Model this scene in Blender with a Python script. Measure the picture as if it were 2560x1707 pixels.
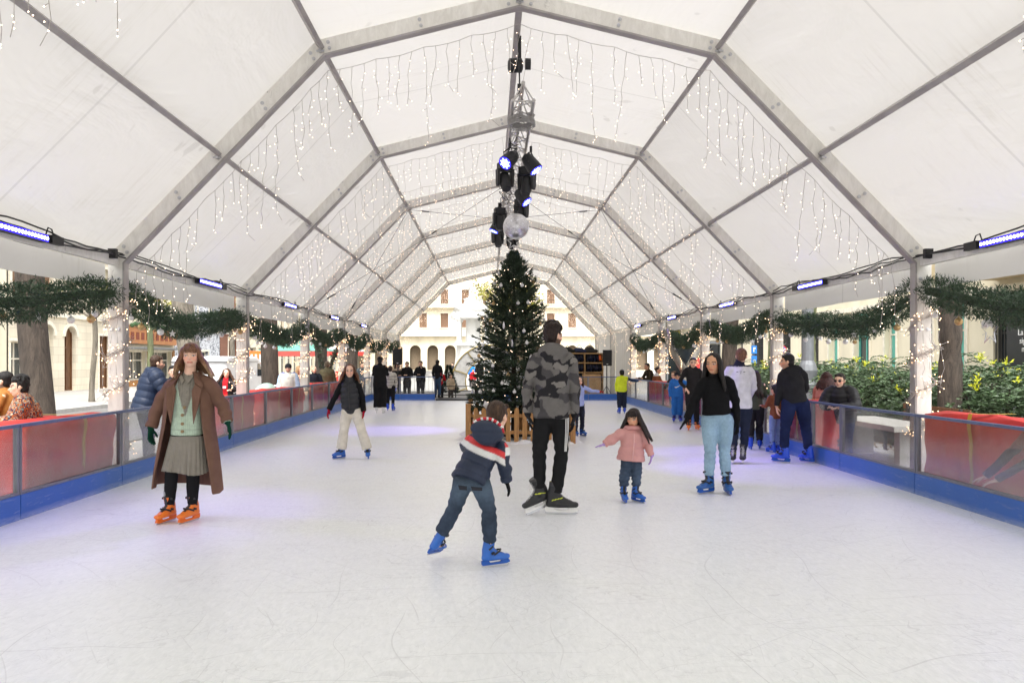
import bpy, math, random
import numpy as np
from mathutils import Vector, Matrix
R = math.radians
scene = bpy.context.scene
COL = scene.collection
for o in list(bpy.data.objects): bpy.data.objects.remove(o, do_unlink=True)

# ---------------------------------------------------------------- camera
cam_d = bpy.data.cameras.new('camera'); cam = bpy.data.objects.new('camera', cam_d); COL.objects.link(cam)
cam.location = (0, 0, 1.5); cam.rotation_euler = (R(90), 0, 0)
cam_d.sensor_width = 36; cam_d.lens = 27.01; cam_d.shift_x = 0.0213; cam_d.shift_y = 0.0187
cam_d.clip_end = 1000; cam_d.clip_start = 0.05
scene.camera = cam
# ---------------------------------------------------------------- sky, sun, exposure
world = bpy.data.worlds.new('World'); scene.world = world; world.use_nodes = True
wn = world.node_tree.nodes; wl = world.node_tree.links
bg = wn['Background']
sky = wn.new('ShaderNodeTexSky'); sky.sky_type = 'NISHITA'; sky.sun_disc = False
SUN_EL, SUN_AZ = R(62), R(176)
sky.sun_elevation = SUN_EL; sky.sun_rotation = SUN_AZ
sky.dust_density = 4.0; sky.air_density = 1.2; sky.ozone_density = 1.0
hs = wn.new('ShaderNodeHueSaturation'); hs.inputs['Saturation'].default_value = 0.10
wl.new(sky.outputs[0], hs.inputs['Color']); wl.new(hs.outputs[0], bg.inputs[0])
bg.inputs[1].default_value = 0.15
sd = bpy.data.lights.new('sun', 'SUN'); sd.energy = 0.9; sd.angle = R(35); sd.color = (1, .95, .88)
sun = bpy.data.objects.new('sun', sd); COL.objects.link(sun)
d = Vector((math.sin(SUN_AZ) * math.cos(SUN_EL), math.cos(SUN_AZ) * math.cos(SUN_EL), math.sin(SUN_EL)))
sun.rotation_euler = d.to_track_quat('Z', 'Y').to_euler(); sun.location = (0, 0, 30)
vs = scene.view_settings
vs.view_transform = 'Standard'; vs.look = 'None'; vs.gamma = 1; vs.use_curve_mapping = False
vs.exposure = 1.7
cy = scene.cycles
cy.use_denoising = True
cy.max_bounces = 10; cy.diffuse_bounces = 5; cy.glossy_bounces = 3; cy.transmission_bounces = 6; cy.transparent_max_bounces = 24
cy.caustics_reflective = False; cy.caustics_refractive = False
cy.sample_clamp_indirect = 6

# ---------------------------------------------------------------- helpers
rnd = random.Random(7)
def srgb(h):
    h = h.lstrip('#'); c = [int(h[i:i+2], 16) / 255 for i in (0, 2, 4)]
    return tuple(x / 12.92 if x <= .04045 else ((x + .055) / 1.055) ** 2.4 for x in c)
FPX = 1921.0
def PX(px, py, Y):            # authoring aid: a measured photo position at a known distance -> metres
    return Vector(((px - 1225.6) * Y / FPX, Y, 1.5 - (py - 901) * Y / FPX))
def wloc(o):
    v = Vector((0, 0, 0))
    while o is not None: v = v + o.location; o = o.parent
    return v
def tag(o, label=None, cat=None, group=None, kind=None):
    if label: o['label'] = label
    if cat: o['category'] = cat
    if group: o['group'] = group
    if kind: o['kind'] = kind
    return o
def thing(name, loc, label, cat, group=None):
    o = bpy.data.objects.new(name, None); COL.objects.link(o); o.location = loc; o.empty_display_size = .2
    return tag(o, label, cat, group)
def copy_tree(o, parent=None):
    c = o.copy(); COL.objects.link(c)
    if parent is not None: c.parent = parent
    for ch in list(o.children): copy_tree(ch, c)
    return c
def ortho(t, up=Vector((0, 0, 1))):
    t = Vector(t).normalized()
    s = t.cross(up)
    if s.length < 1e-4: s = t.cross(Vector((0, 1, 0)))
    s.normalize(); return s, s.cross(t).normalized()
class MB:
    def __init__(s): s.v = []; s.f = []; s.mi = []; s.cur = 0
    def add(s, vs, fs):
        n = len(s.v); s.v += [tuple(v) for v in vs]; s.f += [tuple(i + n for i in f) for f in fs]; s.mi += [s.cur] * len(fs); return s
    def box(s, x0, x1, y0, y1, z0, z1):
        return s.add([(x0,y0,z0),(x1,y0,z0),(x1,y1,z0),(x0,y1,z0),(x0,y0,z1),(x1,y0,z1),(x1,y1,z1),(x0,y1,z1)],
                     [(0,3,2,1),(4,5,6,7),(0,1,5,4),(1,2,6,5),(2,3,7,6),(3,0,4,7)])
    def beam(s, a, b, w, h, up=Vector((0,0,1))):
        a, b = Vector(a), Vector(b); sd_, u = ortho(b - a, up)
        vs = [p + sd_ * (w/2*i) + u * (h/2*j) for p in (a, b) for i, j in ((-1,-1),(1,-1),(1,1),(-1,1))]
        return s.add(vs, [(0,1,2,3),(7,6,5,4),(0,4,5,1),(1,5,6,2),(2,6,7,3),(3,7,4,0)])
    def tube(s, pts, r, n=6, caps=True):
        pts = [Vector(p) for p in pts]; rs = r if isinstance(r, (list, tuple)) else [r] * len(pts)
        vs = []; 
        for i, p in enumerate(pts):
            t = (pts[min(i+1, len(pts)-1)] - pts[max(i-1, 0)])
            a, b = ortho(t)
            vs += [p + a * (rs[i]*math.cos(2*math.pi*k/n)) + b * (rs[i]*math.sin(2*math.pi*k/n)) for k in range(n)]
        fs = [(i*n+k, i*n+(k+1)%n, (i+1)*n+(k+1)%n, (i+1)*n+k) for i in range(len(pts)-1) for k in range(n)]
        if caps: fs += [tuple(range(n-1, -1, -1)), tuple((len(pts)-1)*n+k for k in range(n))]
        return s.add(vs, fs)
    def lathe(s, c, prof, n=16, axis=Vector((0,0,1))):
        c = Vector(c); ax = Vector(axis).normalized(); a, b = ortho(ax, Vector((0,1,0)) if abs(ax.z) > .9 else Vector((0,0,1)))
        vs = [c + ax*z + a*(r*math.cos(2*math.pi*k/n)) + b*(r*math.sin(2*math.pi*k/n)) for r, z in prof for k in range(n)]
        fs = [(i*n+k, i*n+(k+1)%n, (i+1)*n+(k+1)%n, (i+1)*n+k) for i in range(len(prof)-1) for k in range(n)]
        fs += [tuple(range(n-1,-1,-1)), tuple((len(prof)-1)*n+k for k in range(n))]
        return s.add(vs, fs)
    def ball(s, c, r, n=10, m=7, sc=(1,1,1)):
        c = Vector(c); vs = [c + Vector((0,0,-r*sc[2]))]
        for i in range(1, m):
            th = math.pi*i/m
            vs += [c + Vector((r*sc[0]*math.sin(th)*math.cos(2*math.pi*k/n), r*sc[1]*math.sin(th)*math.sin(2*math.pi*k/n), -r*sc[2]*math.cos(th))) for k in range(n)]
        vs.append(c + Vector((0,0,r*sc[2]))); L = len(vs)-1
        fs = [(0, 1+(k+1)%n, 1+k) for k in range(n)]
        fs += [(1+i*n+k, 1+i*n+(k+1)%n, 1+(i+1)*n+(k+1)%n, 1+(i+1)*n+k) for i in range(m-2) for k in range(n)]
        fs += [(1+(m-2)*n+k, 1+(m-2)*n+(k+1)%n, L) for k in range(n)]
        return s.add(vs, fs)
    def prism(s, poly, ax_u, ax_v, o, n, depth):   # polygon in (u,v) extruded along n
        o, ax_u, ax_v, n = Vector(o), Vector(ax_u), Vector(ax_v), Vector(n); k = len(poly)
        vs = [o + ax_u*p[0] + ax_v*p[1] for p in poly]; vs += [v + n*depth for v in vs]
        return s.add(vs, [tuple(range(k-1,-1,-1)), tuple(range(k, 2*k))] + [(i, (i+1)%k, k+(i+1)%k, k+i) for i in range(k)])
    def build(s, name, mat, parent=None, smooth=False, loc=None):
        me = bpy.data.meshes.new(name)
        base = wloc(parent) if parent is not None else (Vector(loc) if loc is not None else Vector((0,0,0)))
        me.from_pydata([(v[0]-base.x, v[1]-base.y, v[2]-base.z) for v in s.v], [], s.f)
        for m in (mat if isinstance(mat, (list, tuple)) else [mat]): me.materials.append(m)
        if s.cur or any(s.mi): me.polygons.foreach_set('material_index', s.mi)
        if smooth: me.polygons.foreach_set('use_smooth', [True]*len(me.polygons))
        me.update()
        o = bpy.data.objects.new(name, me); COL.objects.link(o)
        if parent is not None: o.parent = parent
        elif loc is not None: o.location = base
        return o
def np_mesh(name, V, F, mat, parent=None, smooth=False, base=None, col=None):
    me = bpy.data.meshes.new(name)
    b = wloc(parent) if parent is not None else Vector(base or (0,0,0))
    V = np.asarray(V, dtype=np.float32) - np.array(b, dtype=np.float32)
    F = np.asarray(F, dtype=np.int32); k = F.shape[1]
    me.vertices.add(len(V)); me.vertices.foreach_set('co', V.ravel())
    me.loops.add(F.size); me.loops.foreach_set('vertex_index', F.ravel())
    me.polygons.add(len(F)); me.polygons.foreach_set('loop_start', np.arange(0, F.size, k, dtype=np.int32))
    me.polygons.foreach_set('loop_total', np.full(len(F), k, dtype=np.int32))
    if smooth: me.polygons.foreach_set('use_smooth', np.ones(len(F), dtype=bool))
    me.materials.append(mat); me.update(calc_edges=True); me.validate()
    if col is not None:
        a = me.color_attributes.new('Col', 'FLOAT_COLOR', 'POINT')
        a.data.foreach_set('color', np.concatenate([col, np.ones((len(col),1))], 1).astype(np.float32).ravel())
    o = bpy.data.objects.new(name, me); COL.objects.link(o)
    if parent is not None: o.parent = parent
    elif base is not None: o.location = b
    return o
# -------- materials
def _nt(name):
    m = bpy.data.materials.new(name); m.use_nodes = True; nt = m.node_tree
    return m, nt, nt.nodes, nt.links, nt.nodes['Principled BSDF']
def math_n(nt, op, a, b=None, c=None):
    n = nt.nodes.new('ShaderNodeMath'); n.operation = op
    for i, x in enumerate((a, b, c)):
        if x is None: continue
        if isinstance(x, (int, float)): n.inputs[i].default_value = x
        else: nt.links.new(x, n.inputs[i])
    return n.outputs[0]
def noise_n(nt, scale, detail=4, vec=None, dist=0, rough=.55):
    n = nt.nodes.new('ShaderNodeTexNoise'); n.inputs['Scale'].default_value = scale; n.inputs['Detail'].default_value = detail
    n.inputs['Roughness'].default_value = rough; n.inputs['Distortion'].default_value = dist
    if vec is not None: nt.links.new(vec, n.inputs['Vector'])
    return n.outputs['Fac']
def coord(nt, scale=(1,1,1), kind='Object', rot=(0,0,0)):
    tc = nt.nodes.new('ShaderNodeTexCoord'); mp = nt.nodes.new('ShaderNodeMapping'); mp.inputs['Scale'].default_value = scale
    mp.inputs['Rotation'].default_value = rot
    nt.links.new(tc.outputs[kind], mp.inputs[0]); return mp.outputs[0]
def mixc(nt, fac, a, b, mode='MIX'):
    n = nt.nodes.new('ShaderNodeMix'); n.data_type = 'RGBA'; n.blend_type = mode
    if isinstance(fac, (int, float)): n.inputs[0].default_value = fac
    else: nt.links.new(fac, n.inputs[0])
    for i, x in ((6, a), (7, b)):
        if isinstance(x, tuple): n.inputs[i].default_value = (*x[:3], 1)
        else: nt.links.new(x, n.inputs[i])
    return n.outputs[2]
def ramp(nt, fac, lo, hi, a=0., b=1.):
    n = nt.nodes.new('ShaderNodeMapRange'); n.inputs[1].default_value = lo; n.inputs[2].default_value = hi
    n.inputs[3].default_value = a; n.inputs[4].default_value = b; nt.links.new(fac, n.inputs[0]); return n.outputs[0]
def bump_n(nt, h, strength, dist=.01):
    b = nt.nodes.new('ShaderNodeBump'); b.inputs['Strength'].default_value = strength; b.inputs['Distance'].default_value = dist
    nt.links.new(h, b.inputs['Height']); return b.outputs[0]
def M(name, c, rough=.6, metal=0., var=.15, vs=6., bump=.15, bs=60., bd=.004, spec=.4, stretch=(1,1,1), attr=None, dark=None, **kw):
    m, nt, N, L, P = _nt(name)
    v = coord(nt, stretch)
    f = noise_n(nt, vs, 5, v)
    c2 = dark or tuple(x * (1 - var) for x in c); c1 = tuple(min(1, x * (1 + var*.6)) for x in c)
    if attr:
        a = N.new('ShaderNodeAttribute'); a.attribute_name = attr
        g = ramp(nt, f, .3, .7, 1 - var, 1 + var*.6)
        vm = N.new('ShaderNodeVectorMath'); vm.operation = 'SCALE'; L.new(a.outputs['Color'], vm.inputs[0]); L.new(g, vm.inputs['Scale'])
        L.new(vm.outputs[0], P.inputs['Base Color'])
    else:
        L.new(mixc(nt, ramp(nt, f, .3, .7), c2, c1), P.inputs['Base Color'])
    P.inputs['Roughness'].default_value = rough; P.inputs['Metallic'].default_value = metal
    P.inputs['Specular IOR Level'].default_value = spec
    if bump: L.new(bump_n(nt, noise_n(nt, bs, 4, v), bump, bd), P.inputs['Normal'])
    for k, x in kw.items(): P.inputs[k.replace('_', ' ')].default_value = x
    return m
def emit(name, c, s, sample=False):
    m, nt, N, L, P = _nt(name)
    P.inputs['Base Color'].default_value = (*c, 1); P.inputs['Emission Color'].default_value = (*c, 1); P.inputs['Emission Strength'].default_value = s
    if not sample: m.cycles.emission_sampling = 'NONE'
    return m
G = {}
G['alu'] = M('aluminium', srgb('#c2beb8'), .42, .25, .22, 2.2, .12, 30, spec=.5)
# grime on aluminium: sparse dark streaks
def alu_dirty():
    m, nt, N, L, P = _nt('aluminium_weathered'); v = coord(nt, (1, 1, 1))
    a = noise_n(nt, 1.4, 6, v, 1.2, .7); b = noise_n(nt, 9, 6, coord(nt, (1, 1, .35)), .6, .7)
    base = mixc(nt, ramp(nt, b, .35, .7), srgb('#dad7d0'), srgb('#eeece6'))
    k = ramp(nt, math_n(nt, 'MULTIPLY', ramp(nt, a, .60, .72), ramp(nt, b, .5, .65)), 0, .75)
    L.new(mixc(nt, k, base, srgb('#6d675f')), P.inputs['Base Color'])
    P.inputs['Metallic'].default_value = .0; P.inputs['Roughness'].default_value = .5
    L.new(bump_n(nt, b, .15, .004), P.inputs['Normal']); return m
G['alud'] = alu_dirty()
G['alu_dark'] = M('purlin_metal', srgb('#a5a09e'), .45, .1, .2, 3, .1, 30)
def fabric():
    m, nt, N, L, P = _nt('tent_fabric'); v = coord(nt)
    out = N['Material Output']; N.remove(P)
    n1 = noise_n(nt, .8, 5, v, .5); n2 = noise_n(nt, 5, 5, coord(nt, (.25, 3, .25)), .3, .7)
    dirt = math_n(nt, 'MULTIPLY', ramp(nt, n1, .5, .75), ramp(nt, n2, .5, .75))
    spot = ramp(nt, noise_n(nt, 2.3, 2, v, .2), .70, .73)
    sx = N.new('ShaderNodeSeparateXYZ'); L.new(v, sx.inputs[0])
    seam = math_n(nt, 'LESS_THAN', math_n(nt, 'ABSOLUTE', math_n(nt, 'SUBTRACT', sx.outputs[1], 2.5)), .018)
    seam2 = math_n(nt, 'LESS_THAN', math_n(nt, 'ABSOLUTE', math_n(nt, 'SUBTRACT', sx.outputs[1], 2.5)), .006)
    c = mixc(nt, dirt, (.90, .885, .86), (.74, .71, .66)); c = mixc(nt, math_n(nt, 'MULTIPLY', spot, .25), c, (.45, .43, .40))
    c = mixc(nt, math_n(nt, 'MULTIPLY', seam, .22), c, (.35, .34, .33)); 
    bn = bump_n(nt, noise_n(nt, 1.2, 4, coord(nt, (1, .45, 1)), .5), .5, .12)
    df = N.new('ShaderNodeBsdfDiffuse'); tr = N.new('ShaderNodeBsdfTranslucent'); mx = N.new('ShaderNodeMixShader'); mx.inputs[0].default_value = .5
    tc_ = mixc(nt, 1.0, c, (.385, .378, .366), 'MULTIPLY'); L.new(c, df.inputs['Color']); L.new(tc_, tr.inputs['Color'])
    for s_ in (df, tr): L.new(bn, s_.inputs['Normal'])
    L.new(df.outputs[0], mx.inputs[1]); L.new(tr.outputs[0], mx.inputs[2]); L.new(mx.outputs[0], out.inputs[0]); return m
G['fabric'] = fabric()
G['wallfab'] = G['fabric']
def ice():
    m, nt, N, L, P = _nt('rink_ice'); v = coord(nt)
    def scratch(s, d, w, st=(1,1,1), rot=(0,0,0)):
        f = noise_n(nt, s, 1.0, coord(nt, st, rot=rot), d, .5)
        return math_n(nt, 'LESS_THAN', math_n(nt, 'ABSOLUTE', math_n(nt, 'SUBTRACT', f, .5)), w)
    mask = ramp(nt, noise_n(nt, 1.1, 3, v), .42, .62); mask2 = ramp(nt, noise_n(nt, 2.3, 4, coord(nt, (1,1.3,1), rot=(0,0,1))), .45, .6)
    def arcs(cx, cy, freq, w, ms, seed):
        vd = N.new('ShaderNodeVectorMath'); vd.operation = 'DISTANCE'; L.new(v, vd.inputs[0]); vd.inputs[1].default_value = (cx, cy, 0)
        dd = math_n(nt, 'ADD', math_n(nt, 'MULTIPLY', vd.outputs['Value'], freq), math_n(nt, 'MULTIPLY', noise_n(nt, .35+.1*seed, 1, v), .8*freq))
        fr = math_n(nt, 'FRACT', dd); ln = math_n(nt, 'LESS_THAN', fr, w*freq)
        mk = ramp(nt, noise_n(nt, ms, 2, coord(nt, (1, 1, 1), rot=(0, 0, seed*1.3)), .4), .50, .60); return math_n(nt, 'MULTIPLY', ln, mk)
    s1 = math_n(nt, 'ADD', math_n(nt, 'ADD', arcs(-6, 2, 2.3, .007, .8, 1), arcs(7, 5, 1.9, .006, .7, 2)), math_n(nt, 'ADD', arcs(1, -3, 2.7, .006, .9, 3), arcs(-2, 15, 2.1, .008, .75, 4)))
    s1 = math_n(nt, 'ADD', s1, math_n(nt, 'ADD', arcs(3, 1.5, 4.1, .005, 1.2, 5), arcs(-2.5, 4, 3.7, .005, 1.1, 6)))
    s2 = math_n(nt, 'MULTIPLY', scratch(2.9, 1.3, .0035, (.6, 1.2, 1), (0, 0, .5)), mask2)
    s3 = math_n(nt, 'MULTIPLY', scratch(5.5, .6, .006, (.5, 1, 1), (0, 0, -.4)), mask)
    s4 = math_n(nt, 'MULTIPLY', scratch(9, 1.6, .012, (1, .6, 1), (0, 0, 1.1)), mask2)
    s = math_n(nt, 'MINIMUM', math_n(nt, 'ADD', math_n(nt, 'ADD', s1, s2), math_n(nt, 'ADD', math_n(nt, 'MULTIPLY', s3, .9), math_n(nt, 'MULTIPLY', s4, .6))), 1)
    fine = noise_n(nt, 34, 5, coord(nt, (1, .35, 1), rot=(0,0,.3)), .8, .75); big = noise_n(nt, .45, 4, v)
    pit = ramp(nt, noise_n(nt, 11, 4, v, 0, .7), .62, .72)
    c = mixc(nt, ramp(nt, fine, .3, .7), (.76, .79, .785), (.93, .955, .948))
    c = mixc(nt, ramp(nt, big, .35, .65, 0, .35), c, (.84, .86, .85))
    c = mixc(nt, math_n(nt, 'MULTIPLY', pit, .12), c, (.55, .54, .52))
    c = mixc(nt, math_n(nt, 'MULTIPLY', s, .33), c, (.45, .46, .46))
    L.new(c, P.inputs['Base Color']); P.inputs['Roughness'].default_value = .33; P.inputs['Specular IOR Level'].default_value = .42
    h = math_n(nt, 'SUBTRACT', fine, math_n(nt, 'MULTIPLY', s, .6))
    L.new(bump_n(nt, h, .22, .005), P.inputs['Normal']); return m
G['ice'] = ice()
def pane():
    m, nt, N, L, P = _nt('scuffed_plastic'); out = N['Material Output']
    v = coord(nt); st = noise_n(nt, 7, 5, coord(nt, (3, 3, .18)), .2, .7); bl = noise_n(nt, 2.2, 4, v, .4)
    sx = N.new('ShaderNodeSeparateXYZ'); L.new(v, sx.inputs[0])
    low = ramp(nt, sx.outputs[2], .25, .48, .20, 0.)
    film = math_n(nt, 'ADD', math_n(nt, 'MULTIPLY', ramp(nt, st, .5, .85), .08), math_n(nt, 'MULTIPLY', ramp(nt, bl, .35, .7), .03))
    film = math_n(nt, 'ADD', math_n(nt, 'ADD', film, .015), math_n(nt, 'MULTIPLY', low, ramp(nt, bl, .2, .8)))
    tr = N.new('ShaderNodeBsdfTransparent'); tr.inputs[0].default_value = (.93, .94, .94, 1)
    df = N.new('ShaderNodeBsdfDiffuse'); df.inputs[0].default_value = (.5, .5, .49, 1)
    tl = N.new('ShaderNodeBsdfTranslucent'); tl.inputs[0].default_value = (.62, .61, .60, 1)
    m0 = N.new('ShaderNodeMixShader'); m0.inputs[0].default_value = .5; L.new(df.outputs[0], m0.inputs[1]); L.new(tl.outputs[0], m0.inputs[2])
    gl = N.new('ShaderNodeBsdfGlossy'); gl.inputs['Roughness'].default_value = .12
    m1 = N.new('ShaderNodeMixShader'); L.new(film, m1.inputs[0]); L.new(tr.outputs[0], m1.inputs[1]); L.new(m0.outputs[0], m1.inputs[2])
    lw = N.new('ShaderNodeFresnel'); lw.inputs[0].default_value = 1.35
    m2 = N.new('ShaderNodeMixShader'); L.new(math_n(nt, 'MULTIPLY', lw.outputs[0], .45), m2.inputs[0]); L.new(m1.outputs[0], m2.inputs[1]); L.new(gl.outputs[0], m2.inputs[2])
    L.new(m2.outputs[0], out.inputs[0]); return m
G['pane'] = pane()
def scuffed(name, c):
    m, nt, N, L, P = _nt(name); a = noise_n(nt, 9, 6, coord(nt, (.5, .5, 3)), .6, .75); b = noise_n(nt, 1.6, 4, coord(nt), .3)
    k = math_n(nt, 'MULTIPLY', ramp(nt, a, .56, .72), ramp(nt, b, .35, .65)); sx = N.new('ShaderNodeSeparateXYZ'); L.new(coord(nt), sx.inputs[0])
    low = ramp(nt, sx.outputs[2], .0, .07, .45, 0.); k = math_n(nt, 'MAXIMUM', math_n(nt, 'MULTIPLY', k, .4), math_n(nt, 'MULTIPLY', low, ramp(nt, a, .3, .6)))
    base = mixc(nt, b, tuple(x*.8 for x in c), tuple(x*1.15 for x in c)); L.new(mixc(nt, k, base, (.62, .64, .68)), P.inputs['Base Color']); P.inputs['Roughness'].default_value = .4; L.new(bump_n(nt, a, .15, .004), P.inputs['Normal']); return m
G['blue'] = scuffed('blue_board', srgb('#2c5fad'))
G['rail'] = M('rail_steel', srgb('#82838a'), .45, .4, .15, 6, .1, 50)
G['railtop'] = M('rail_top', srgb('#5f6c8c'), .45, .2, .15, 6, .1, 50)
G['red'] = M('red_cloth', srgb('#d8403c'), .75, 0, .18, 3, .2, 8, .02)
G['gold'] = M('gold_ribbon', srgb('#d8a93a'), .45, .3, .1)
G['black'] = M('black_plastic', (.018, .018, .02), .5, 0, .1)
G['dark'] = M('dark_metal', (.03, .03, .032), .45, .3, .1)
G['white'] = M('white_paint', (.78, .77, .75), .5, 0, .05)
G['wire'] = M('white_wire', (.42, .39, .37), .5, 0, .05, bump=0)
G['bulb'] = emit('warm_bulb', (1, .74, .54), 2.5)
G['bulbstrong'] = emit('warm_bulb_bright', (1, .62, .34), 2.2)
G['ledw'] = emit('blue_white_led', (.30, .42, 1), 2.2)
G['needle'] = M('fir_needles', (.038, .062, .034), .6, 0, .45, 3, 0)
G['needlefrost'] = M('garland_needles', (.055, .098, .05), .6, 0, .3, 14, 0, dark=(.012, .03, .016))
G['steel'] = M('steel', (.55, .55, .57), .3, .8, .1)
G['bauble'] = M('white_bauble', (.72, .71, .70), .35, .1, .05, bump=0)
G['baubleg'] = M('gold_bauble', srgb('#b99a6a'), .3, .5, .05, bump=0)
G['wood'] = M('fence_wood', srgb('#a97c4c'), .7, 0, .35, 6, .4, 40, .004, stretch=(6, 6, .5))
G['wood2'] = M('plywood', srgb('#c09a6b'), .7, 0, .25, 5, .2, 30)
# ---------------------------------------------------------------- setting: ground, ice
GZ = -0.2
G['asphalt'] = M('asphalt', (.16, .155, .15), .85, 0, .25, 1.5, .3, 90)
G['paving'] = M('paving', (.36, .345, .32), .85, 0, .2, 1.2, .2, 60)
def sheet(name, x0, x1, y0, y1, z, mat, kind='structure', t=.05):
    return tag(MB().box(x0, x1, y0, y1, z - t, z).build(name, mat), kind=kind)
sheet('ground', -400, 400, -120, 500, GZ - .02, G['paving'], t=.3)
sheet('road', -13.8, -7.6, -60, 140, GZ + .004, G['asphalt'], t=.01)
k = MB(); k.box(-22, -13.98, -60, 128, GZ - .05, GZ + .12); tag(k.build('pavement', G['paving']), kind='structure')
k = MB(); k.box(-13.98, -13.8, -60, 128, GZ - .05, GZ + .135); tag(k.build('kerb', M('kerb_stone', (.42, .41, .39), .8)), kind='structure')
k = MB()
for i in range(40): k.box(-10.85, -10.72, -40 + i * 4, -38 + i * 4, GZ + .004, GZ + .012)
tag(k.build('road_marking', G['white']), kind='structure')
XL, XR, YE = -4.46, 4.81, 29.0
m = MB(); m.box(XL - .1, XR + .1, -15, YE + .05, -.12, 0); tag(m.build('ice_rink', G['ice']), kind='structure')
m = MB(); m.box(-6.4, 7.2, -16, 41, GZ - .01, -.125); tag(m.build('platform', M('platform_deck', (.30, .29, .28), .8)), kind='structure')

# ---------------------------------------------------------------- marquee
XC, HW, HU, ZE, ZU, ZR = .38, 5.2, 2.56, 2.80, 5.53, 6.16
YF = [5 * k - .07 for k in range(-1, 9)]; YB = [-15.07, -10.07]          # frames, last one 39.93
tent = thing('marquee', (XC, 0, GZ), 'large white marquee with aluminium arches spanning the whole ice rink', 'marquee')
def strip(m, pts, hw, y0, y1):
    n = len(pts); L_, R_ = [], []
    for i, p in enumerate(pts):
        p = Vector(p)
        d0 = (p - Vector(pts[i-1])).normalized() if i else None
        d1 = (Vector(pts[i+1]) - p).normalized() if i < n-1 else None
        a = d0 or d1; b = d1 or d0; t = (a + b).normalized(); nrm = Vector((-t.y, t.x)); k = hw / max(.3, nrm.dot(Vector((-a.y, a.x))))
        L_.append(p + nrm * k); R_.append(p - nrm * k)
    vs = []
    for y in (y0, y1):
        for i in range(n): vs += [(L_[i].x, y, L_[i].y), (R_[i].x, y, R_[i].y)]
    o = 2 * n; fs = []
    for i in range(n - 1):
        a, b, c, d = 2*i, 2*i+1, 2*i+3, 2*i+2
        fs += [(a, b, c, d), (a+o, d+o, c+o, b+o), (a, d, d+o, a+o), (b, b+o, c+o, c)]
    fs += [(0, o, o+1, 1), (2*n-2, 2*n-1, 2*n-1+o, 2*n-2+o)]
    return m.add(vs, fs)
prof = [(XC - HW, GZ), (XC - HW, ZE), (XC - HU, ZU), (XC, ZR), (XC + HU, ZU), (XC + HW, ZE), (XC + HW, GZ)]
mid = lambda a, b, t: tuple(a[i] + (b[i] - a[i]) * t for i in range(2))
def make_arch():
    m = MB(); strip(m, prof, .098, -.045, .045)
    m.cur = 1; ins = [(XC - HW + .112, GZ)] + [p for p in
        [(XC - HW + .108, ZE - .045), (XC - HU + .045, ZU - .101), (XC, ZR - .106), (XC + HU - .045, ZU - .101), (XC + HW - .108, ZE - .045)]] + [(XC + HW - .112, GZ)]
    strip(m, ins, .012, -.062, .062)
    m.cur = 2
    def bolt(x, z): m.lathe((x, -.046, z), [(.024, 0), (.024, .008), (.014, .009), (.014, .02)], 8, Vector((0, -1, 0)))
    for s in (-1, 1):
        e = (XC + s * HW, ZE); u = (XC + s * HU, ZU); r = (XC, ZR)
        for t in (.045, .30, .72, .955):
            for o_ in (-.04, .04):
                p = mid(e, u, t + (.006 if o_ > 0 else 0)); d_ = (Vector(u) - Vector(e)).normalized(); bolt(p[0] - d_.y * o_, p[1] + d_.x * o_)
        for t in (.04, .5, .94):
            for o_ in (-.04, .04):
                p = mid(u, r, t); d_ = (Vector(r) - Vector(u)).normalized(); bolt(p[0] - d_.y * o_, p[1] + d_.x * o_)
        for z in (2.55, 1.9):
            for o_ in (-.045, .045): bolt(XC + s * HW + o_, z)
    return m
arch0 = make_arch().build('arch', [G['alud'], G['alu_dark'], G['steel']], tent)
for y in YF + YB:
    a = arch0 if y == YF[0] else arch0.copy()
    if a is not arch0: COL.objects.link(a)
    a.location.y = y
nodes2 = {'eave_l': (XC-HW+.02, ZE-.02), 'mid_l': (XC-(HW+HU)/2, (ZE+ZU)/2), 'up_l': (XC-HU, ZU), 'ridge': (XC, ZR), 'up_r': (XC+HU, ZU), 'mid_r': (XC+(HW+HU)/2, (ZE+ZU)/2), 'eave_r': (XC+HW-.02, ZE-.02)}
pur = {}
for kname, (x, z) in nodes2.items():
    m = MB(); w, h = (.07, .13) if 'eave' in kname else (.06, .085)
    if kname == 'ridge': w = .09
    up = Vector((0,0,1))
    if kname.startswith(('mid', 'up')): up = Vector((.72 if kname.endswith('r') else -.72, 0, .7))
    m.beam((x, .06, z), (x, 4.94, z), w, h, up)
    if 'eave' not in kname:
        for yy in (.075, 4.925):
            m.cur = 1; m.tube([(x, yy - .03, z - .06), (x, yy + .03, z - .06)], .022, 8); m.tube([(x-.05, yy, z - .06), (x+.05, yy, z - .06)], .012, 6); m.cur = 0
    o = m.build('eave_beam' if 'eave' in kname else 'purlin', [G['alu_dark'] if 'eave' not in kname else G['alud'], G['steel']], tent)
    pur[kname] = o
    for y in YB + YF[:-1]:
        a = o if y == YF[0] else o.copy()
        if a is not o: COL.objects.link(a)
        a.location.y = y
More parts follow.
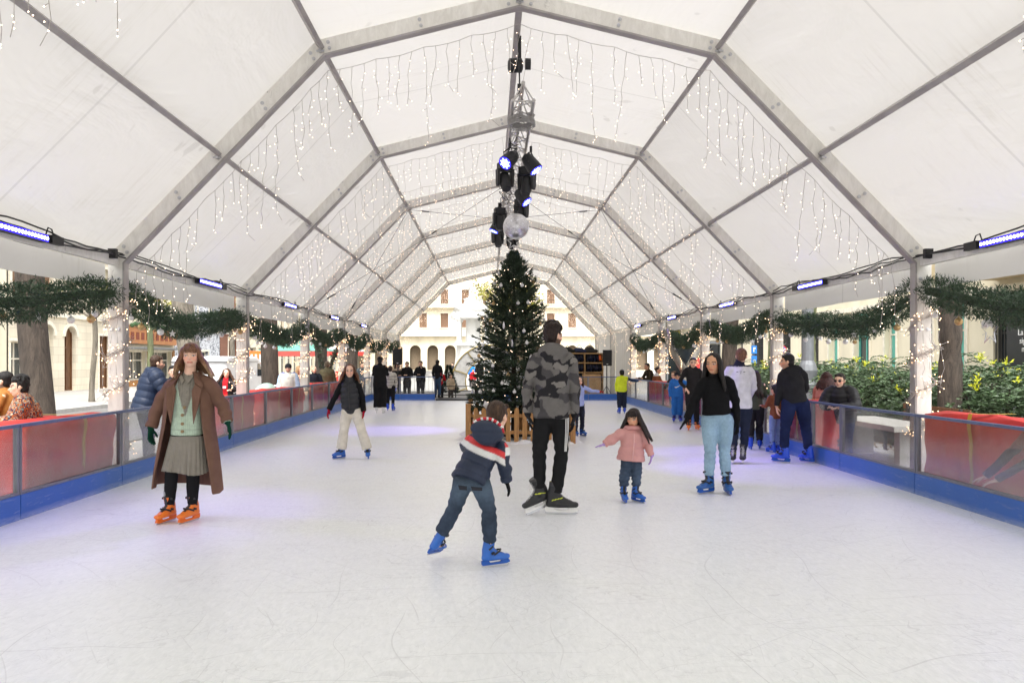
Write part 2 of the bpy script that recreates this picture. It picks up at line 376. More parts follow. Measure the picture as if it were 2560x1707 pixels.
# roof fabric: one panel per facet and bay
OUT = .135
def offs(pts, h):
    res = []
    for i, p in enumerate(pts):
        p = Vector(p); a = (p - Vector(pts[i-1])).normalized() if i else None; b = (Vector(pts[i+1]) - p).normalized() if i < len(pts)-1 else None
        a = a or b; b = b or a; t = (a + b).normalized(); nn = Vector((-t.y, t.x)); res.append(p + nn * (h / nn.dot(Vector((-a.y, a.x)))))
    return res
rp = offs([(XC-HW, ZE-.02), (XC-HU, ZU), (XC, ZR), (XC+HU, ZU), (XC+HW, ZE-.02)], OUT)
def facet(a, b, y0, y1, sag, seed):
    nu, nv = 12, 12; r_ = random.Random(seed); ph = r_.random() * 6
    V, F = [], []
    n = Vector((-(b - a).normalized().y, (b - a).normalized().x))
    for i in range(nu + 1):
        for j in range(nv + 1):
            u, v = i / nu, j / nv; p = a + (b - a) * u
            e = min(u, 1-u, v, 1-v); w = math.sin(math.pi*u) * math.sin(math.pi*v)
            dd = sag * w + .006 * w * math.sin(9*u + ph) * math.sin(7*v + ph)
            p = p - n * dd; V.append((p.x, y0 + (y1-y0)*v, p.y))
    for i in range(nu):
        for j in range(nv): F.append((i*(nv+1)+j, i*(nv+1)+j+1, (i+1)*(nv+1)+j+1, (i+1)*(nv+1)+j))
    return V, F
for y in YB + YF[:-1]:
    for q in range(4):
        V, F = facet(rp[q], rp[q+1], 0, 5, .035, int(y*10)+q)
        o = np_mesh('roof_panel', V, F, G['fabric'], None, True); o.parent = tent; o.location = (-XC, y, -GZ)
# valance strips under the eaves
def valance(side, y):
    m = MB(); x = XC + side * (HW + .13); V = []; F = []; n = 30
    for j in range(n+1):
        yy = .06 + 4.88*j/n; w = .006*math.sin(j*.9 + y) 
        V += [(x + w, yy, ZE - .06), (x + w*2, yy, ZE - .37 - .006*math.sin(j*.5+y))]
    for j in range(n): F.append((2*j, 2*j+1, 2*j+3, 2*j+2))
    o = np_mesh('valance', V, F, G['fabric'], None, True); o.parent = tent; o.location = (-XC, y, -GZ)
for y in YB + YF[:-1]:
    for s in (-1, 1):
        if s > 0 and y > 29: continue
        valance(s, y)
# white side walls at the back of the right side
for y in [yy for yy in YF[:-1] if yy > 29]:
    V, F = [], []; n = 60; x = XC + HW + .1
    for j in range(n+1):
        yy = y + .05 + 4.9*j/n; w = .02*math.sin(j*1.1) + .015*math.sin(j*2.3+1)
        V += [(x + w*.3, yy, ZE-.05), (x + w, yy, GZ)]
    for j in range(n): F.append((2*j, 2*j+1, 2*j+3, 2*j+2))
    np_mesh('side_wall', V, F, G['wallfab'], tent, True)
# wind bracing cables in the fourth bay
for s in (-1, 1):
    ya, yb = YF[5] + .1, YF[6] - .1
    A = (XC+s*(HW-.15), ZE+.05); B = (XC+s*(HU-.05), ZU-.1); C_ = (XC, ZR-.1)
    for P, Q in ((A, B), (B, C_)):
        for y0, y1 in ((ya, yb), (yb, ya)):
            m = MB(); m.tube([(P[0], y0, P[1]), (Q[0], y1, Q[1])], .006, 5)
            t0 = Vector((P[0], y0, P[1])).lerp(Vector((Q[0], y1, Q[1])), .12); t1 = Vector((P[0], y0, P[1])).lerp(Vector((Q[0], y1, Q[1])), .18)
            m.tube([t0, t1], .02, 6); m.build('brace_cable', G['dark'], tent)
# ---------------------------------------------------------------- power cables along the eaves
for s in (-1, 1):
    m = MB(); x = XC + s*(HW - .09); r_ = random.Random(3+s)
    for q in range(3):
        pts = []; y = 3.0
        while y < 30:
            pts.append((x - s*.02*q + r_.uniform(-.01, .01), y, ZE + .07 - .035*q + .03*math.sin(y*1.9+q) + r_.uniform(-.02, .012)))
            y += .25
        m.tube(pts, .010, 5)
    m.box(x-.05, x+.05, 9.6, 9.66, ZE-.02, ZE+.1)
    tag(m.build('power_cable', G['black']), 'bundle of black power cables running along the %s eave beam' % ('left' if s < 0 else 'right'), 'cable')
# ---------------------------------------------------------------- LED wash bars on the eaves (lit)
bars = [(-1, y, i) for i, y in enumerate((7.6, 12.8, 17.9, 23.0, 28.3))] + [(1, y, i) for i, y in enumerate((8.0, 13.0, 17.6, 22.9, 28.2))]
nth = ['first', 'second', 'third', 'fourth', 'fifth']
G['ledbar'] = emit('led_lens', (.30, .34, 1), 7)
G['ledhousing'] = emit('led_glow_plate', (.02, .01, .9), 1.4)
for s, y, i in bars:
    x = XC + s*(HW - .13); z = ZE - .02
    t = thing('led_bar', (x, y, z), 'lit blue LED light bar on the %s eave beam, %s from the camera' % ('left' if s < 0 else 'right', nth[i]), 'light bar', 'LED bars along the eaves')
    m = MB(); m.box(x-.04, x+.04, y-.5, y+.5, z-.04, z+.04); m.build('housing', G['black'], t)
    m = MB(); xs = x - s*.042; 
    m.box(min(xs, xs - s*.004), max(xs, xs - s*.004), y-.48, y+.48, z-.033, z+.033); pl = m.build('face_plate', G['ledhousing'], t)
    m = MB()
    for q in range(18): m.lathe((xs - s*.005, y - .46 + q*.054, z), [(.019, 0), (.019, .003), (.006, .006)], 8, Vector((-s, 0, 0)))
    tag(m.build('lens', G['ledbar'], t))
    m = MB(); m.box(x-.03, x+.03, y+.58 , y+.80, z-.03, z+.06); m.tube([(x, y+.5, z+.03), (x, y+.55, z+.13), (x, y+.62, z+.12), (x, y+.66, z+.05)], .008, 5); m.build('power_box', G['black'], t)
    ld = bpy.data.lights.new('led_light', 'SPOT'); ld.energy = 30 if i < 3 else 22; ld.color = (.22, .12, 1); ld.spot_size = R(80); ld.spot_blend = .9; ld.shadow_soft_size = .12
    lo = bpy.data.objects.new('led_light', ld); COL.objects.link(lo); lo.parent = t; lo.location = (-s*.09, 0, 0)
    tgt = Vector((-s*1.9, -1.0, -2.8)); lo.rotation_euler = tgt.to_track_quat('-Z', 'Y').to_euler()
# ---------------------------------------------------------------- rink barrier panels
def barrier_panel(a, b, label, group='clear barrier panels round the ice', z_top=.90):
    a, b = Vector(a), Vector(b); c = (a + b) / 2; t = thing('barrier_panel', (c.x, c.y, 0), label, 'barrier panel', group)
    L_ = (b - a).length; u = (b - a).normalized(); n = Vector((-u.y, u.x))   # n points one side
    def P(s_, q, z): v = a + u * s_ + n * q; return Vector((v.x, v.y, z))
    def bx(m, s0, s1, q0, q1, z0, z1):
        vs = [P(s0,q0,z0),P(s1,q0,z0),P(s1,q1,z0),P(s0,q1,z0),P(s0,q0,z1),P(s1,q0,z1),P(s1,q1,z1),P(s0,q1,z1)]
        m.add(vs, [(0,3,2,1),(4,5,6,7),(0,1,5,4),(1,2,6,5),(2,3,7,6),(3,0,4,7)])
    g = .006
    m = MB(); bx(m, g, L_-g, -.03, .03, 0.001, .235); m.build('kick_board', G['blue'], t)
    m = MB(); bx(m, g, L_-g, -.024, .024, .236, .262)
    bx(m, g, .035, -.022, .022, .262, z_top-.03); bx(m, L_-.035, L_-g, -.022, .022, .262, z_top-.03)
    for k_ in range(int(L_/.25)):
        for z in (.249, z_top-.012): m.lathe(P(.1+k_*.25, -.024, z), [(.008, 0), (.006, .006)], 6, Vector((-n.x, -n.y, 0))); m.lathe(P(.1+k_*.25, .024, z), [(.008, 0), (.006, .006)], 6, Vector((n.x, n.y, 0)))
    m.build('frame', G['rail'], t)
    m = MB(); bx(m, g, L_-g, -.026, .026, z_top-.03, z_top); m.build('top_rail', G['railtop'], t)
    m = MB(); bx(m, .035, L_-.035, -.003, .003, .262, z_top-.03); m.build('clear_pane', G['pane'], t)
    return t
ys = [3.25 + 2*i for i in range(13)] + [YE]
ord_ = ['nearest', 'second', 'third', 'fourth', 'fifth', 'sixth', 'seventh', 'eighth', 'ninth', 'tenth', 'eleventh', 'twelfth', 'thirteenth', 'fourteenth', 'fifteenth', 'sixteenth']
for i in range(len(ys)-1):
    barrier_panel((XL, ys[i]), (XL, ys[i+1]), '%s scuffed clear barrier panel with blue base along the left side' % ord_[i])
yr = [4.75, 6.7, 8.65, 10.5, 11.45, 13.45, 15.4, 17.4, 19.4, 21.4, 23.4, 25.4, 27.2]
for i in range(len(yr)-1):
    barrier_panel((XR, yr[i+1]), (XR, yr[i]), '%s scuffed clear barrier panel with blue base along the right side' % ord_[i])
barrier_panel((XR+.33, YE-.03), (XR+.005, 27.2), 'angled clear barrier panel at the far right corner of the rink')
xe = [XL+.03, -3.4, -2.08]
for i in range(2): barrier_panel((xe[i], YE), (xe[i+1], YE), ['far end barrier panel at the left corner', 'far end barrier panel beside the rink gate'][i])
xe = [-.34, 1.0, 2.35, 3.7, XR+.28]
for i in range(4): barrier_panel((xe[i], YE), (xe[i+1], YE), ['far end barrier panel just right of the rink gate', 'far end barrier panel hidden behind the christmas tree', 'far end barrier panel in front of the skate shelf', 'far end barrier panel at the right corner by the speaker'][i])
# gate platform with steps and rails
t = thing('rink_gate', (-1.2, YE+.3, 0), 'low black metal gate step with rails at the far end of the rink', 'gate')
m = MB(); m.box(-2.05, -.37, YE-.12, YE+1.0, .001, .06); m.build('step', G['dark'], t)
for y in (YE+1.0,):
    m = MB()
    for z in (.5, .32, .16): m.beam((-2.0, y, z), (-.7, y, z), .03, .03)
    for x in (-2.0, -1.35, -.7): m.beam((x, y, .06), (x, y, .5), .035, .035)
    m.build('rail', G['dark'], t)
m = MB(); m.box(-.50, -.36, YE-.05, YE+.08, .06, .62); m.box(-.6, -.36, YE+.5, YE+.6, .06, .6); m.build('gate_post', G['black'], t)
# ---------------------------------------------------------------- red wrapped blocks behind the barrier
def wrapped_block(x0, x1, y0, y1, zt, label, ribbon=True):
    t = thing('wrapped_block', ((x0+x1)/2, (y0+y1)/2, GZ), label, 'wrapped block', 'red cloth wrapped blocks behind the barrier')
    nx, ny, nz = 10, 26, 14; V = []; F = []; r_ = random.Random(int(y0*10)); ph = r_.random()*6
    # perimeter loop x height + top
    per = [(x0+(x1-x0)*i/nx, y0) for i in range(nx)] + [(x1, y0+(y1-y0)*i/ny) for i in range(ny)] + [(x1-(x1-x0)*i/nx, y1) for i in range(nx)] + [(x0, y1-(y1-y0)*i/ny) for i in range(ny)]
    n = len(per); cx_, cy_ = (x0+x1)/2, (y0+y1)/2
    for k in range(nz+1):
        z = GZ + .03 + (zt-GZ-.03)*k/nz
        for i, (x, y) in enumerate(per):
            s_ = i/n*40; fold = (.030*math.sin(s_*1.3+ph+z*3.5)+.022*math.sin(s_*2.3+ph*2-z*5)+.016*math.sin((s_+z*9)*1.7)+.010*math.sin(s_*4.1-z*8)) * (1-.8*k/nz)
            sh = 1 - .02*(k == nz); dx, dy = (x-cx_), (y-cy_); L_ = math.hypot(dx/(x1-x0), dy/(y1-y0))
            V.append((cx_+dx*sh+fold*(1 if dx > 0 else -1)*(abs(dx) > (x1-x0)*.49), cy_+dy*sh+fold*(1 if dy > 0 else -1)*(abs(dy) > (y1-y0)*.49), z+(.02*math.sin(s_*.8+ph) if k == nz else 0)))
    for k in range(nz):
        for i in range(n): F.append((k*n+i, k*n+(i+1)%n, (k+1)*n+(i+1)%n, (k+1)*n+i))
    m = MB(); m.add(V, F); c_ = len(m.v); m.v.append((cx_, cy_, zt+.03)); 
    for i in range(n): m.f.append((nz*n+i, nz*n+(i+1)%n, c_)); m.mi.append(0)
    m.build('red_cover', G['red'], t, True)
    if ribbon:
        m = MB(); yc = (y0+y1)/2 + r_.uniform(-.1, .1); pts = []
        xf = x1 if x1 < 0 else x0; sgn = 1 if x1 < 0 else -1
        for k in range(12):
            z = zt + .045 - (zt-GZ)*.85*k/11; w = .035 - .001*k; xo = xf + sgn*(.035+.012*math.sin(k*1.3))
            pts.append([(xo, yc-w+.02*math.sin(k*.7), z), (xo, yc+w+.02*math.sin(k*.7), z)])
        V = [p for q in pts for p in q]; m.add(V, [(2*i, 2*i+1, 2*i+3, 2*i+2) for i in range(11)])
        V = [(xf+sgn*.035, yc-.035, zt+.045), (xf+sgn*.035, yc+.035, zt+.045), (x0 if x1<0 else x1, yc+.035, zt+.045), (x0 if x1<0 else x1, yc-.035, zt+.045)]
        m.add(V, [(0,1,2,3)]); m.build('ribbon', G['gold'], t)
    return t
for (y0, y1, zt), n_ in zip(((7.65, 9.45, .85), (13.3, 15.0, .82), (15.75, 17.6, .86), (17.9, 18.9, .84), (19.9, 22.2, .86), (22.6, 25.6, .82)),
        ('with a gold ribbon beside the tan coat spectator', 'half hidden behind the woman in the brown coat', 'in front of the van, gold ribbon down its face', 'next to the pushchair hood at left', 'beneath the man in the olive jacket', 'farthest along the left barrier')):
    wrapped_block(XL-.66, XL-.14, y0, y1, zt, 'red cloth wrapped block ' + n_)
for (y0, y1, zt), n_ in zip(((7.5, 9.4, .87), (11.75, 13.0, .84), (16.3, 18.4, .9), (18.9, 20.8, .88), (21.8, 24.0, .86)),
        ('with a gold ribbon at the right edge of the picture', 'behind the man in the black hoodie', 'behind the girl with black trousers', 'behind the boy in the blue tracksuit', 'farthest along the right barrier')):
    wrapped_block(XR+(.50 if y0 < 8 else .14), XR+(.95 if y0 < 8 else .62), y0, y1, zt, 'red cloth wrapped block ' + n_)
# ---------------------------------------------------------------- needles / leaves scatter
def leaf_mesh(name, C, D, Ln, W, mat, parent=None, seed=0, fold=.3, base=None):
    g = np.random.default_rng(seed); n = len(C); D = D / np.linalg.norm(D, axis=1, keepdims=True)
    r = g.normal(size=(n, 3)); S = np.cross(D, r); S /= np.linalg.norm(S, axis=1, keepdims=True) + 1e-9
    Ln = np.broadcast_to(Ln, (n,))[:, None]; W = np.broadcast_to(W, (n,))[:, None]; N_ = np.cross(D, S)
    V = np.stack([C, C + D*Ln*.45 + S*W*.5 + N_*W*fold*.3, C + D*Ln, C + D*Ln*.45 - S*W*.5 + N_*W*fold*.3], 1).reshape(-1, 3)
    F = np.arange(4*n).reshape(n, 4)
    return np_mesh(name, V, F, mat, parent, False, base)
def rand_dirs(g, n):
    d = g.normal(size=(n, 3)); return d / np.linalg.norm(d, axis=1, keepdims=True)
# ---------------------------------------------------------------- garlands between the posts
def star_mesh(m, c, r, th=.01, axis='y', hollow=False):
    pts = [(math.sin(math.pi*i/5) * (r if i % 2 == 0 else r*.42), math.cos(math.pi*i/5) * (r if i % 2 == 0 else r*.42)) for i in range(10)]
    if hollow:
        P3 = [Vector(c) + (Vector((p[0], 0, p[1])) if axis == 'y' else Vector((0, p[0], p[1]))) for p in pts]
        m.tube(P3 + [P3[0]], th, 5)
    elif axis == 'y': m.prism(pts, (1,0,0), (0,0,1), Vector(c) - Vector((0, th/2, 0)), (0,1,0), th)
    else: m.prism(pts, (0,1,0), (0,0,1), Vector(c) - Vector((th/2, 0, 0)), (1,0,0), th)
def make_garland(seed, label, L_=4.75, sag=.26, rad=.205):
    g = np.random.default_rng(seed); r_ = random.Random(seed); t = thing('garland', (0, 0, 0), label, 'garland', 'fir garlands strung between the tent posts')
    n = 15000; s = g.uniform(-.5, .5, n); 
    cl = np.sin(s*26+seed) * .32 + np.sin(s*51+2*seed)*.28 + np.sin(s*97+seed)*.2 + g.exponential(.18, n)
    y = s*L_; z = -sag*(1 - (2*s)**2) + .05*np.sin(s*9+seed)
    rr = rad*(.25 + .85*np.sqrt(g.uniform(0, 1, n)))*(1 + .35*cl); a = g.uniform(0, 2*math.pi, n)
    rad_dir = np.stack([np.cos(a), np.zeros(n), np.sin(a)], 1)
    C = np.stack([np.zeros(n), y, z], 1) + rad_dir * rr[:, None] * .8
    D = rad_dir*.8 + rand_dirs(g, n)*.95 + np.array([0, .2, -.1])
    leaf_mesh('foliage', C, D, g.uniform(.035, .075, n), g.uniform(.008, .015, n), G['needlefrost'], t, seed)
    m = MB(); pts = [(0, (q/20-.5)*L_, -sag*(1-(2*(q/20-.5))**2)+.05*math.sin((q/20-.5)*9+seed)) for q in range(21)]
    m.tube(pts, .06, 6); m.build('core', G['needle'], t)
    for q in range(11):
        s_ = (q+.5)/11-.5 + r_.uniform(-.03, .03); y_ = s_*L_; zc = -sag*(1-(2*s_)**2) - rad*r_.uniform(.85, 1.25); x_ = r_.uniform(-.12, .12)
        m = MB()
        if q % 4 == 3:
            star_mesh(m, (x_, y_, zc), .055, .014, 'y'); m.build('star', G['bauble'], t)
        else:
            m.ball((x_, y_, zc), r_.choice((.034, .042, .048)), 12, 8); m.lathe((x_, y_, zc+.04), [(.01, 0), (.01, .02), (.002, .022), (.002, .08)], 6)
            m.build('bauble', G['baubleg'] if q % 3 == 1 else G['bauble'], t, True)
    return t
gar = [make_garland(11, '', sag=.22), make_garland(12, '', sag=.26), make_garland(13, '', sag=.30)]
gi = 0
def relabel(t, l): t['label'] = l; return t
glabels_l = ['thick fir garland above the tan coat spectator at the left edge', 'fir garland above the brown coat woman, left side', 'fir garland above the large dark trunk, third on the left', 'fir garland above the man in the olive jacket', 'fifth fir garland on the left, above the girl in the vest', 'sixth fir garland on the left', 'seventh fir garland on the left by the loudspeaker']
glabels_r = ['fir garland at the right edge with a hanging wire star', 'fir garland above the sunglasses woman, right side', 'fir garland behind the black sweater woman, right side', 'fir garland around the white lit tree, right side', 'farthest fir garland on the right, above the dark jacket man']
first = {0: True, 1: True, 2: True}
for s, labs in ((-1, glabels_l), (1, glabels_r)):
    for i, l in enumerate(labs):
        q = (i + (s > 0)) % 3; src = gar[q]
        t = src if first[q] else copy_tree(src); first[q] = False
        yc = YF[3] - 2.5 + 5*i; t.location = (XC + s*(HW+.02), yc, 2.34); t['label'] = l
        t.scale = (1, 1, 1 if i % 2 else -1) if False else (1, 1, 1); t.rotation_euler.z = 0 if i % 2 else math.pi
# wire star hanging under the right garland
m = MB(); star_mesh(m, (XC+HW-.05, 8.5, 1.83), .16, .006, 'x', True)
c0 = (XC+HW-.05, 8.5, 1.83)
for i in range(10):
    a = math.pi*i/5; m.tube([(c0[0], c0[1]+math.sin(a)*.06, c0[2]+math.cos(a)*.06), (c0[0], c0[1]+math.sin(a)*.14, c0[2]+math.cos(a)*.14)], .003, 4)
m.tube([(c0[0], 8.5, 1.99), (c0[0], 8.5, 2.15)], .002, 4)
tag(m.build('wire_star', G['steel'], loc=c0), 'open wire star hanging under the right garland', 'star')
# ---------------------------------------------------------------- icicle light curtains
def curtain(seed, density=.2, wr=.0030, br=.0065, lmin=.35, lmax=1.25):
    r_ = random.Random(seed); W = MB(); B = MB()
    path = [(XC-HW+.2, ZE-.12), (XC-HU+.06, ZU-.24), (XC, ZR-.26), (XC+HU-.06, ZU-.24), (XC+HW-.2, ZE-.12)]
    V = [Vector(p) for p in path]; top = []
    for a, b in zip(V, V[1:]):
        L_ = (b-a).length; n = int(L_/density)
        for i in range(n): 
            p = a.lerp(b, i/n); top.append((p.x, p.y - .03*math.sin(math.pi*((i*.25) % 1))))
    W.tube([(p[0], r_.uniform(-.01, .01), p[1]) for p in top], wr*1.2, 3, False)
    for i, p in enumerate(top):
        if r_.random() < .06: continue
        ln = r_.uniform(lmin, lmax)*(.6+.4*abs(math.sin(i*.9))); z = p[1]; x = p[0]; y = 0; pts = [(x, y, z)]; dx = r_.uniform(-.12, .12)
        while z > p[1] - ln and z > 1.9:
            st = r_.uniform(.07, .12); z -= st; x += r_.uniform(-.022, .022) + dx*st*.5; y += r_.uniform(-.02, .02); pts.append((x, y, z))
            if r_.random() < .75:
                ax, ay = r_.uniform(-.05, .05), r_.uniform(-.04, .04); q = (x+ax, y+ay, z-.03)
                if r_.random() < .5: W.tube([(x, y, z), q], wr*.8, 3, False)
                B.ball(q, br, 5, 4)
        if len(pts) > 1: W.tube(pts, wr, 3, False)
        if r_.random() < .3:
            W.tube([pts[-1], (pts[-1][0]+r_.uniform(-.12, .12), y, pts[-1][2]-.1)], wr, 3, False)
        if len(pts) > 1: B.ball(pts[-1], br, 5, 4)
    return W, B
variants = []
def put_curtain(vi, y, label):
    if vi not in [v[0] for v in variants]:
        W, B = curtain(100+vi, *( (.16, .0034, .0052) if vi < 2 else (.15, .0030, .0054) if vi < 4 else (.17, .0030, .0064) ))
        t = thing('light_curtain', (0, 0, 0), label, 'string lights', 'icicle light curtains under the roof')
        W.build('cable', G['wire'], t); b = B.build('bulb', G['bulb'], t); b['kind'] = 'stuff'; variants.append((vi, t))
    else: t = copy_tree([v[1] for v in variants if v[0] == vi][0])
    t.location.y = y; t['label'] = label
cn = ['under the nearest arch at the top left corner', 'under the first full arch above the skaters', 'under the second full arch by the truss end', 'under the third arch', 'under the fourth arch by the mirror ball', 'under the fifth arch', 'under the sixth arch', 'under the last arch at the open end']
for i, y in enumerate(YF[2:]):
    put_curtain((0, 1, 2, 3, 4, 5, 4, 5)[i], y + .12, 'icicle light curtain ' + cn[i])
    if i >= 2 and i < 7: put_curtain((2, 3, 4, 5, 4)[i-2], y + 2.5, 'icicle light curtain between two arches, ' + cn[i].replace('under the ', 'behind the '))
# ---------------------------------------------------------------- fairy lights wound round posts
def make_wrap(seed, br):
    r_ = random.Random(seed); W = MB(); B = MB(); turns = 4.4; n = 330; prev = None; pts = []
    for i in range(n):
        a = 2*math.pi*turns*i/n; z = .35 + 2.0*i/n
        x = max(-.135, min(.135, .19*math.cos(a))); y = max(-.075, min(.075, .19*math.sin(a))); p = Vector((x, y, z)); pts.append(p)
        if True:
            q = p + Vector((r_.uniform(-.11, .11), r_.uniform(-.09, .03) if y <= 0 else r_.uniform(-.03, .09), r_.uniform(-.09, .09)))
            W.tube([p, q], .0028, 3, False)
            if i % 2 == 0 and math.sin(a*.5+1) > -.75: B.ball(q, br, 5, 4)
    for q in range(3): W.tube([p + Vector((r_.uniform(-.02, .02), r_.uniform(-.02, .01), r_.uniform(-.03, .03))) for p in pts[::4]], .004, 3, False)
    for q in range(4):
        x = r_.uniform(-.16, .16); z = 2.3; pp = [(x, -.1, z)]
        for k in range(12): z -= .1; x += r_.uniform(-.03, .03); pp.append((x, -.1+r_.uniform(-.02, .02), z)); B.ball(pp[-1], br, 5, 4) if k % 2 else None
        W.tube(pp, .003, 3, False)
    t = thing('fairy_lights', (0, 0, 0), '', 'fairy lights', 'warm fairy lights wound round the tent posts')
    W.build('cable', G['wire'], t); b = B.build('bulb', G['bulbstrong'], t); b['kind'] = 'stuff'; return t
wr = [make_wrap(1, .0065), make_wrap(2, .0078), make_wrap(3, .0095)]; used = [False]*3
for s in (-1, 1):
    for i in range(7 if s < 0 else 5):
        q = 0 if i == 0 else 1 if i < 3 else 2; t = wr[q] if not used[q] else copy_tree(wr[q]); used[q] = True
        t.location = (XC+s*HW, YF[3+i], 0); t['label'] = 'warm fairy lights wound round the %s %s post' % (ord_[i], 'left' if s < 0 else 'right')
        if s > 0: t.rotation_euler.z = math.pi if False else 0
# ---------------------------------------------------------------- Christmas tree with fence
TX, TY = .46, 14.9
tree = thing('christmas_tree', (TX, TY, 0), 'tall dark green christmas tree with white baubles standing inside the wooden fence', 'christmas tree')
g = np.random.default_rng(5)
m = MB(); m.tube([(TX, TY, 0), (TX, TY, 1.8), (TX, TY, 3.6)], [.06, .04, .008], 8); m.build('trunk', M('fir_bark', (.05, .035, .025), .9), tree)
Cs, Ds, Ls = [], [], []; bm_ = MB()
zb, zt, Rb = .52, 3.62, .78
nb = 950
for i in range(nb):
    f = (i + g.uniform(0, 1)) / nb; f = 1 - (1 - f)**.72 if False else f**1.25
    z = zb + (zt - zb) * f; a = i*2.39996 + g.uniform(-.3, .3)
    L_ = Rb * (1 - f**2.55)**.9 * g.uniform(.72, 1.12) + .05; el = g.uniform(-.22, .12) + .9*f
    d = np.array([math.cos(a)*math.cos(el), math.sin(a)*math.cos(el), math.sin(el)]); p0 = np.array([TX, TY, z - .05])
    k = max(26, int(150*L_)); tt = g.uniform(.18, 1, k)**.8
    P_ = p0 + d*(tt*L_)[:, None]; P_[:, 2] += .06*(tt**2)*L_
    side = np.cross(d, [0,0,1]); side /= np.linalg.norm(side)
    w = (g.uniform(-1, 1, k) * .20*L_*(1.15-tt))[:, None]; P_ = P_ + side*w; P_[:, 2] += g.uniform(-.018, .018, k)
    D_ = d*g.uniform(.5, 1.2, k)[:, None] + side*np.sign(w)*g.uniform(.1, .9, k)[:, None] + g.normal(size=(k, 3))*.3
    Cs.append(P_); Ds.append(D_); Ls.append(g.uniform(.035, .075, k))
C = np.concatenate(Cs); D = np.concatenate(Ds); Ln = np.concatenate(Ls)
leaf_mesh('foliage', C, D, Ln, Ln*.26, G['needle'], tree, 9)
def on_cone(f, a, out=1.0):
    z = zb + (zt-zb)*f; r_ = Rb*(1-f**2.55)**.9*out + .03; return Vector((TX+math.cos(a)*r_, TY+math.sin(a)*r_, z))
r_ = random.Random(4); placed = []
tries = 0
while len(placed) < 56 and tries < 3000:
    tries += 1; f = r_.uniform(.0, .9)**1.1; a = r_.uniform(math.pi, 2*math.pi) if r_.random() < .8 else r_.uniform(0, math.pi)
    p = on_cone(f, a, r_.uniform(.92, 1.04))
    if all((p-q).length > .17 for q in placed): placed.append(p)
for i, p in enumerate(placed):
    m = MB()
    if i % 9 == 4: star_mesh(m, p + Vector((0, -.03, 0)), .058, .012, 'y'); m.build('star', G['bauble'], tree)
    elif i % 11 == 7:
        m.lathe(p - Vector((0,0,.07)), [(.004, 0), (.02, .03), (.024, .07), (.014, .11), (.004, .14)], 10); m.build('drop_ornament', G['bauble'], tree, True)
    else: m.ball(p, .034, 14, 9); m.lathe(p+Vector((0,0,.036)), [(.010, 0), (.010, .014), (.003, .015)], 6); m.build('bauble', G['baubleg'] if i % 4 == 1 else G['bauble'], tree, True)
B = MB()
for i in range(170):
    f = r_.uniform(0, .93)**1.1; B.ball(on_cone(f, r_.uniform(0, 2*math.pi), r_.uniform(.85, 1.04)), .0062, 5, 4)
b = B.build('fairy_bulb', G['bulb'], tree); b['kind'] = 'stuff'
# bow
m = MB(); c = on_cone(.05, 4.18, 1.05)
for s in (-1, 1):
    m.add([c, c+Vector((s*.13, -.03, .09)), c+Vector((s*.16, -.05, 0)), c+Vector((s*.12, -.02, -.05))], [(0,1,2,3)])
    m.add([c, c+Vector((s*.04, -.03, -.02)), c+Vector((s*.11, -.02, -.24)), c+Vector((s*.04, -.01, -.25))], [(0,1,2,3)])
    m.add([c, c+Vector((s*.13, .01, .07)), c+Vector((s*.12, .05, 0)), c+Vector((s*.1, .02, -.04))], [(0,1,2,3)])
m.ball(c, .03, 8, 6); m.build('bow', G['bauble'], tree)
m = MB(); star_mesh(m, (TX, TY, 3.80), .16, .007, 'y', True); star_mesh(m, (TX, TY+.03, 3.80), .13, .006, 'y', True); m.tube([(TX, TY, 3.58), (TX, TY, 3.72)], .008, 6)
m.build('star_topper', G['white'], tree)
# stand
m = MB()
for a in (0, math.pi/2): m.beam((TX-.4*math.cos(a), TY-.4*math.sin(a), .05+a*.03), (TX+.4*math.cos(a), TY+.4*math.sin(a), .05+a*.03), .06, .05)
m.build('tree_stand', G['dark'], tree)

fence = thing('picket_fence', (TX, 14.8, 0), 'square wooden picket fence around the base of the christmas tree', 'picket fence')
fx0, fx1, fy0, fy1 = -.40, 1.50, 13.95, 15.85
def picket(x, y, along_x, h=.66, w=.085, lean=0):
    m = MB(); ww = w/2; prof_ = [(-ww, .03), (ww, .03), (ww, h-.06), (ww*.7, h-.015), (0, h), (-ww*.7, h-.015), (-ww, h-.06)]
    prof_ = [(u + lean*v, v) for u, v in prof_]
    if along_x: m.prism(prof_, (1,0,0), (0,0,1), (x, y-.011, 0), (0,1,0), .022)
    else: m.prism(prof_, (0,1,0), (0,0,1), (x-.011, y, 0), (1,0,0), .022)
    m.build('picket', G['wood'], fence)
for i in range(12):
    x = fx0 + .13 + i*(fx1-fx0-.26)/11; h = .66 + r_.uniform(-.015, .015)
    picket(x, fy0-.03, True, h, .085, r_.uniform(-.02, .02)); picket(x, fy1+.03, True, h)
    y = fy0 + .13 + i*(fy1-fy0-.26)/11; picket(fx0-.03, y, False, h); picket(fx1+.03, y, False, h)
for a, b_ in (((fx0, fy0), (fx1, fy0)), ((fx0, fy1), (fx1, fy1)), ((fx0, fy0), (fx0, fy1)), ((fx1, fy0), (fx1, fy1))):
    for z in (.2, .5): m = MB(); m.beam((*a, z), (*b_, z), .035, .06); m.build('rail', G['wood'], fence)
for x in (fx0, fx1):
    for y in (fy0, fy1): m = MB(); m.box(x-.045, x+.045, y-.06, y+.06, 0, .72); m.build('corner_post', G['wood'], fence)
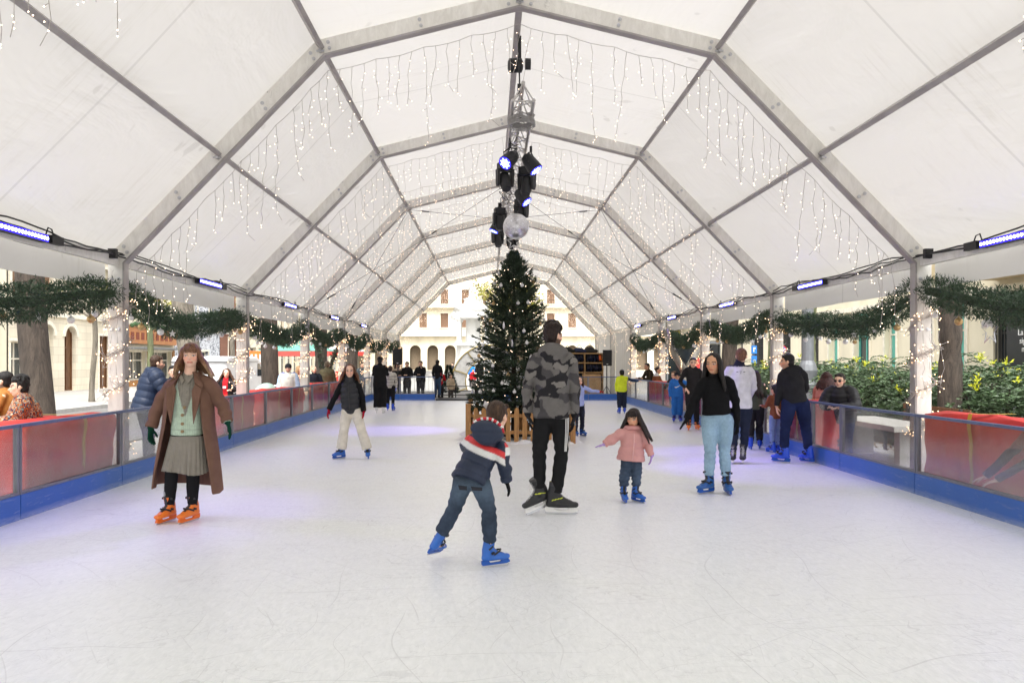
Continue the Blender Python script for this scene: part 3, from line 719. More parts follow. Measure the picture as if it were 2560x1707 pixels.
# snow heaped round the fence foot
V, F = [], []; n, mseg = 80, 6; 
def per(t):
    t = t*4; s_ = int(t) % 4; f = t-int(t); P4 = [(fx0, fy0), (fx1, fy0), (fx1, fy1), (fx0, fy1)]; a, b_ = P4[s_], P4[(s_+1)%4]; return Vector((a[0]+(b_[0]-a[0])*f, a[1]+(b_[1]-a[1])*f, 0))
for i in range(n):
    p = per(i/n); c = Vector((TX, 14.9, 0)); dd = (p-c).normalized(); w = .16+.08*math.sin(i*.9)+.05*math.sin(i*2.1)
    for j in range(mseg+1):
        q = j/mseg; z = .002 + (.05+.03*math.sin(i*1.3)+.02*math.sin(i*3.1+j))*math.sin(math.pi*q)
        v = p + dd*((q-.45)*2*w); V.append((v.x, v.y, z))
for i in range(n):
    for j in range(mseg): F.append((i*(mseg+1)+j, ((i+1)%n)*(mseg+1)+j, ((i+1)%n)*(mseg+1)+j+1, i*(mseg+1)+j+1))
o = np_mesh('snow_bank', V, F, M('snow', (.82, .82, .83), .7, 0, .08, 9, .6, 30, .02), None, True, (TX, 14.9, 0)); tag(o, kind='stuff')

# ---------------------------------------------------------------- truss
tx, ty0, ty1, tz = .42, 9.75, 20.5, 4.80
truss = thing('lighting_truss', (tx, 15, tz), 'silver triangular truss hanging along the tent ridge', 'truss')
m = MB(); hw = .135
ch = [(tx-hw, tz), (tx+hw, tz), (tx, tz+.225)]
for x, z in ch: m.tube([(x, ty0, z), (x, ty1, z)], .024, 10)
yy = ty0+.04; k = 0
while yy < ty1-.3:
    for (x0, z0), (x1, z1) in ((ch[0], ch[1]), (ch[1], ch[2]), (ch[2], ch[0])):
        a, b_ = ((x0, yy, z0), (x1, yy+.28, z1)) if k % 2 else ((x1, yy, z1), (x0, yy+.28, z0)); m.tube([a, b_], .009, 6)
    yy += .28; k += 1
for (x0, z0), (x1, z1) in ((ch[0], ch[1]), (ch[1], ch[2]), (ch[2], ch[0])): m.tube([(x0, ty0+.03, z0), (x1, ty0+.03, z1)], .009, 6)
m.build('chord_and_lacing', M('truss_alu', srgb('#b9b6b4'), .3, .6, .1), truss)
for y in (10.9, 14.93, 19.93):
    m = MB(); m.tube([(tx, y, tz+.22), (tx-.02, y, ZR-.03)], .008, 6); m.build('hanger', G['dark'], truss)
# coil of cable round the truss
W = MB(); r2 = random.Random(8)
for q in range(26):
    pts = []; zz = 4.66 + r2.uniform(0, .13); ph = r2.uniform(0, 6); rr_ = r2.uniform(.155, .185)
    for a in range(19):
        th = 2*math.pi*a/18; pts.append((tx + rr_*math.cos(th)+r2.uniform(-.008, .008), 10.35+rr_*math.sin(th), zz+.022*math.sin(th+ph)+r2.uniform(-.008, .008)))
    W.tube(pts, .005, 4, False)
tag(W.build('cable_coil', M('clear_cable', (.38, .37, .36), .4, 0, .1, bump=0), loc=(tx, 10.3, tz)), 'coil of pale cable wrapped round the near end of the truss', 'cable')
W = MB()
for q in range(12):
    y = 10.8 + q*.75; pts = []; x = tx + r2.choice((-1, 1))*r2.uniform(.05, .2)
    for a in range(9): pts.append((x+.09*math.sin(a*.9+q), y+a*.1, tz+.05+.14*math.sin(a*.7+q*1.7)))
    W.tube(pts, .007, 5, False)
tag(W.build('truss_cable', G['black'], loc=(tx, 14, tz)), 'loose black cables looped through the truss behind the coil', 'cable')
m = MB(); m.lathe((.42-.06, 11, 5.72), [(.05, -.11), (.1, -.09), (.1, .09), (.05, .11)], 14, Vector((1, 0, 0))); m.lathe((.53, 11, 5.74), [(.08, -.03), (.08, .05)], 12, Vector((1,0,0))); m.beam((.42, 11, 5.75), (.42, 11, ZR-.02), .05, .03)
m.tube([(.42, 11, 5.72), (.42, 11, 5.05)], .01, 6); m.box(.39, .45, 10.97, 11.03, 5.3, 5.45)
tag(m.build('hoist', G['black'], loc=(.42, 11, 5.7)), 'small black hoist hanging from the ridge above the truss', 'hoist')
# par cans and moving heads
def par(x, y, z, aim, label, lit=True):
    t = thing('par_light', (x, y, z), label, 'stage light', 'stage lights on the truss'); aim = Vector(aim).normalized(); c = Vector((x, y, z))
    m = MB(); m.lathe(c - aim*.12, [(.03, -.05), (.075, -.02), (.10, .06), (.112, .20), (.112, .26), (.1, .262)], 18, aim); m.build('housing', G['black'], t, False)
    a, b_ = ortho(aim); m = MB(); up = Vector((0, 0, 1)); s_ = aim.cross(up).normalized()
    m.tube([c + s_*.12, c + s_*.125 + up*.13, c + up*.17, c - s_*.125 + up*.13, c - s_*.12], .012, 6); m.tube([c+up*.17, c+up*.26], .02, 6); m.build('yoke', G['black'], t)
    m = MB(); f = c + aim*.145; m.lathe(f, [(.098, -.004), (.098, .0)], 18, aim); m.build('lens_plate', G['ledhousing'] if lit else G['black'], t)
    m = MB(); 
    for i in range(-3, 4):
        for j in range(-3, 4):
            if i*i+j*j <= 9: m.lathe(f + a*(i*.026) + b_*(j*.026), [(.010, .001), (.010, .004)], 6, aim)
    m.build('led', G['ledw'], t)
    ld = bpy.data.lights.new('par_beam', 'SPOT'); ld.energy = 170; ld.color = (.28, .16, 1); ld.spot_size = R(34); ld.spot_blend = .7; ld.shadow_soft_size = .08
    lo = bpy.data.objects.new('par_beam', ld); COL.objects.link(lo); lo.parent = t; lo.location = aim*.2; lo.rotation_euler = aim.to_track_quat('-Z', 'Y').to_euler()
    return t
def mover(x, y, z, tilt, yaw, label):
    t = thing('moving_head', (x, y, z), label, 'stage light', 'moving heads on the truss')
    Rz = Matrix.Rotation(yaw, 3, 'Z')
    def T(m): m.v = [tuple(Rz @ (Vector(v) - Vector((x, y, z))) + Vector((x, y, z))) for v in m.v]; return m
    m = MB(); m.box(x-.11, x+.11, y-.09, y+.09, z-.02, z+.09); m.box(x-.03, x+.03, y-.03, y+.03, z+.09, z+.2); T(m).build('base', G['black'], t)
    m = MB()
    for s in (-1, 1): m.prism([(-.07, 0), (.07, 0), (.06, -.2), (.03, -.27), (-.03, -.27), (-.06, -.2)], (0,1,0), (0,0,1), (x+s*.12-.02, y, z-.02), (1,0,0), .04)
    m.box(x-.14, x+.14, y-.07, y+.07, z-.045, z-.015); T(m).build('yoke', G['black'], t)
    ax = Vector((0, -math.sin(tilt), -math.cos(tilt))); c = Vector((x, y, z-.2))
    m = MB(); m.lathe(c - ax*.10, [(.04, -.05), (.085, -.02), (.095, .08), (.09, .2), (.075, .27), (.06, .28)], 16, ax); T(m).build('head', G['black'], t, False)
    return t
par(.30, 11.6, 4.54, (-.55, -.62, -.62), 'lit blue par light at the near left of the truss')
par(.62, 11.7, 4.50, (.55, -.2, -.8), 'lit blue par light at the near right of the truss')
par(.14, 17.1, 4.50, (-.42, -.12, -.9), 'lit blue par light low behind the mirror ball at left')
par(.58, 14.0, 4.48, (.6, -.3, -.75), 'lit blue par light in the middle right of the truss')
mover(.24, 12.5, 4.62, .5, .3, 'black moving head light at left behind the first par light')
mover(.60, 12.6, 4.58, .3, -.5, 'black moving head light at right behind the first par light')
mover(.62, 15.3, 4.62, .4, -.6, 'black moving head light right above the mirror ball')
mover(.20, 16.2, 4.62, .1, .2, 'black moving head light left of the mirror ball')
mover(.18, 18.6, 4.62, .3, .5, 'black moving head light low left below the mirror ball')
mover(.55, 19.0, 4.62, .5, -.5, 'black moving head light low right below the mirror ball')
# mirror ball
def mirror_mat():
    m, nt, N, L, P = _nt('mirror_tiles'); P.inputs['Metallic'].default_value = .85; P.inputs['Roughness'].default_value = .28
    tc = coord(nt, (1, 1, 1)); c = mixc(nt, ramp(nt, noise_n(nt, 40, 2, tc), .3, .7), (.55, .54, .56), (.92, .92, .95)); L.new(c, P.inputs['Base Color']); return m
mbx, mby, mbz = .50, 14.9, 4.10
t = thing('mirror_ball', (mbx, mby, mbz), 'silver mirror ball hanging above the christmas tree', 'mirror ball')
m = MB(); nr = 30
for i in range(nr):
    th0, th1 = math.pi*i/nr, math.pi*(i+1)/nr; nn = max(4, int(62*math.sin((th0+th1)/2)))
    for k in range(nn):
        a0, a1 = 2*math.pi*k/nn, 2*math.pi*(k+.93)/nn; rr = .25; th1b = th1-.006
        P_ = lambda th, a: (mbx+rr*math.sin(th)*math.cos(a), mby+rr*math.sin(th)*math.sin(a), mbz+rr*math.cos(th))
        m.add([P_(th0, a0), P_(th1b, a0), P_(th1b, a1), P_(th0, a1)], [(0,1,2,3)])
m.build('mirror_tile', mirror_mat(), t)['kind'] = 'stuff'
m = MB(); m.ball((mbx, mby, mbz), .246, 24, 16); m.build('core', G['steel'], t, True)
m = MB(); m.tube([(mbx, mby, mbz+.24), (mbx, mby, tz)], .006, 6); m.tube([(mbx, mby, mbz+.24), (mbx, mby, mbz+.3)], .03, 8); m.build('hanger', G['dark'], t)

# ---------------------------------------------------------------- far end: shelf, speakers, counter
def speaker(x, y, z, label, h=.62, w=.36):
    t = thing('loudspeaker', (x, y, z), label, 'loudspeaker')
    m = MB(); m.prism([(-w/2, 0), (w/2, 0), (w*.36, .32), (-w*.36, .32)], (1,0,0), (0,1,0), (x, y, z), (0,0,1), h); m.build('cabinet', G['black'], t)
    m = MB(); m.box(x-w/2+.02, x+w/2-.02, y-.012, y-.002, z+.03, z+h-.03); m.build('grille', M('speaker_grille', (.025, .025, .025), .7, bump=.8, bs=400), t)
    m = MB(); m.box(x-.03, x+.03, y-.018, y-.012, z+.05, z+.075); m.build('badge', G['white'], t)
    return t
def stand(x, y, z, label):
    t = thing('speaker_stand', (x, y, GZ), label, 'speaker stand')
    m = MB(); m.tube([(x, y, GZ+.05), (x, y, z)], .02, 8); m.build('pole', G['black'], t)
    for k in range(3):
        a = 2*math.pi*k/3+.5; m = MB(); m.tube([(x, y, GZ+.7), (x+.45*math.cos(a), y+.45*math.sin(a), GZ+.02)], .013, 6); m.build('leg', G['black'], t)
speaker(-3.62, 30.0, 1.34, 'black loudspeaker on a stand at the left of the rink end'); stand(-3.62, 30.15, 1.34, 'black stand holding the left loudspeaker')
speaker(4.62, 30.3, 1.30, 'black loudspeaker on a stand beside the skate shelf'); stand(4.62, 30.45, 1.30, 'black stand holding the right loudspeaker')
sx0, sx1, sy = 2.35, 4.75, 32.2
t = thing('skate_shelf', ((sx0+sx1)/2, sy, -.12), 'plywood shelving rack filled with black skates at the far end', 'shelf')
lev = [.55, .98, 1.38, 1.78]
for z in lev: m = MB(); m.box(sx0, sx1, sy, sy+.5, z, z+.045); m.build('shelf_board', G['wood2'], t)
for x in (sx0, sx0+.8, sx0+1.6, sx1-.04): m = MB(); m.box(x, x+.04, sy+.005, sy+.49, -.12, 1.775); m.build('upright', G['wood2'], t)
m = MB(); m.box(sx0, sx1, sy+.5, sy+.52, -.12, 1.8); m.build('back_panel', G['black'], t)
def make_boot(label, mat):
    t = thing('rental_skate', (0, 0, 0), label, 'skate', 'dark rental skates on the shelf')
    m = MB(); m.prism([(-.14, .08), (.13, .08), (.15, .12), (.05, .17), (.02, .30), (-.12, .30), (-.15, .14)], (0,-1,0), (0,0,1), (-.045, 0, 0), (1,0,0), .09); m.build('boot', mat, t)
    m = MB(); m.prism([(-.13, .015), (.13, .015), (.11, .08), (.05, .08), (.03, .04), (-.06, .04), (-.08, .08), (-.12, .08)], (0,-1,0), (0,0,1), (-.01, 0, 0), (1,0,0), .02); m.build('holder', G['dark'], t)
    return t
navy = M('navy_plastic', (.012, .018, .05), .4)
sk0 = make_boot('', navy); fst = True; n = 0
for zi, z in enumerate(lev[:3]):
    for k in range(18):
        x = sx0 + .12 + k*.128
        if min(abs(x-u) for u in (sx0+.02, sx0+.82, sx0+1.62)) < .07: continue
        t = sk0 if fst else copy_tree(sk0); fst = False; t.location = (x, sy+.2, z+.046); t.rotation_euler.z = rnd.uniform(-.15, .15); t['label'] = 'dark rental skate stored among others on the plywood shelf'
t = make_boot('orange rental skate at the right end of the top shelf row', M('orange_plastic', srgb('#ef6a1a'), .35)); t.location = (sx1-.13, sy+.12, lev[2]+.05); t['group'] = ''
del t['group']
for i, x in enumerate((2.6, 3.25, 3.75, 4.2)):
    m = MB(); m.ball((x, sy+.25, 1.93), .2, 12, 8, (1.2, .8, .6 + .15*(i % 2))); m.ball((x+.18, sy+.22, 1.9), .14, 10, 7, (1.3, .8, .6)); m.tube([(x-.15, sy+.2, 1.98), (x, sy+.2, 2.1+.04*i), (x+.15, sy+.2, 1.98)], .015, 5)
    tag(m.build('bag', M('bag_cloth', ((.02,.02,.025), (.022,.022,.022), (.02,.03,.08), (.03,.03,.03))[i], .8), smooth=True, loc=(x, sy+.25, 1.83)), ['black bag at the left end of the shelf top', 'flat black bag on the middle of the shelf top', 'navy blue bag on the shelf top', 'small black bag on the shelf top near the speaker'][i], 'bag')
t = thing('counter', (3.9, 31.0, GZ), 'grey and plywood counter behind the far right barrier', 'counter')
m = MB(); m.box(2.2, 3.75, 30.8, 31.4, GZ, .75); m.build('grey_cabinet', M('grey_laminate', (.12, .115, .11), .6), t)
m = MB(); m.box(3.76, 4.45, 30.85, 31.4, GZ, .95); m.build('wood_cabinet', G['wood2'], t)
m = MB(); m.box(2.95, 3.5, 30.78, 30.8, .28, .34); m.build('handle', G['white'], t)
# side bar outside: barrier curtain behind gate
# ---------------------------------------------------------------- buildings
def stone_mat(name, c, bw=.9, bh=.4, mort=.008, var=.15):
    m, nt, N, L, P = _nt(name); tc = N.new('ShaderNodeTexCoord'); sx = N.new('ShaderNodeSeparateXYZ'); L.new(tc.outputs['Object'], sx.inputs[0])
    cb = N.new('ShaderNodeCombineXYZ'); L.new(math_n(nt, 'ADD', sx.outputs[0], sx.outputs[1]), cb.inputs[0]); L.new(sx.outputs[2], cb.inputs[1])
    br = N.new('ShaderNodeTexBrick'); L.new(cb.outputs[0], br.inputs[0]); br.inputs['Scale'].default_value = 1; br.inputs['Brick Width'].default_value = bw; br.inputs['Row Height'].default_value = bh
    br.inputs['Mortar Size'].default_value = mort; br.inputs['Color1'].default_value = (*c, 1); br.inputs['Color2'].default_value = (*[x*(1-var) for x in c], 1); br.inputs['Mortar'].default_value = (*[x*.6 for x in c], 1)
    n1 = noise_n(nt, .6, 6, coord(nt, (1,1,.4)), .5); L.new(mixc(nt, ramp(nt, n1, .4, .75, 0, .5), br.outputs[0], tuple(x*.55 for x in c)), P.inputs['Base Color'])
    P.inputs['Roughness'].default_value = .85; L.new(bump_n(nt, noise_n(nt, 14, 5), .3, .02), P.inputs['Normal']); return m
G['glass'] = M('window_glass', (.035, .045, .05), .08, 0, .3, 1, 0, spec=.8)
G['stone'] = stone_mat('pale_stone', srgb('#e6dcc6')); G['cream'] = stone_mat('cream_render', srgb('#e8dfc6'), 30, 4, 0)
G['yellow'] = stone_mat('yellow_render', srgb('#ece2c8'), 30, 5, 0); G['trim'] = M('pale_trim', srgb('#e3dccb'), .8); G['brown'] = stone_mat('brown_stone', srgb('#8a5f4c'), .7, .35)
G['brownwood'] = M('door_wood', srgb('#6b4a30'), .55, 0, .35, 4, .3, 30, stretch=(4,4,.6)); G['shutter'] = M('shutter_wood', srgb('#8d6f58'), .6, 0, .2, 4, .3, 20)
G['iron'] = M('wrought_iron', (.05, .05, .05), .5, .3); G['teal'] = M('teal_panel', srgb('#5fb0a2'), .45, 0, .1)
G['grey'] = M('grey_shutter', srgb('#74777a'), .5, .2, .1)
def facade(name, label, O, U, Nn, W, H, depth, mat, holes, group=None, trim=True):
    """O base corner, U along, Nn outward normal; holes: (u0,u1,z0,z1,kind,arched)"""
    O, U, Nn = Vector(O), Vector(U), Vector(Nn); t = thing(name, O + U*W/2, label, 'building', group)
    Pp = lambda u, z, q=0: O + U*u + Vector((0,0,z)) + Nn*q
    def bx(m, u0, u1, z0, z1, q0, q1):
        vs = [Pp(u0,z0,q0),Pp(u1,z0,q0),Pp(u1,z0,q1),Pp(u0,z0,q1),Pp(u0,z1,q0),Pp(u1,z1,q0),Pp(u1,z1,q1),Pp(u0,z1,q1)]
        m.add(vs, [(0,3,2,1),(4,5,6,7),(0,1,5,4),(1,2,6,5),(2,3,7,6),(3,0,4,7)])
    m = MB(); us = sorted({0, W} | {h[0] for h in holes} | {h[1] for h in holes}); zs = sorted({0, H} | {h[2] for h in holes} | {h[3] for h in holes})
    for a, b in zip(us, us[1:]):
        for c, e in zip(zs, zs[1:]):
            if not any(h[0] <= a and b <= h[1] and h[2] <= c and e <= h[3] for h in holes): m.add([Pp(a,c),Pp(b,c),Pp(b,e),Pp(a,e)], [(0,1,2,3)])
    RV = .28
    for h in holes:
        u0, u1, z0, z1, kind, ar = h
        for a, b in (((u0,z0),(u0,z1)),((u1,z0),(u1,z1)),((u0,z0),(u1,z0)),((u0,z1),(u1,z1))): m.add([Pp(*a),Pp(*b),Pp(*b,-RV),Pp(*a,-RV)], [(0,1,2,3)])
        if ar:
            r = (u1-u0)/2; c = (u0+u1)/2; n = 10
            for s in (-1, 1):
                arc = [(c + s*r*math.sin(math.pi/2*i/n), z1 - r + r*math.cos(math.pi/2*i/n)) for i in range(n+1)]
                for i in range(n): 
                    p, q = arc[i], arc[i+1]; m.add([Pp(*p, -.002), Pp(*q, -.002), Pp(q[0], z1, -.002), Pp(p[0], z1, -.002)], [(0,1,2,3)]); m.add([Pp(*p, -.002), Pp(*q, -.002), Pp(*q, -RV), Pp(*p, -RV)], [(0,1,2,3)])
    bx(m, 0, W, 0, H, -depth, -depth+.1); bx(m, 0, W, H, H+.12, -depth, .25); bx(m, -.05, 0, 0, H, -depth, 0); bx(m, W, W+.05, 0, H, -depth, 0)
    m.build('wall', mat, t)
    m = MB(); bx(m, 0, W, H-.5, H-.2, .003, .3)
    if trim:
        for z in sorted({3.9 + 3.6*i for i in range(6) if 3.9+3.6*i < H-1}): bx(m, 0, W, z, z+.22, .003, .14)
    m.build('cornice', G['trim'], t)
    for h in holes:
        u0, u1, z0, z1, kind, ar = h
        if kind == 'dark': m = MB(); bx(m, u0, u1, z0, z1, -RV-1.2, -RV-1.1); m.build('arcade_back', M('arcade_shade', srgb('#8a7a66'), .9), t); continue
        fm = {'door': G['brownwood'], 'shutter': G['shutter'], 'teal': G['teal'], 'grey': G['grey']}.get(kind, G['trim'])
        pm = {'door': G['brownwood'], 'shutter': G['shutter'], 'grey': G['grey'], 'tealpanel': G['teal']}.get(kind, G['glass'])
        m = MB(); bx(m, u0, u1, z0, z1, -RV, -RV+.02)
        f = m.build('window' if kind not in ('door', 'grey') else 'door', pm, t)
        m = MB(); w = .07
        for a, b, c, e in ((u0,u0+w,z0,z1),(u1-w,u1,z0,z1),(u0+w,u1-w,z0,z0+w),(u0+w,u1-w,z1-w,z1),((u0+u1)/2-.03,(u0+u1)/2+.03,z0+w,z1-w),(u0+w,(u0+u1)/2-.03,z0+(z1-z0)*.66,z0+(z1-z0)*.66+.06),((u0+u1)/2+.03,u1-w,z0+(z1-z0)*.66,z0+(z1-z0)*.66+.06)): bx(m, a, b, c, e, -RV+.022, -RV+.08)
        if kind == 'door':
            for k in range(3): bx(m, u0+w+.08, (u0+u1)/2-.1, z0+.2+k*.75, z0+.75+k*.75, -RV+.022, -RV+.05); bx(m, (u0+u1)/2+.1, u1-w-.08, z0+.2+k*.75, z0+.75+k*.75, -RV+.022, -RV+.05)
        if kind == 'shutter':
            k = z0+.12
            while k < z1-.1: bx(m, u0+w, (u0+u1)/2-.03, k, k+.03, -RV+.022, -RV+.045); bx(m, (u0+u1)/2+.03, u1-w, k, k+.03, -RV+.022, -RV+.045); k += .11
        if kind == 'grille':
            k = u0+.1
            while k < u1: bx(m, k, k+.025, z0, z1, -.06, -.035); k += .14
            m.build('grille', G['iron'], f); continue
        m.build('frame', fm, f)
        m = MB()
        if not ar: bx(m, u0-.12, u1+.12, z1, z1+.14, .004, .09); bx(m, u0-.1, u1+.1, z0-.12, z0, .004, .12) if z0 > .5 else None; bx(m, u0-.1, u0, z0, z1, .004, .05); bx(m, u1, u1+.1, z0, z1, .004, .05); m.build('surround', G['trim'], f)
        else:
            r = (u1-u0)/2; c = (u0+u1)/2; n = 12
            for i in range(2*n):
                a0, a1 = -math.pi/2+math.pi*i/(2*n), -math.pi/2+math.pi*(i+1)/(2*n); vs = []
                for q in (.004, .08):
                    for a_, rr in ((a0, r), (a1, r), (a1, r+.2), (a0, r+.2)): vs.append(Pp(c+rr*math.sin(a_), z1-r+rr*math.cos(a_), q))
                m.add(vs, [(0,1,2,3),(7,6,5,4),(0,4,5,1),(2,6,7,3)])
            m.build('arch_moulding', G['trim'], f)
    return t, bx
def grid_holes(W, z_list, w, h, step, kind, ar=False, u_start=1.2):
    r = []; u = u_start
    while u + w < W - .5:
        for z in z_list: r.append((u, u+w, z, z+h, kind, ar))
        u += step
    return r
XW = -22.0; U_, N_l = (0,1,0), (1,0,0)
# stone house with two arched doors (measured on the photo)
h1 = [(2.6, 3.7, .12, 3.5, 'glass', True), (4.7, 5.8, .12, 3.5, 'door', True), (8.2, 9.5, .12, 3.1, 'door', False), (.2, 1.4, .12, 2.6, 'glass', False)]
h1 += [(2.6, 3.7, 4.6, 6.9, 'shutter', False), (4.9, 6.0, 4.6, 6.9, 'shutter', False), (8.2, 9.4, 4.6, 6.9, 'glass', False), (.3, 1.3, 4.6, 6.9, 'shutter', False)]
facade('stone_house', 'pale stone house with two arched doorways behind the leaning trunk at left', (XW, 35.0, GZ), U_, N_l, 11, 11, 8, G['stone'], h1)
facade('town_house', 'pale building with pink brick piers at the far left edge', (XW, 16.0, GZ), U_, N_l, 19, 12, 8, G['cream'], grid_holes(19, (.12,), 1.8, 2.8, 3.2, 'glass') + grid_holes(19, (4.6,), 1.1, 2.3, 3.2, 'shutter'))
t, bx = facade('shop_house', 'ornate house with an orange wooden shop front beside the first post', (XW, 46.0, GZ), U_, N_l, 7.5, 12, 8, G['cream'], [(.6, 3.0, .5, 2.3, 'glass', False), (3.6, 6.9, .5, 2.3, 'glass', False), (1, 2.2, 4.6, 6.8, 'shutter', False), (4.4, 5.6, 4.6, 6.8, 'shutter', False)])
m = MB(); bx(m, .1, 7.3, 2.75, 3.75, .01, .25); m.build('shop_sign', M('orange_sign', srgb('#b87a4a'), .5), t)
m = MB(); 
for k in range(9): bx(m, .5+k*.7, .9+k*.7, 3.0, 3.45, .252, .27)
m.build('sign_lettering', M('sign_letters', srgb('#7c2f18'), .5), t)
m = MB(); bx(m, .1, 7.3, 2.42, 2.52, .01, 1.3); m.build('awning', G['grey'], t)
m = MB(); 
for u in (.1, 3.2, 7.0): bx(m, u, u+.3, .1, 2.4, .01, .12)
bx(m, .1, 7.3, .05, .5, .125, .2); m.build('wood_front', M('orange_wood', srgb('#a8743e'), .6), t)
m = MB(); r_ = random.Random(2)
for k in range(60): m.ball(O_ if False else (XW+.4, 46.2+r_.uniform(0, 7), GZ+3.85+r_.uniform(-.05, .12)), r_.uniform(.08, .16), 6, 5)
m.build('flower_row', M('sign_greenery', (.05, .1, .04), .8), t)
def graffiti():
    m, nt, N, L, P = _nt('patterned_wall'); v = coord(nt); w = N.new('ShaderNodeTexVoronoi'); w.inputs['Scale'].default_value = 2.2; L.new(v, w.inputs[0])
    a = noise_n(nt, 4.5, 3, v, 2.); L.new(mixc(nt, math_n(nt, 'GREATER_THAN', a, .54), (.62, .64, .68), (.06, .07, .10)), P.inputs['Base Color']); P.inputs['Roughness'].default_value = .8; return m
facade('painted_house', 'house front painted in a black and white pattern behind the brown coat woman', (XW, 53.5, GZ), U_, N_l, 9.0, 12, 8, graffiti(), [(1.2, 2.6, .1, 2.4, 'glass', False), (5, 6.4, .1, 2.4, 'glass', False), (3, 4.2, 4.6, 6.6, 'glass', False), (6.6, 7.8, 4.6, 6.6, 'glass', False)])
facade('brown_portal_house', 'red brown stone house with a dark doorway above the van roof', (XW, 62.5, GZ), U_, N_l, 6.5, 12, 8, G['brown'], [(2, 4.2, .1, 3.6, 'door', False), (1, 2.2, 5.0, 7, 'glass', False), (4, 5.2, 5.0, 7, 'glass', False)])
facade('cream_house', 'long cream apartment house down the street with rows of windows', (XW, 69.0, GZ), U_, N_l, 24, 15, 8, G['cream'], grid_holes(24, (4.6, 8.2), 1.2, 2.3, 2.6, 'shutter') + grid_holes(24, (.12,), 1.9, 2.8, 2.6, 'glass'))
facade('far_house', 'pale house at the far end of the left street row', (XW, 93.0, GZ), U_, N_l, 35, 15, 8, G['yellow'], grid_holes(35, (4.6, 8.2), 1.2, 2.3, 2.9, 'shutter') + grid_holes(35, (.12,), 1.9, 2.8, 2.9, 'glass'))
# yellow arcade building across the square
W = 100.; hs_ = []; u = 1.0
while u < W - 3: hs_.append((u, u+1.85, .1, 4.3, 'dark', True)); u += 2.95 + .0
u = 2.0
while u < W - 3:
    for z in (7.3, 11.3): hs_.append((u, u+1.3, z, z+2.4, 'shutter', False))
    u += 3.6
t, bx = facade('arcade_building', 'yellow building with arcade, balcony and brown shutters across the square', (-50, 130, GZ), (1,0,0), (0,-1,0), W, 19, 10, G['yellow'], hs_, trim=False)
m = MB()
for z in (5.8, 10.6): bx(m, 0, W, z, z+.3, .004, .9)
m.build('balcony_slab', G['trim'], t)
for z in (6.1, 10.9):
    m = MB(); u = .1; bx(m, 0, W, z+.98, z+1.02, .80, .86)
    while u < W: bx(m, u, u+.03, z, z+.98, .82, .85); u += .28
    m.build('balcony_railing', G['iron'], t)
m = MB()
for u in (11.2, 23.2, 35.2, 47.2, 59.2, 71.2, 83.2): bx(m, u, u+.12, .1, 18, .004, .12)
m.build('drainpipe', G['trim'], t)
# ---------------------------------------------------------------- right side: low cream building with teal glazing
hr = []; 
hr += [(1.0, 3.6, .9, 4.2, 'glass', False), (7.2, 9.2, .0, 3.9, 'grille', False), (4.6, 5.0, .0, 3.6, 'tealpanel', False)]
for u, w in ((10.6, .9), (12.6, 1.3), (15.2, .9), (17.4, 1.4), (20.4, 1.0)): hr.append((u, u+w, .7, 3.8, 'teal' if w > 1.1 else 'tealpanel', False))
for u in (22.6, 26.2, 30.4): hr.append((u, u+2.2, .0, 3.9, 'grille', False))
for u in (34, 37, 40, 43, 46, 49): hr.append((u, u+1.3, 1.0, 3.2, 'glass', False))
for u in range(1, 50, 3): hr.append((u, u+1.2, 5.6, 7.6, 'glass', False))
t, bx = facade('bank_building', 'cream building with teal glazing and dark grilles behind the hedge at right', (16.5, 16.0, GZ), (0,1,0), (-1,0,0), 52, 10, 10, G['cream'], hr)
m = MB(); bx(m, 0.2, 9.0, 4.3, 4.75, .01, 2.4); m.build('canopy', M('canopy_render', srgb('#cdbb96'), .8), t)
# poster with white lettering
def text_obj(name, body, loc, rot, size, mat, parent, ext=.004):
    cu = bpy.data.curves.new(name, 'FONT'); cu.body = body; cu.size = size; cu.extrude = ext; cu.align_x = 'CENTER'; cu.align_y = 'CENTER'
    tmp = bpy.data.objects.new(name, cu); COL.objects.link(tmp); dg = bpy.context.evaluated_depsgraph_get(); me = bpy.data.meshes.new_from_object(tmp.evaluated_get(dg)); me.name = name
    bpy.data.objects.remove(tmp); me.materials.clear(); me.materials.append(mat); o = bpy.data.objects.new(name, me); COL.objects.link(o)
    o.parent = parent; o.location = Vector(loc) - wloc(parent); o.rotation_euler = rot; return o
t = thing('poster_stand', (12.2, 17.1, GZ), 'dark poster with three lines of white lettering behind the hedge', 'poster')
m = MB(); m.box(12.1, 12.16, 15.6, 18.0, 1.0, 2.45); m.build('poster_board', M('poster_dark', (.03, .032, .035), .4), t)
m = MB(); m.beam((12.2, 15.7, GZ), (12.2, 15.7, 2.4), .06, .06); m.beam((12.2, 17.9, GZ), (12.2, 17.9, 2.4), .06, .06); m.build('post', G['grey'], t)
text_obj('lettering', 'La fuerza de los\nsignos y de las\nnuevas ideas', (12.09, 17.0, 1.95), (R(90), 0, R(-90)), .19, G['white'], t)
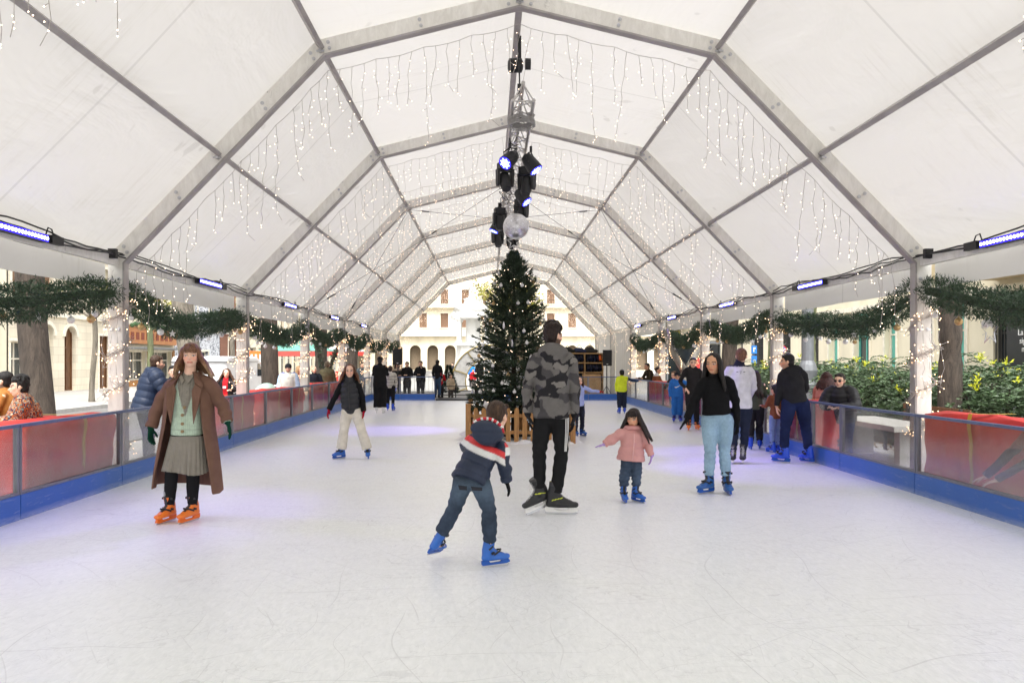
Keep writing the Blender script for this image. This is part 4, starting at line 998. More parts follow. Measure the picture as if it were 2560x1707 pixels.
# ---------------------------------------------------------------- trees
def bark(name, c, sc=6):
    m, nt, N, L, P = _nt(name); v = coord(nt, (sc, sc, sc*.16)); a = noise_n(nt, 2.2, 8, v, 1.2, .7)
    L.new(mixc(nt, ramp(nt, a, .36, .62), tuple(x*.42 for x in c), c), P.inputs['Base Color']); P.inputs['Roughness'].default_value = .9; L.new(bump_n(nt, a, .9, .05), P.inputs['Normal']); return m
G['bark'] = bark('tree_bark', srgb('#50463d')); G['bark2'] = bark('grey_bark', srgb('#857d70'), 4); G['barkg'] = bark('mossy_bark', srgb('#757a58'), 5); G['barkw'] = bark('pale_bark', srgb('#a5a298'), 5)
G['leafy'] = M('autumn_leaf', srgb('#8f8d3a'), .6, 0, .4, 1.5, 0); G['leafg'] = M('green_leaf', (.09, .14, .05), .6, 0, .4, 1.5, 0)
def make_tree(label, base, top, r0, r1, mat, seed, nl=6, spread=3.0, leaves=0, leafmat=None, fork_z=None, cat='tree', lw=.09, name='tree'):
    t = thing(name, base, label, cat); r_ = random.Random(seed); b, tp = Vector(base), Vector(top); m = MB()
    n = 14; pts = []; rs = []
    for i in range(n+1):
        f = i/n; p = b.lerp(tp, f); p.x += .10*math.sin(f*5+seed)*f; p.y += .1*math.sin(f*4+seed*2)*f; pts.append(p); rs.append((r0*(1-f)+r1*f)*(1+(.35*max(0, 1-f*9) if i < 2 else 0)))
    m.tube(pts, rs, 20); m.build('trunk', mat, t, True)
    m = MB(); tips = []
    def branch(p, d, L_, r, lev):
        q = [p]; rr = [r]; k = 6; dd = d.normalized()
        for i in range(k):
            dd = (dd + Vector((r_.uniform(-.22, .22), r_.uniform(-.22, .22), r_.uniform(-.08, .2)))).normalized(); q.append(q[-1] + dd*L_/k); rr.append(r*(1-(i+1)/k*.75))
        m.tube(q, rr, 7 if lev == 0 else 5); tips.extend(q[2:])
        if lev < 2:
            for i in range(4 if lev == 0 else 3):
                j = r_.randint(2, k); branch(q[j], (dd*.6 + Vector((r_.uniform(-1, 1), r_.uniform(-1, 1), r_.uniform(-.2, .9)))), L_*r_.uniform(.35, .6), rr[j]*.8, lev+1)
    for i in range(nl):
        a = 2*math.pi*i/nl + r_.uniform(-.4, .4); f = r_.uniform(.6, 1.) if fork_z is None else fork_z
        branch(b.lerp(tp, f), Vector((math.cos(a), math.sin(a), r_.uniform(.4, 1.3))), spread*r_.uniform(.7, 1.1), r1*.7, 0)
    m.build('limb', mat, t, True)
    if leaves:
        g = np.random.default_rng(seed); T = np.array([tuple(x) for x in tips]); C = T[g.integers(0, len(T), leaves)] + g.normal(size=(leaves, 3))*.22*spread/3
        leaf_mesh('crown', C, rand_dirs(g, leaves), g.uniform(lw*.7, lw*1.5, leaves), lw*.8, leafmat or G['leafy'], t, seed)
    return t
make_tree('thick dark leaning tree trunk at the left edge behind the two spectators', (-6.95, 12, GZ), (-7.75, 12.6, 5.2), .225, .20, G['bark'], 3, 5, 3.2, 500, lw=.08)
make_tree('thin bare street tree with pruned limbs left of the first post', (-15.35, 29.6, GZ), (-15.25, 29.6, 3.2), .10, .09, G['bark2'], 5, 6, 2.0, 60, lw=.1, fork_z=.98)
make_tree('slim pale street tree between the first post and the woman', (-13.1, 29.5, GZ), (-13.1, 29.5, 4), .13, .1, G['barkg'], 6, 5, 2.4, 900, lw=.12)
make_tree('leaning grey trunk behind the head of the brown coat woman', (-7.65, 20.2, GZ), (-8.6, 21.0, 5.2), .30, .25, G['bark2'], 8, 5, 2.6, 250, lw=.09)
make_tree('broad dark trunk behind the man in the white and blue jacket', (-6.25, 21.9, GZ), (-6.3, 21.9, 5.4), .25, .22, G['bark'], 9, 5, 2.6, 250, lw=.09)
make_tree('trunk behind the garland wrapped branches on the left', (-6.0, 27.5, GZ), (-6.1, 27.5, 5.4), .23, .2, G['bark'], 10, 5, 2.6, 200, lw=.09)
make_tree('dark trunk between the fourth and fifth left posts', (-5.95, 33, GZ), (-6.0, 33, 5.4), .27, .22, G['bark'], 12, 5, 2.6, 200, lw=.09)
make_tree('slim pale tree beside the broad dark trunk', (-10.8, 32, GZ), (-10.7, 32, 4), .11, .1, G['bark2'], 13, 5, 2.4, 200, lw=.1)
make_tree('big ridged trunk rising through the hedge at right', (8.15, 13.7, GZ), (8.35, 13.7, 5.6), .20, .17, G['bark'], 21, 5, 3, 300, lw=.09)
make_tree('mossy slim trunk beside the lamp post', (8.75, 20.8, GZ), (8.75, 20.8, 5), .12, .10, G['barkg'], 22, 5, 2.4, 200, lw=.09)
make_tree('brown trunk behind the man in the white sweatshirt', (7.3, 23.5, GZ), (7.35, 23.5, 5), .23, .2, G['bark'], 23, 5, 2.6, 500, lw=.09)
make_tree('tree trunk farther back behind the right hedge', (11.0, 30, GZ), (11.0, 30, 5), .2, .16, G['barkg'], 24, 6, 3, 1500, lw=.12)
make_tree('yellow green leafy tree beyond the open end of the tent, right of the christmas tree', (9.5, 62, GZ), (9.8, 62, 7), .3, .2, G['bark2'], 31, 8, 4.6, 9000, lw=.20)
make_tree('leafy tree in the square beside the white monument', (1.8, 66, GZ), (1.8, 66, 6.5), .25, .2, G['bark2'], 33, 8, 4.0, 3500, lw=.20)
make_tree('leafy tree far behind the skate shelf', (15, 66, GZ), (15, 66, 5), .25, .2, G['bark2'], 34, 8, 3.6, 6000, lw=.20)
# Y shaped tree wound with white lights
t = thing('lit_tree', (5.95, 22.6, GZ), 'pale forked tree wound with fairy lights behind the boy in the blue tracksuit', 'tree')
m = MB(); F0 = Vector((5.75, 22.6, 1.15)); m.tube([(5.8, 22.6, GZ), (5.78, 22.6, .6), F0], [.17, .14, .15], 12)
A = [F0, Vector((5.55, 22.6, 1.45)), Vector((5.3, 22.6, 1.85)), Vector((5.15, 22.6, 2.4))]; B_ = [F0, Vector((5.95, 22.6, 1.5)), Vector((6.2, 22.6, 1.95)), Vector((6.3, 22.6, 2.6))]
m.tube(A, [.12, .10, .085, .07], 10); m.tube(B_, [.12, .10, .085, .07], 10); m.tube([B_[2], (6.6, 22.7, 2.5)], [.05, .03], 7); m.build('trunk', G['barkw'], t, True)
W = MB(); Bb = MB()
for br_ in (A, B_):
    for i in range(120):
        f = i/120*2.99; k = int(f); p = br_[k].lerp(br_[k+1], f-k); a = i*1.1; q = p+Vector((.11*math.cos(a), .11*math.sin(a), 0))
        W.tube([q, q+Vector((.04, -.02, .03))], .003, 3, False); Bb.ball(q, .011, 5, 4) if i % 3 == 0 else None
W.build('light_cable', G['wire'], t); Bb.build('bulb', G['bulbstrong'], t)['kind'] = 'stuff'
# garland wound branches (V shape) on the left
t = thing('garland_branches', (-5.3, 25.2, GZ), 'V shaped branches wound with dark garland outside the left barrier', 'garland')
g = np.random.default_rng(3)
paths = [[(-5.45, 25.2, .8), (-5.6, 25.2, 1.8), (-6.0, 25.2, 2.5)], [(-5.4, 25.2, .9), (-5.1, 25.2, 1.7), (-4.85, 25.2, 2.3)]]
C = []
for p in paths:
    p = np.array(p)
    for i in range(900): f = g.uniform(0, 1.99); k = int(f); C.append(p[k]+(p[k+1]-p[k])*(f-k)+g.normal(size=3)*.05)
C = np.array(C); leaf_mesh('foliage', C, rand_dirs(g, len(C)), .08, .03, G['needle'], t, 3)
m = MB()
for p in paths: m.tube(p, .05, 7)
m.tube([(-5.45, 25.2, GZ), (-5.45, 25.2, .85)], .07, 8); m.build('branch', G['bark'], t)
# ---------------------------------------------------------------- hedge of mahonia-like plants on the right: separate bushes
G['hedge'] = M('hedge_leaf', (.07, .118, .05), .45, 0, .62, 5, 0, spec=.5); G['hedgey'] = M('hedge_flower', srgb('#c9cc35'), .5, 0, .2, 3, 0)
def bush(label, x, y, rx, ry, h, seed, n=14000):
    t = thing('bush', (x, y, GZ), label, 'bush', 'yellow flowering hedge bushes'); g = np.random.default_rng(seed)
    nf = n//26; base = np.stack([g.uniform(-1, 1, nf), g.uniform(-1, 1, nf), np.zeros(nf)], 1); 
    rad = np.sqrt((base[:, :2]**2).sum(1)); ok = rad < 1; base = base[ok]; nf = len(base)
    zz = h*(1-.35*(base[:, :2]**2).sum(1))*np.sqrt(g.uniform(.05, 1, nf)); P0 = np.stack([x+base[:,0]*rx, y+base[:,1]*ry, GZ+zz], 1)
    Cs, Ds = [], []
    for i in range(nf):   # each frond: rachis with paired leaflets
        a = g.uniform(0, 2*math.pi); d = np.array([math.cos(a), math.sin(a), g.uniform(-.25, .7)]); s = np.cross(d, [0,0,1]); s /= np.linalg.norm(s)
        for k in range(13):
            q = P0[i] + d*.032*k - np.array([0,0,.0016*k*k])
            for sg in (-1, 1): Cs.append(q); Ds.append(s*sg + d*.5 + g.normal(size=3)*.12)
    C = np.array(Cs); D = np.array(Ds); leaf_mesh('foliage', C, D, g.uniform(.06, .10, len(C)), .030, G['hedge'], t, seed)
    # flower spikes
    C, D = [], []
    for i in range(8):
        b0 = base[g.integers(0, nf)]; px, py = x+b0[0]*rx*.9, y+b0[1]*ry*.9; pz = GZ+h*(1-.35*(b0[:2]**2).sum())*g.uniform(.85, 1.05)
        for k in range(6):
            dd = np.array([g.normal()*.7, g.normal()*.7, 1.0])
            for q in range(4): C.append(np.array([px, py, pz])+dd/np.linalg.norm(dd)*.035*q); D.append(dd+g.normal(size=3)*.5)
    leaf_mesh('flower_spike', np.array(C), np.array(D), .07, .024, G['hedgey'], t, seed+1)
    m = MB(); r_ = random.Random(seed)
    for k in range(9): a = r_.uniform(0, 6.28); m.tube([(x+.2*math.cos(a), y+.2*math.sin(a), GZ), (x+rx*.5*math.cos(a), y+ry*.5*math.sin(a), GZ+h*.75)], .018, 5)
    m.build('stem', G['bark'], t)
bl = ['at the right edge of the picture', 'just right of the big ridged trunk', 'behind the right wire star', 'left of the first right post', 'behind the sunglasses woman', 'right of the pink coat woman', 'beside the lamp post', 'behind the man in the black hoodie', 'between the lamp post and second right post', 'farthest along the right side']
k = 0
for i in range(10):
    y = 10.6 + i*1.65
    bush('leafy green bush with yellow flower spikes, ' + bl[i], 9.3 + .25*math.sin(i*2), y, 1.05, 1.15, 1.72+.14*math.sin(i*1.7), 50+i)
for i in range(5):
    bush('taller bush in the second hedge row, ' + ['behind the right edge', 'behind the ridged trunk', 'behind the first right post', 'by the far grilles', 'by the far lamp post'][i], 11.2, 12+i*3.0, 1.2, 1.6, 1.85, 80+i, 4600)
m = MB(); m.box(8.1, 12.6, 9.0, 28, GZ+.001, GZ+.12); tag(m.build('flower_bed', M('soil', (.06, .045, .035), .95, bump=.6)), kind='structure')
# leaf litter
g = np.random.default_rng(9); n = 1200; C = np.stack([g.uniform(6.6, 8.1, n), g.uniform(8, 26, n), np.full(n, GZ+.012)], 1); D = rand_dirs(g, n); D[:, 2] *= .15
o = leaf_mesh('fallen_leaves', C, D, .07, .045, M('dry_leaf', srgb('#8d6b45'), .8, 0, .4, 9, 0), None, 2, base=(7, 15, GZ)); tag(o, kind='stuff')
# lamp post
t = thing('lamp_post', (8.1, 19.6, GZ), 'thick grey cast iron lamp post with fluted base behind the hoodie man', 'lamp post')
m = MB(); m.lathe((8.1, 19.6, GZ), [(.34, 0), (.34, .15), (.25, .2), (.22, .9), (.27, 1.0), (.27, 1.1), (.2, 1.2), (.24, 1.45), (.2, 1.6), (.15, 1.7)], 14); m.build('base', G['grey'], t)
m = MB(); m.lathe((8.1, 19.6, GZ+1.7), [(.15, 0), (.14, 1.6), (.17, 1.65), (.17, 1.8), (.12, 1.85), (.08, 4)], 14); m.build('shaft', G['grey'], t, False)
m = MB(); m.lathe((8.1, 19.6, 5.5), [(.05, 0), (.22, .25), (.28, .55), (.05, .8)], 10); m.build('lantern', G['glass'], t)
t = thing('street_sign', (9.6, 28, GZ), 'blue parking signs on a thin pole behind the white sweatshirt man', 'sign')
m = MB(); m.tube([(9.6, 28, GZ), (9.6, 28, 2.6)], .03, 6); m.build('pole', G['grey'], t)
m = MB(); m.box(9.5, 9.7, 27.94, 27.96, 1.75, 2.05); m.box(9.5, 9.7, 27.94, 27.96, 1.40, 1.68); m.build('blue_plate', M('sign_blue', (.03, .2, .6), .4), t)
m = MB(); m.box(9.57, 9.60, 27.93, 27.94, 1.82, 1.98); m.box(9.60, 9.65, 27.93, 27.94, 1.92, 1.98); m.box(9.55, 9.65, 27.93, 27.94, 1.50, 1.53); m.build('symbol', G['white'], t)
t = thing('no_entry_sign', (13.3, 35, GZ), 'round red and blue traffic sign above the hoodie man', 'sign')
m = MB(); m.tube([(13.3, 35, GZ), (13.3, 35, 2.35)], .03, 6); m.build('pole', G['grey'], t)
m = MB(); m.lathe((13.3, 34.95, 2.0), [(.19, 0), (.19, .01)], 20, Vector((0,-1,0))); m.build('red_ring', M('sign_red', (.6, .03, .03), .4), t)
m = MB(); m.lathe((13.3, 34.93, 2.0), [(.14, 0), (.14, .006)], 20, Vector((0,-1,0))); m.build('blue_disc', M('sign_blue2', (.03, .12, .5), .4), t)
# bench
t = thing('stone_bench', (6.6, 12.6, GZ), 'pale slab bench behind the right barrier, left of the lit post', 'bench')
m = MB(); m.box(6.1, 6.95, 11.6, 13.9, .42, .50); m.build('slab', M('bench_stone', (.45, .43, .40), .7), t)
for y in (11.9, 13.6): m = MB(); m.box(6.3, 6.75, y-.08, y+.08, GZ, .419); m.build('leg', M('bench_leg', (.4, .39, .37), .7), t)
t = thing('park_bench', (7.5, 13.4, GZ), 'dark slatted park bench in front of the hedge', 'bench')
m = MB(); 
for k in range(4): m.box(7.25+k*.12, 7.34+k*.12, 12.4, 14.4, .22, .25)
m.build('seat', G['brownwood'], t); m = MB()
for k in range(3): m.box(7.74, 7.77, 12.4, 14.4, .35+k*.13, .44+k*.13)
m.build('backrest', G['brownwood'], t)
for y in (12.6, 14.2): m = MB(); m.beam((7.3, y, GZ), (7.3, y, .21), .05, .05); m.beam((7.7, y, GZ), (7.72, y, .7), .05, .05, Vector((0,1,0))); m.beam((7.25, y, .19), (7.75, y, .19), .05, .05); m.build('frame', G['iron'], t)
# ---------------------------------------------------------------- van
vx0, vx1, vy0, vy1 = -10.25, -8.45, 24.6, 29.7; vz = GZ
t = thing('van', ((vx0+vx1)/2, 27, GZ), 'white delivery van parked on the street behind the left barrier', 'van')
prof_v = [(0, .35), (.02, .9), (.06, 1.70), (.2, 1.84), (3.2, 1.84), (3.55, 1.76), (4.25, 1.20), (4.95, 1.02), (5.08, .85), (5.1, .35)]
wv = M('van_white', (.78, .78, .78), .25, 0, .04, bump=0, spec=.6)
m = MB(); m.prism(prof_v, (0,1,0), (0,0,1), (vx0, vy0, vz), (1,0,0), vx1-vx0); b = m.build('body', wv, t)
bv = b.modifiers.new('bevel', 'BEVEL'); bv.width = .06; bv.segments = 3
m = MB()
m.prism([(3.28, 1.14), (3.28, 1.6), (3.52, 1.6), (3.98, 1.2), (3.98, 1.14)], (0,1,0), (0,0,1), (vx1+.004, vy0, vz), (1,0,0), .006); m.build('side_window', G['glass'], t)
m = MB(); m.prism([(3.68, 1.71), (4.22, 1.26), (4.20, 1.24), (3.64, 1.69)], (0,1,0), (0,0,1), (vx0+.15, vy0, vz+.012), (1,0,0), vx1-vx0-.3); m.build('windscreen', G['glass'], t)
m = MB(); m.box(vx0+.12, vx0+.82, vy0-.012, vy0-.004, vz+1.05, vz+1.55); m.box(vx1-.82, vx1-.12, vy0-.012, vy0-.004, vz+1.05, vz+1.55); m.build('rear_door', wv, t)
m = MB(); m.box(vx0, vx1+.012, vy0-.014, vy0+3.3, vz+1.66, vz+1.675); m.box(vx0+.03, vx1-.03, vy0-.03, vy0-.014, vz+.3, vz+.5); m.box(vx1+.004, vx1+.02, vy0+.6, vy0+4.2, vz+.55, vz+.62); m.build('trim', G['black'], t)
m = MB(); m.box(vx1+.0, vx1+.2, vy0+3.85, vy0+4.0, vz+1.12, vz+1.38); m.build('wing_mirror', G['black'], t)
for y in (.9, 4.1):
    for x in (vx0+.1, vx1-.1):
        w = MB(); w.lathe((x, vy0+y, vz+.33), [(.30, -.11), (.33, -.08), (.33, .08), (.30, .11)], 20, Vector((1,0,0))); w_ = w.build('wheel', G['black'], t); w = MB(); w.lathe((x, vy0+y, vz+.33), [(.18, -.115), (.18, .115)], 12, Vector((1,0,0))); w.build('rim', G['steel'], w_)
for x in (vx0+.06, vx1-.06): m = MB(); m.box(x-.05, x+.05, vy0-.02, vy0-.003, vz+.75, vz+1.05); m.build('tail_light', M('tail_red', (.4, .02, .02), .3), t)
# market stalls
def stall(label, x, y, w, dpt, roofc, frontc, h=2.3, sign=None):
    t = thing('market_stall', (x, y, GZ), label, 'stall'); r0 = M('stall_roof', roofc, .7); f0 = M('stall_front', frontc, .6)
    m = MB(); m.add([(x-w/2-.2, y-dpt/2-.2, h), (x+w/2+.2, y-dpt/2-.2, h), (x+w/2+.2, y+dpt/2+.2, h), (x-w/2-.2, y+dpt/2+.2, h), (x, y, h+.6)], [(0,1,4),(1,2,4),(2,3,4),(3,0,4),(3,2,1,0)]); m.build('roof', r0, t)
    m = MB(); m.box(x-w/2, x+w/2, y-dpt/2, y-dpt/2+.05, GZ, .8); m.box(x-w/2, x-w/2+.05, y-dpt/2+.06, y+dpt/2, GZ, .8); m.build('counter', f0, t)
    m = MB(); [m.beam((x+sx_*w/2*.98, y+sy_*dpt/2*.98, GZ), (x+sx_*w/2*.98, y+sy_*dpt/2*.98, h-.01), .06, .06) for sx_ in (-1,1) for sy_ in (-1,1)]; m.build('frame', G['white'], t)
    m = MB(); m.box(x-w/2-.2, x+w/2+.2, y-dpt/2-.26, y-dpt/2-.22, h-.28, h-.01); m.build('fascia', sign or f0, t)
    return t
stall('green roofed market stall with a red fascia beyond the left barrier', -10.2, 41, 3.4, 2.4, srgb('#5d9484'), srgb('#b5524a'), 2.0)
stall('white roofed stall with red trim farther down the street', -9.8, 52, 3, 2.4, (.75, .75, .75), srgb('#c23a30'), 2.1)
t = thing('shop_sign', (-11.0, 36, 1.4), 'square orange sign with three white strokes beside the broad trunk', 'sign')
m = MB(); m.box(-11.4, -10.6, 36, 36.1, 1.25, 1.95); m.build('board', M('bright_orange', srgb('#f07a35'), .5), t)
m = MB(); [m.box(-11.22+k*.2, -11.12+k*.2, 35.98, 35.995, 1.4, 1.8) for k in range(3)]; m.build('stroke', G['white'], t)
m = MB(); m.beam((-11, 36.05, GZ), (-11, 36.05, 1.24), .08, .08); m.build('post', G['grey'], t)
# red phone-booth like kiosk on right
t = thing('glass_shelter', (8.6, 32, GZ), 'glass shelter with a red panel seen between the right posts', 'shelter')
m = MB(); m.box(7.2, 9.8, 31.4, 32.8, 2.2, 2.3); m.build('roof', G['grey'], t); m = MB(); m.box(7.25, 9.75, 32.7, 32.74, GZ+.1, 2.19); m.build('glass', G['glass'], t)
m = MB(); m.box(8.2, 8.6, 31.5, 31.56, .9, 1.6); m.build('red_panel', G['red'], t)
m = MB(); [m.beam((x, y, GZ), (x, y, 2.19), .06, .06) for x in (7.25, 9.75) for y in (31.45, 32.65)]; m.build('frame', G['grey'], t)
# ---------------------------------------------------------------- square behind the rink: monument, ring arch, small fir
t = thing('monument', (-1.6, 70, GZ), 'white carved stone fountain monument with statue behind the christmas tree', 'monument'); wm = M('white_marble', (.72, .72, .70), .6, 0, .12, 2, .4, 12, .05)
mx, my = -1.55, 70
m = MB(); m.lathe((mx, my, GZ), [(2.6, 0), (2.6, .5), (2.2, .5), (2.0, 1.2), (1.7, 1.25), (1.5, 3.0), (1.6, 3.1)], 8); m.box(mx-1.6, mx+1.6, my-1.6, my+1.6, 2.9, 3.1); m.build('pedestal', wm, t)
m = MB()
for sx_ in (-1, 1):
    for sy_ in (-1, 1): m.lathe((mx+sx_*1.25, my+sy_*1.25, 3.1), [(.28, 0), (.28, .15), (.2, .2), (.19, 1.9), (.3, 2.05), (.3, 2.2)], 12)
m.lathe((mx, my, 3.1), [(.7, 0), (.65, 2.2)], 10); m.build('column', wm, t)
m = MB(); m.lathe((mx, my, 5.3), [(2.0, 0), (2.05, .3), (1.9, .35), (1.75, .6), (1.9, .75), (1.3, .8), (1.2, 1.2), (.9, 1.3), (.8, 1.7), (.95, 1.8), (.55, 1.9)], 20); m.build('entablature', wm, t)
m = MB(); r_ = random.Random(5)
m.lathe((mx, my, 7.2), [(.45, 0), (.38, .5), (.28, .9), (.34, 1.25), (.2, 1.5), (.1, 1.6)], 12); m.ball((mx, my, 8.95), .18, 10, 8); m.tube([(mx, my, 8.5), (mx+.5, my, 8.7), (mx+.7, my, 9.3)], .08, 6); m.tube([(mx, my, 8.5), (mx-.4, my, 8.1), (mx-.35, my, 7.7)], .09, 6); m.build('statue', wm, t, True)
for s in (-1, 1):
    m = MB(); c = (mx+s*1.4, my-1.0, 6.1); m.lathe(c, [(.3, 0), (.3, .4), (.2, .8), (.1, 1.1)], 10); m.ball((c[0], c[1], c[2]+1.2), .15, 8, 6); m.tube([(c[0], c[1], c[2]+.8), (c[0]+s*.3, c[1], c[2]+1.1)], .06, 6); m.build('seated_figure', wm, t, True)
m = MB()
for k in range(16): a = 2*math.pi*k/16; m.ball((mx+1.8*math.cos(a), my+1.8*math.sin(a), 5.7), .2, 7, 6)
m.build('carved_swag', wm, t, True)
# light ring arch
def ring_arch(label, cx, y, z0, r):
    t = thing('ring_arch', (cx, y, GZ), label, 'light arch')
    m = MB(); n = 40
    for rr in (r, r*.62):
        m.tube([(cx+rr*math.cos(math.pi*2*i/n), y, z0+rr*math.sin(math.pi*2*i/n)) for i in range(n+1)], .035, 6)
    for k in range(10): a = 2*math.pi*k/10+.3; m.tube([(cx+r*.62*math.cos(a), y, z0+r*.62*math.sin(a)), (cx+r*math.cos(a), y, z0+r*math.sin(a))], .03, 5)
    m.build('gold_frame', M('gold_frame', srgb('#c9b67a'), .4, .4), t)
    V = []; F = []
    for i in range(n+1):
        a = 2*math.pi*i/n
        for rr in (r*.62, r): V.append((cx+rr*math.cos(a), y+.02, z0+rr*math.sin(a)))
    for i in range(n): F.append((2*i, 2*i+1, 2*i+3, 2*i+2))
    np_mesh('white_mesh', V, F, M('white_net', (.88, .88, .87), .7), t)
ring_arch('white ring arch with a gold frame in the square beyond the rink gate', -.1, 42, .35, 2.0)
t = thing('small_fir', (-1.75, 32.5, GZ), 'small green fir tree beyond the rink gate', 'fir tree')
g = np.random.default_rng(6); n = 2600; f = g.uniform(0, 1, n)**1.3; a = g.uniform(0, 6.283, n); rr = .42*(1-f)*np.sqrt(g.uniform(.1, 1, n)); C = np.stack([-1.75+rr*np.cos(a), 32.5+rr*np.sin(a), GZ+.35+1.15*f], 1); D = np.stack([np.cos(a), np.sin(a), g.uniform(-.3, .6, n)], 1)
leaf_mesh('foliage', C, D, .12, .03, G['needle'], t, 6); m = MB(); m.tube([(-1.75, 32.5, GZ), (-1.75, 32.5, 1.0)], .03, 6); m.build('trunk', G['bark'], t)
# crowd barriers / bollards rails in the square
t = thing('crowd_barrier', (-3.2, 33.5, GZ), 'grey steel crowd barrier in the square beyond the rink', 'railing')
m = MB(); m.tube([(-4.4, 33.5, .85), (-2.2, 33.5, .85)], .02, 6); m.tube([(-4.4, 33.5, .15), (-2.2, 33.5, .15)], .02, 6)
for k in range(15): m.tube([(-4.4+k*.157, 33.5, .15), (-4.4+k*.157, 33.5, .85)], .008, 5)
m.build('rail', G['steel'], t); m = MB(); m.box(-4.2, -4.1, 33.2, 33.8, GZ, GZ+.04); m.box(-2.5, -2.4, 33.2, 33.8, GZ, GZ+.04); m.build('foot', G['steel'], t)
t = copy_tree(t); t.location = (2.5, 36, GZ); t['label'] = 'grey steel crowd barrier right of the ring arch'
# ================================================================ PEOPLE
_pn = {}
def pn(P, sc, seed=0):
    key = seed
    if key not in _pn:
        g = np.random.default_rng(seed+77); _pn[key] = (rand_dirs(g, 7)*g.uniform(.6, 1.7, 7)[:, None], g.uniform(0, 6.28, 7))
    K, ph = _pn[key]; return np.sin(P*sc @ K.T + ph + .8*np.sin(P*sc*.6 @ K[::-1].T)).sum(1) / 7*1.8
V3 = lambda *a: Vector(a)
def loft(m, rings, side, n=18, dome=True, d0=True, d1=True):
    """rings: (centre, half width along side, half depth)"""
    C = [Vector(r[0]) for r in rings]; rr = [(r[1], r[2]) for r in rings]; sides = side if isinstance(side, list) else [side]*len(C)
    if dome:
        t0 = (C[0]-C[1]).normalized(); t1 = (C[-1]-C[-2]).normalized(); b0 = min(rr[0]); b1 = min(rr[-1])
        if d0: C = [C[0]+t0*b0*.85, C[0]+t0*b0*.5] + C; rr = [(rr[0][0]*.4, rr[0][1]*.4), (rr[0][0]*.82, rr[0][1]*.82)] + rr; sides = [sides[0]]*2 + sides
        if d1: C = C + [C[-1]+t1*b1*.5, C[-1]+t1*b1*.85]; rr = rr + [(rr[-1][0]*.82, rr[-1][1]*.82), (rr[-1][0]*.4, rr[-1][1]*.4)]; sides = sides + [sides[-1]]*2
    vs = []
    for i, c in enumerate(C):
        t = (C[min(i+1, len(C)-1)] - C[max(i-1, 0)]).normalized(); s = Vector(sides[i]); s = (s - t*s.dot(t)).normalized(); d = s.cross(t)
        for k in range(n): a = 2*math.pi*k/n; vs.append(c + s*(rr[i][0]*math.cos(a)) + d*(rr[i][1]*math.sin(a)))
    fs = [(i*n+k, i*n+(k+1)%n, (i+1)*n+(k+1)%n, (i+1)*n+k) for i in range(len(C)-1) for k in range(n)]
    fs += [tuple(range(n-1,-1,-1)), tuple((len(C)-1)*n+k for k in range(n))]
    m.add(vs, fs)
def limb(m, pts, rs, n=12, side=None, flat=1.0, d1=True):
    pts = [Vector(p) for p in pts]; t = pts[-1]-pts[0]
    if side is None: side = ortho(t)[0]
    loft(m, [(p, r, r*flat) for p, r in zip(pts, rs)], side, n, d1=d1)
def ell(m, c, rad, s, f, u, n=14, k=10):
    c = Vector(c); vs = []; M0 = MB(); M0.ball((0,0,0), 1, n, k); m.add([c + s*v[0]*rad[0] + f*v[1]*rad[1] + u*v[2]*rad[2] for v in M0.v], M0.f)
def solid(name, m, voxel, mat, parent, it=4, col=None, disp=None, fac=.5):
    me = bpy.data.meshes.new('tmp'); me.from_pydata(m.v, [], m.f); tmp = bpy.data.objects.new('tmp', me); COL.objects.link(tmp)
    r = tmp.modifiers.new('r', 'REMESH'); r.mode = 'VOXEL'; r.voxel_size = voxel; r.use_smooth_shade = True
    s = tmp.modifiers.new('s', 'SMOOTH'); s.factor = fac; s.iterations = it
    dg = bpy.context.evaluated_depsgraph_get(); ev = tmp.evaluated_get(dg); em = ev.to_mesh()
    nv = len(em.vertices); V = np.empty(nv*3, np.float32); em.vertices.foreach_get('co', V); V = V.reshape(-1, 3).astype(float)
    N_ = np.empty(nv*3, np.float32); em.vertices.foreach_get('normal', N_); N_ = N_.reshape(-1, 3)
    nf = len(em.polygons); tot = np.empty(nf, np.int32); em.polygons.foreach_get('loop_total', tot); Lp = np.empty(len(em.loops), np.int32); em.loops.foreach_get('vertex_index', Lp)
    ev.to_mesh_clear(); bpy.data.objects.remove(tmp); bpy.data.meshes.remove(me)
    if not (tot == 4).all():
        st = np.concatenate([[0], np.cumsum(tot)[:-1]]); F = np.stack([Lp[st], Lp[st+1], Lp[st+2], Lp[np.minimum(st+3, st+tot-1)]], 1); F = F[tot == 4]
    else: F = Lp.reshape(-1, 4)
    C = np.tile(np.array((.5,.5,.5)), (nv, 1)) if col is None else (col(V) if callable(col) else np.tile(np.array(col), (nv, 1)))
    if disp is not None: V = V + N_*disp(V)[:, None]
    return np_mesh(name, V, F, mat, parent, True, None, C)
# materials for figures
G['skin'] = M('skin', (.5,.5,.5), .55, 0, .06, 18, .12, 220, .002, attr='Col', spec=.35)
G['cloth'] = M('cloth', (.5,.5,.5), .85, 0, .16, 12, .45, 160, .004, attr='Col', spec=.15)
G['knit'] = M('knit', (.5,.5,.5), .9, 0, .16, 30, .8, 240, .004, attr='Col', spec=.1)
G['nylon'] = M('nylon', (.5,.5,.5), .5, 0, .12, 8, .3, 25, .010, attr='Col', spec=.35)
G['denim'] = M('denim', (.5,.5,.5), .85, 0, .13, 40, .5, 200, .003, attr='Col', spec=.15)
G['leather'] = M('leather_boot', (.5,.5,.5), .45, 0, .1, 8, .2, 60, attr='Col')
G['hair'] = M('hair', (.5,.5,.5), .5, 0, .6, 34, .9, 70, .006, attr='Col', spec=.35, stretch=(3.4, 3.4, .35))
G['plastic'] = M('skate_plastic', (.5,.5,.5), .35, 0, .08, 8, .05, 60, attr='Col', spec=.5)
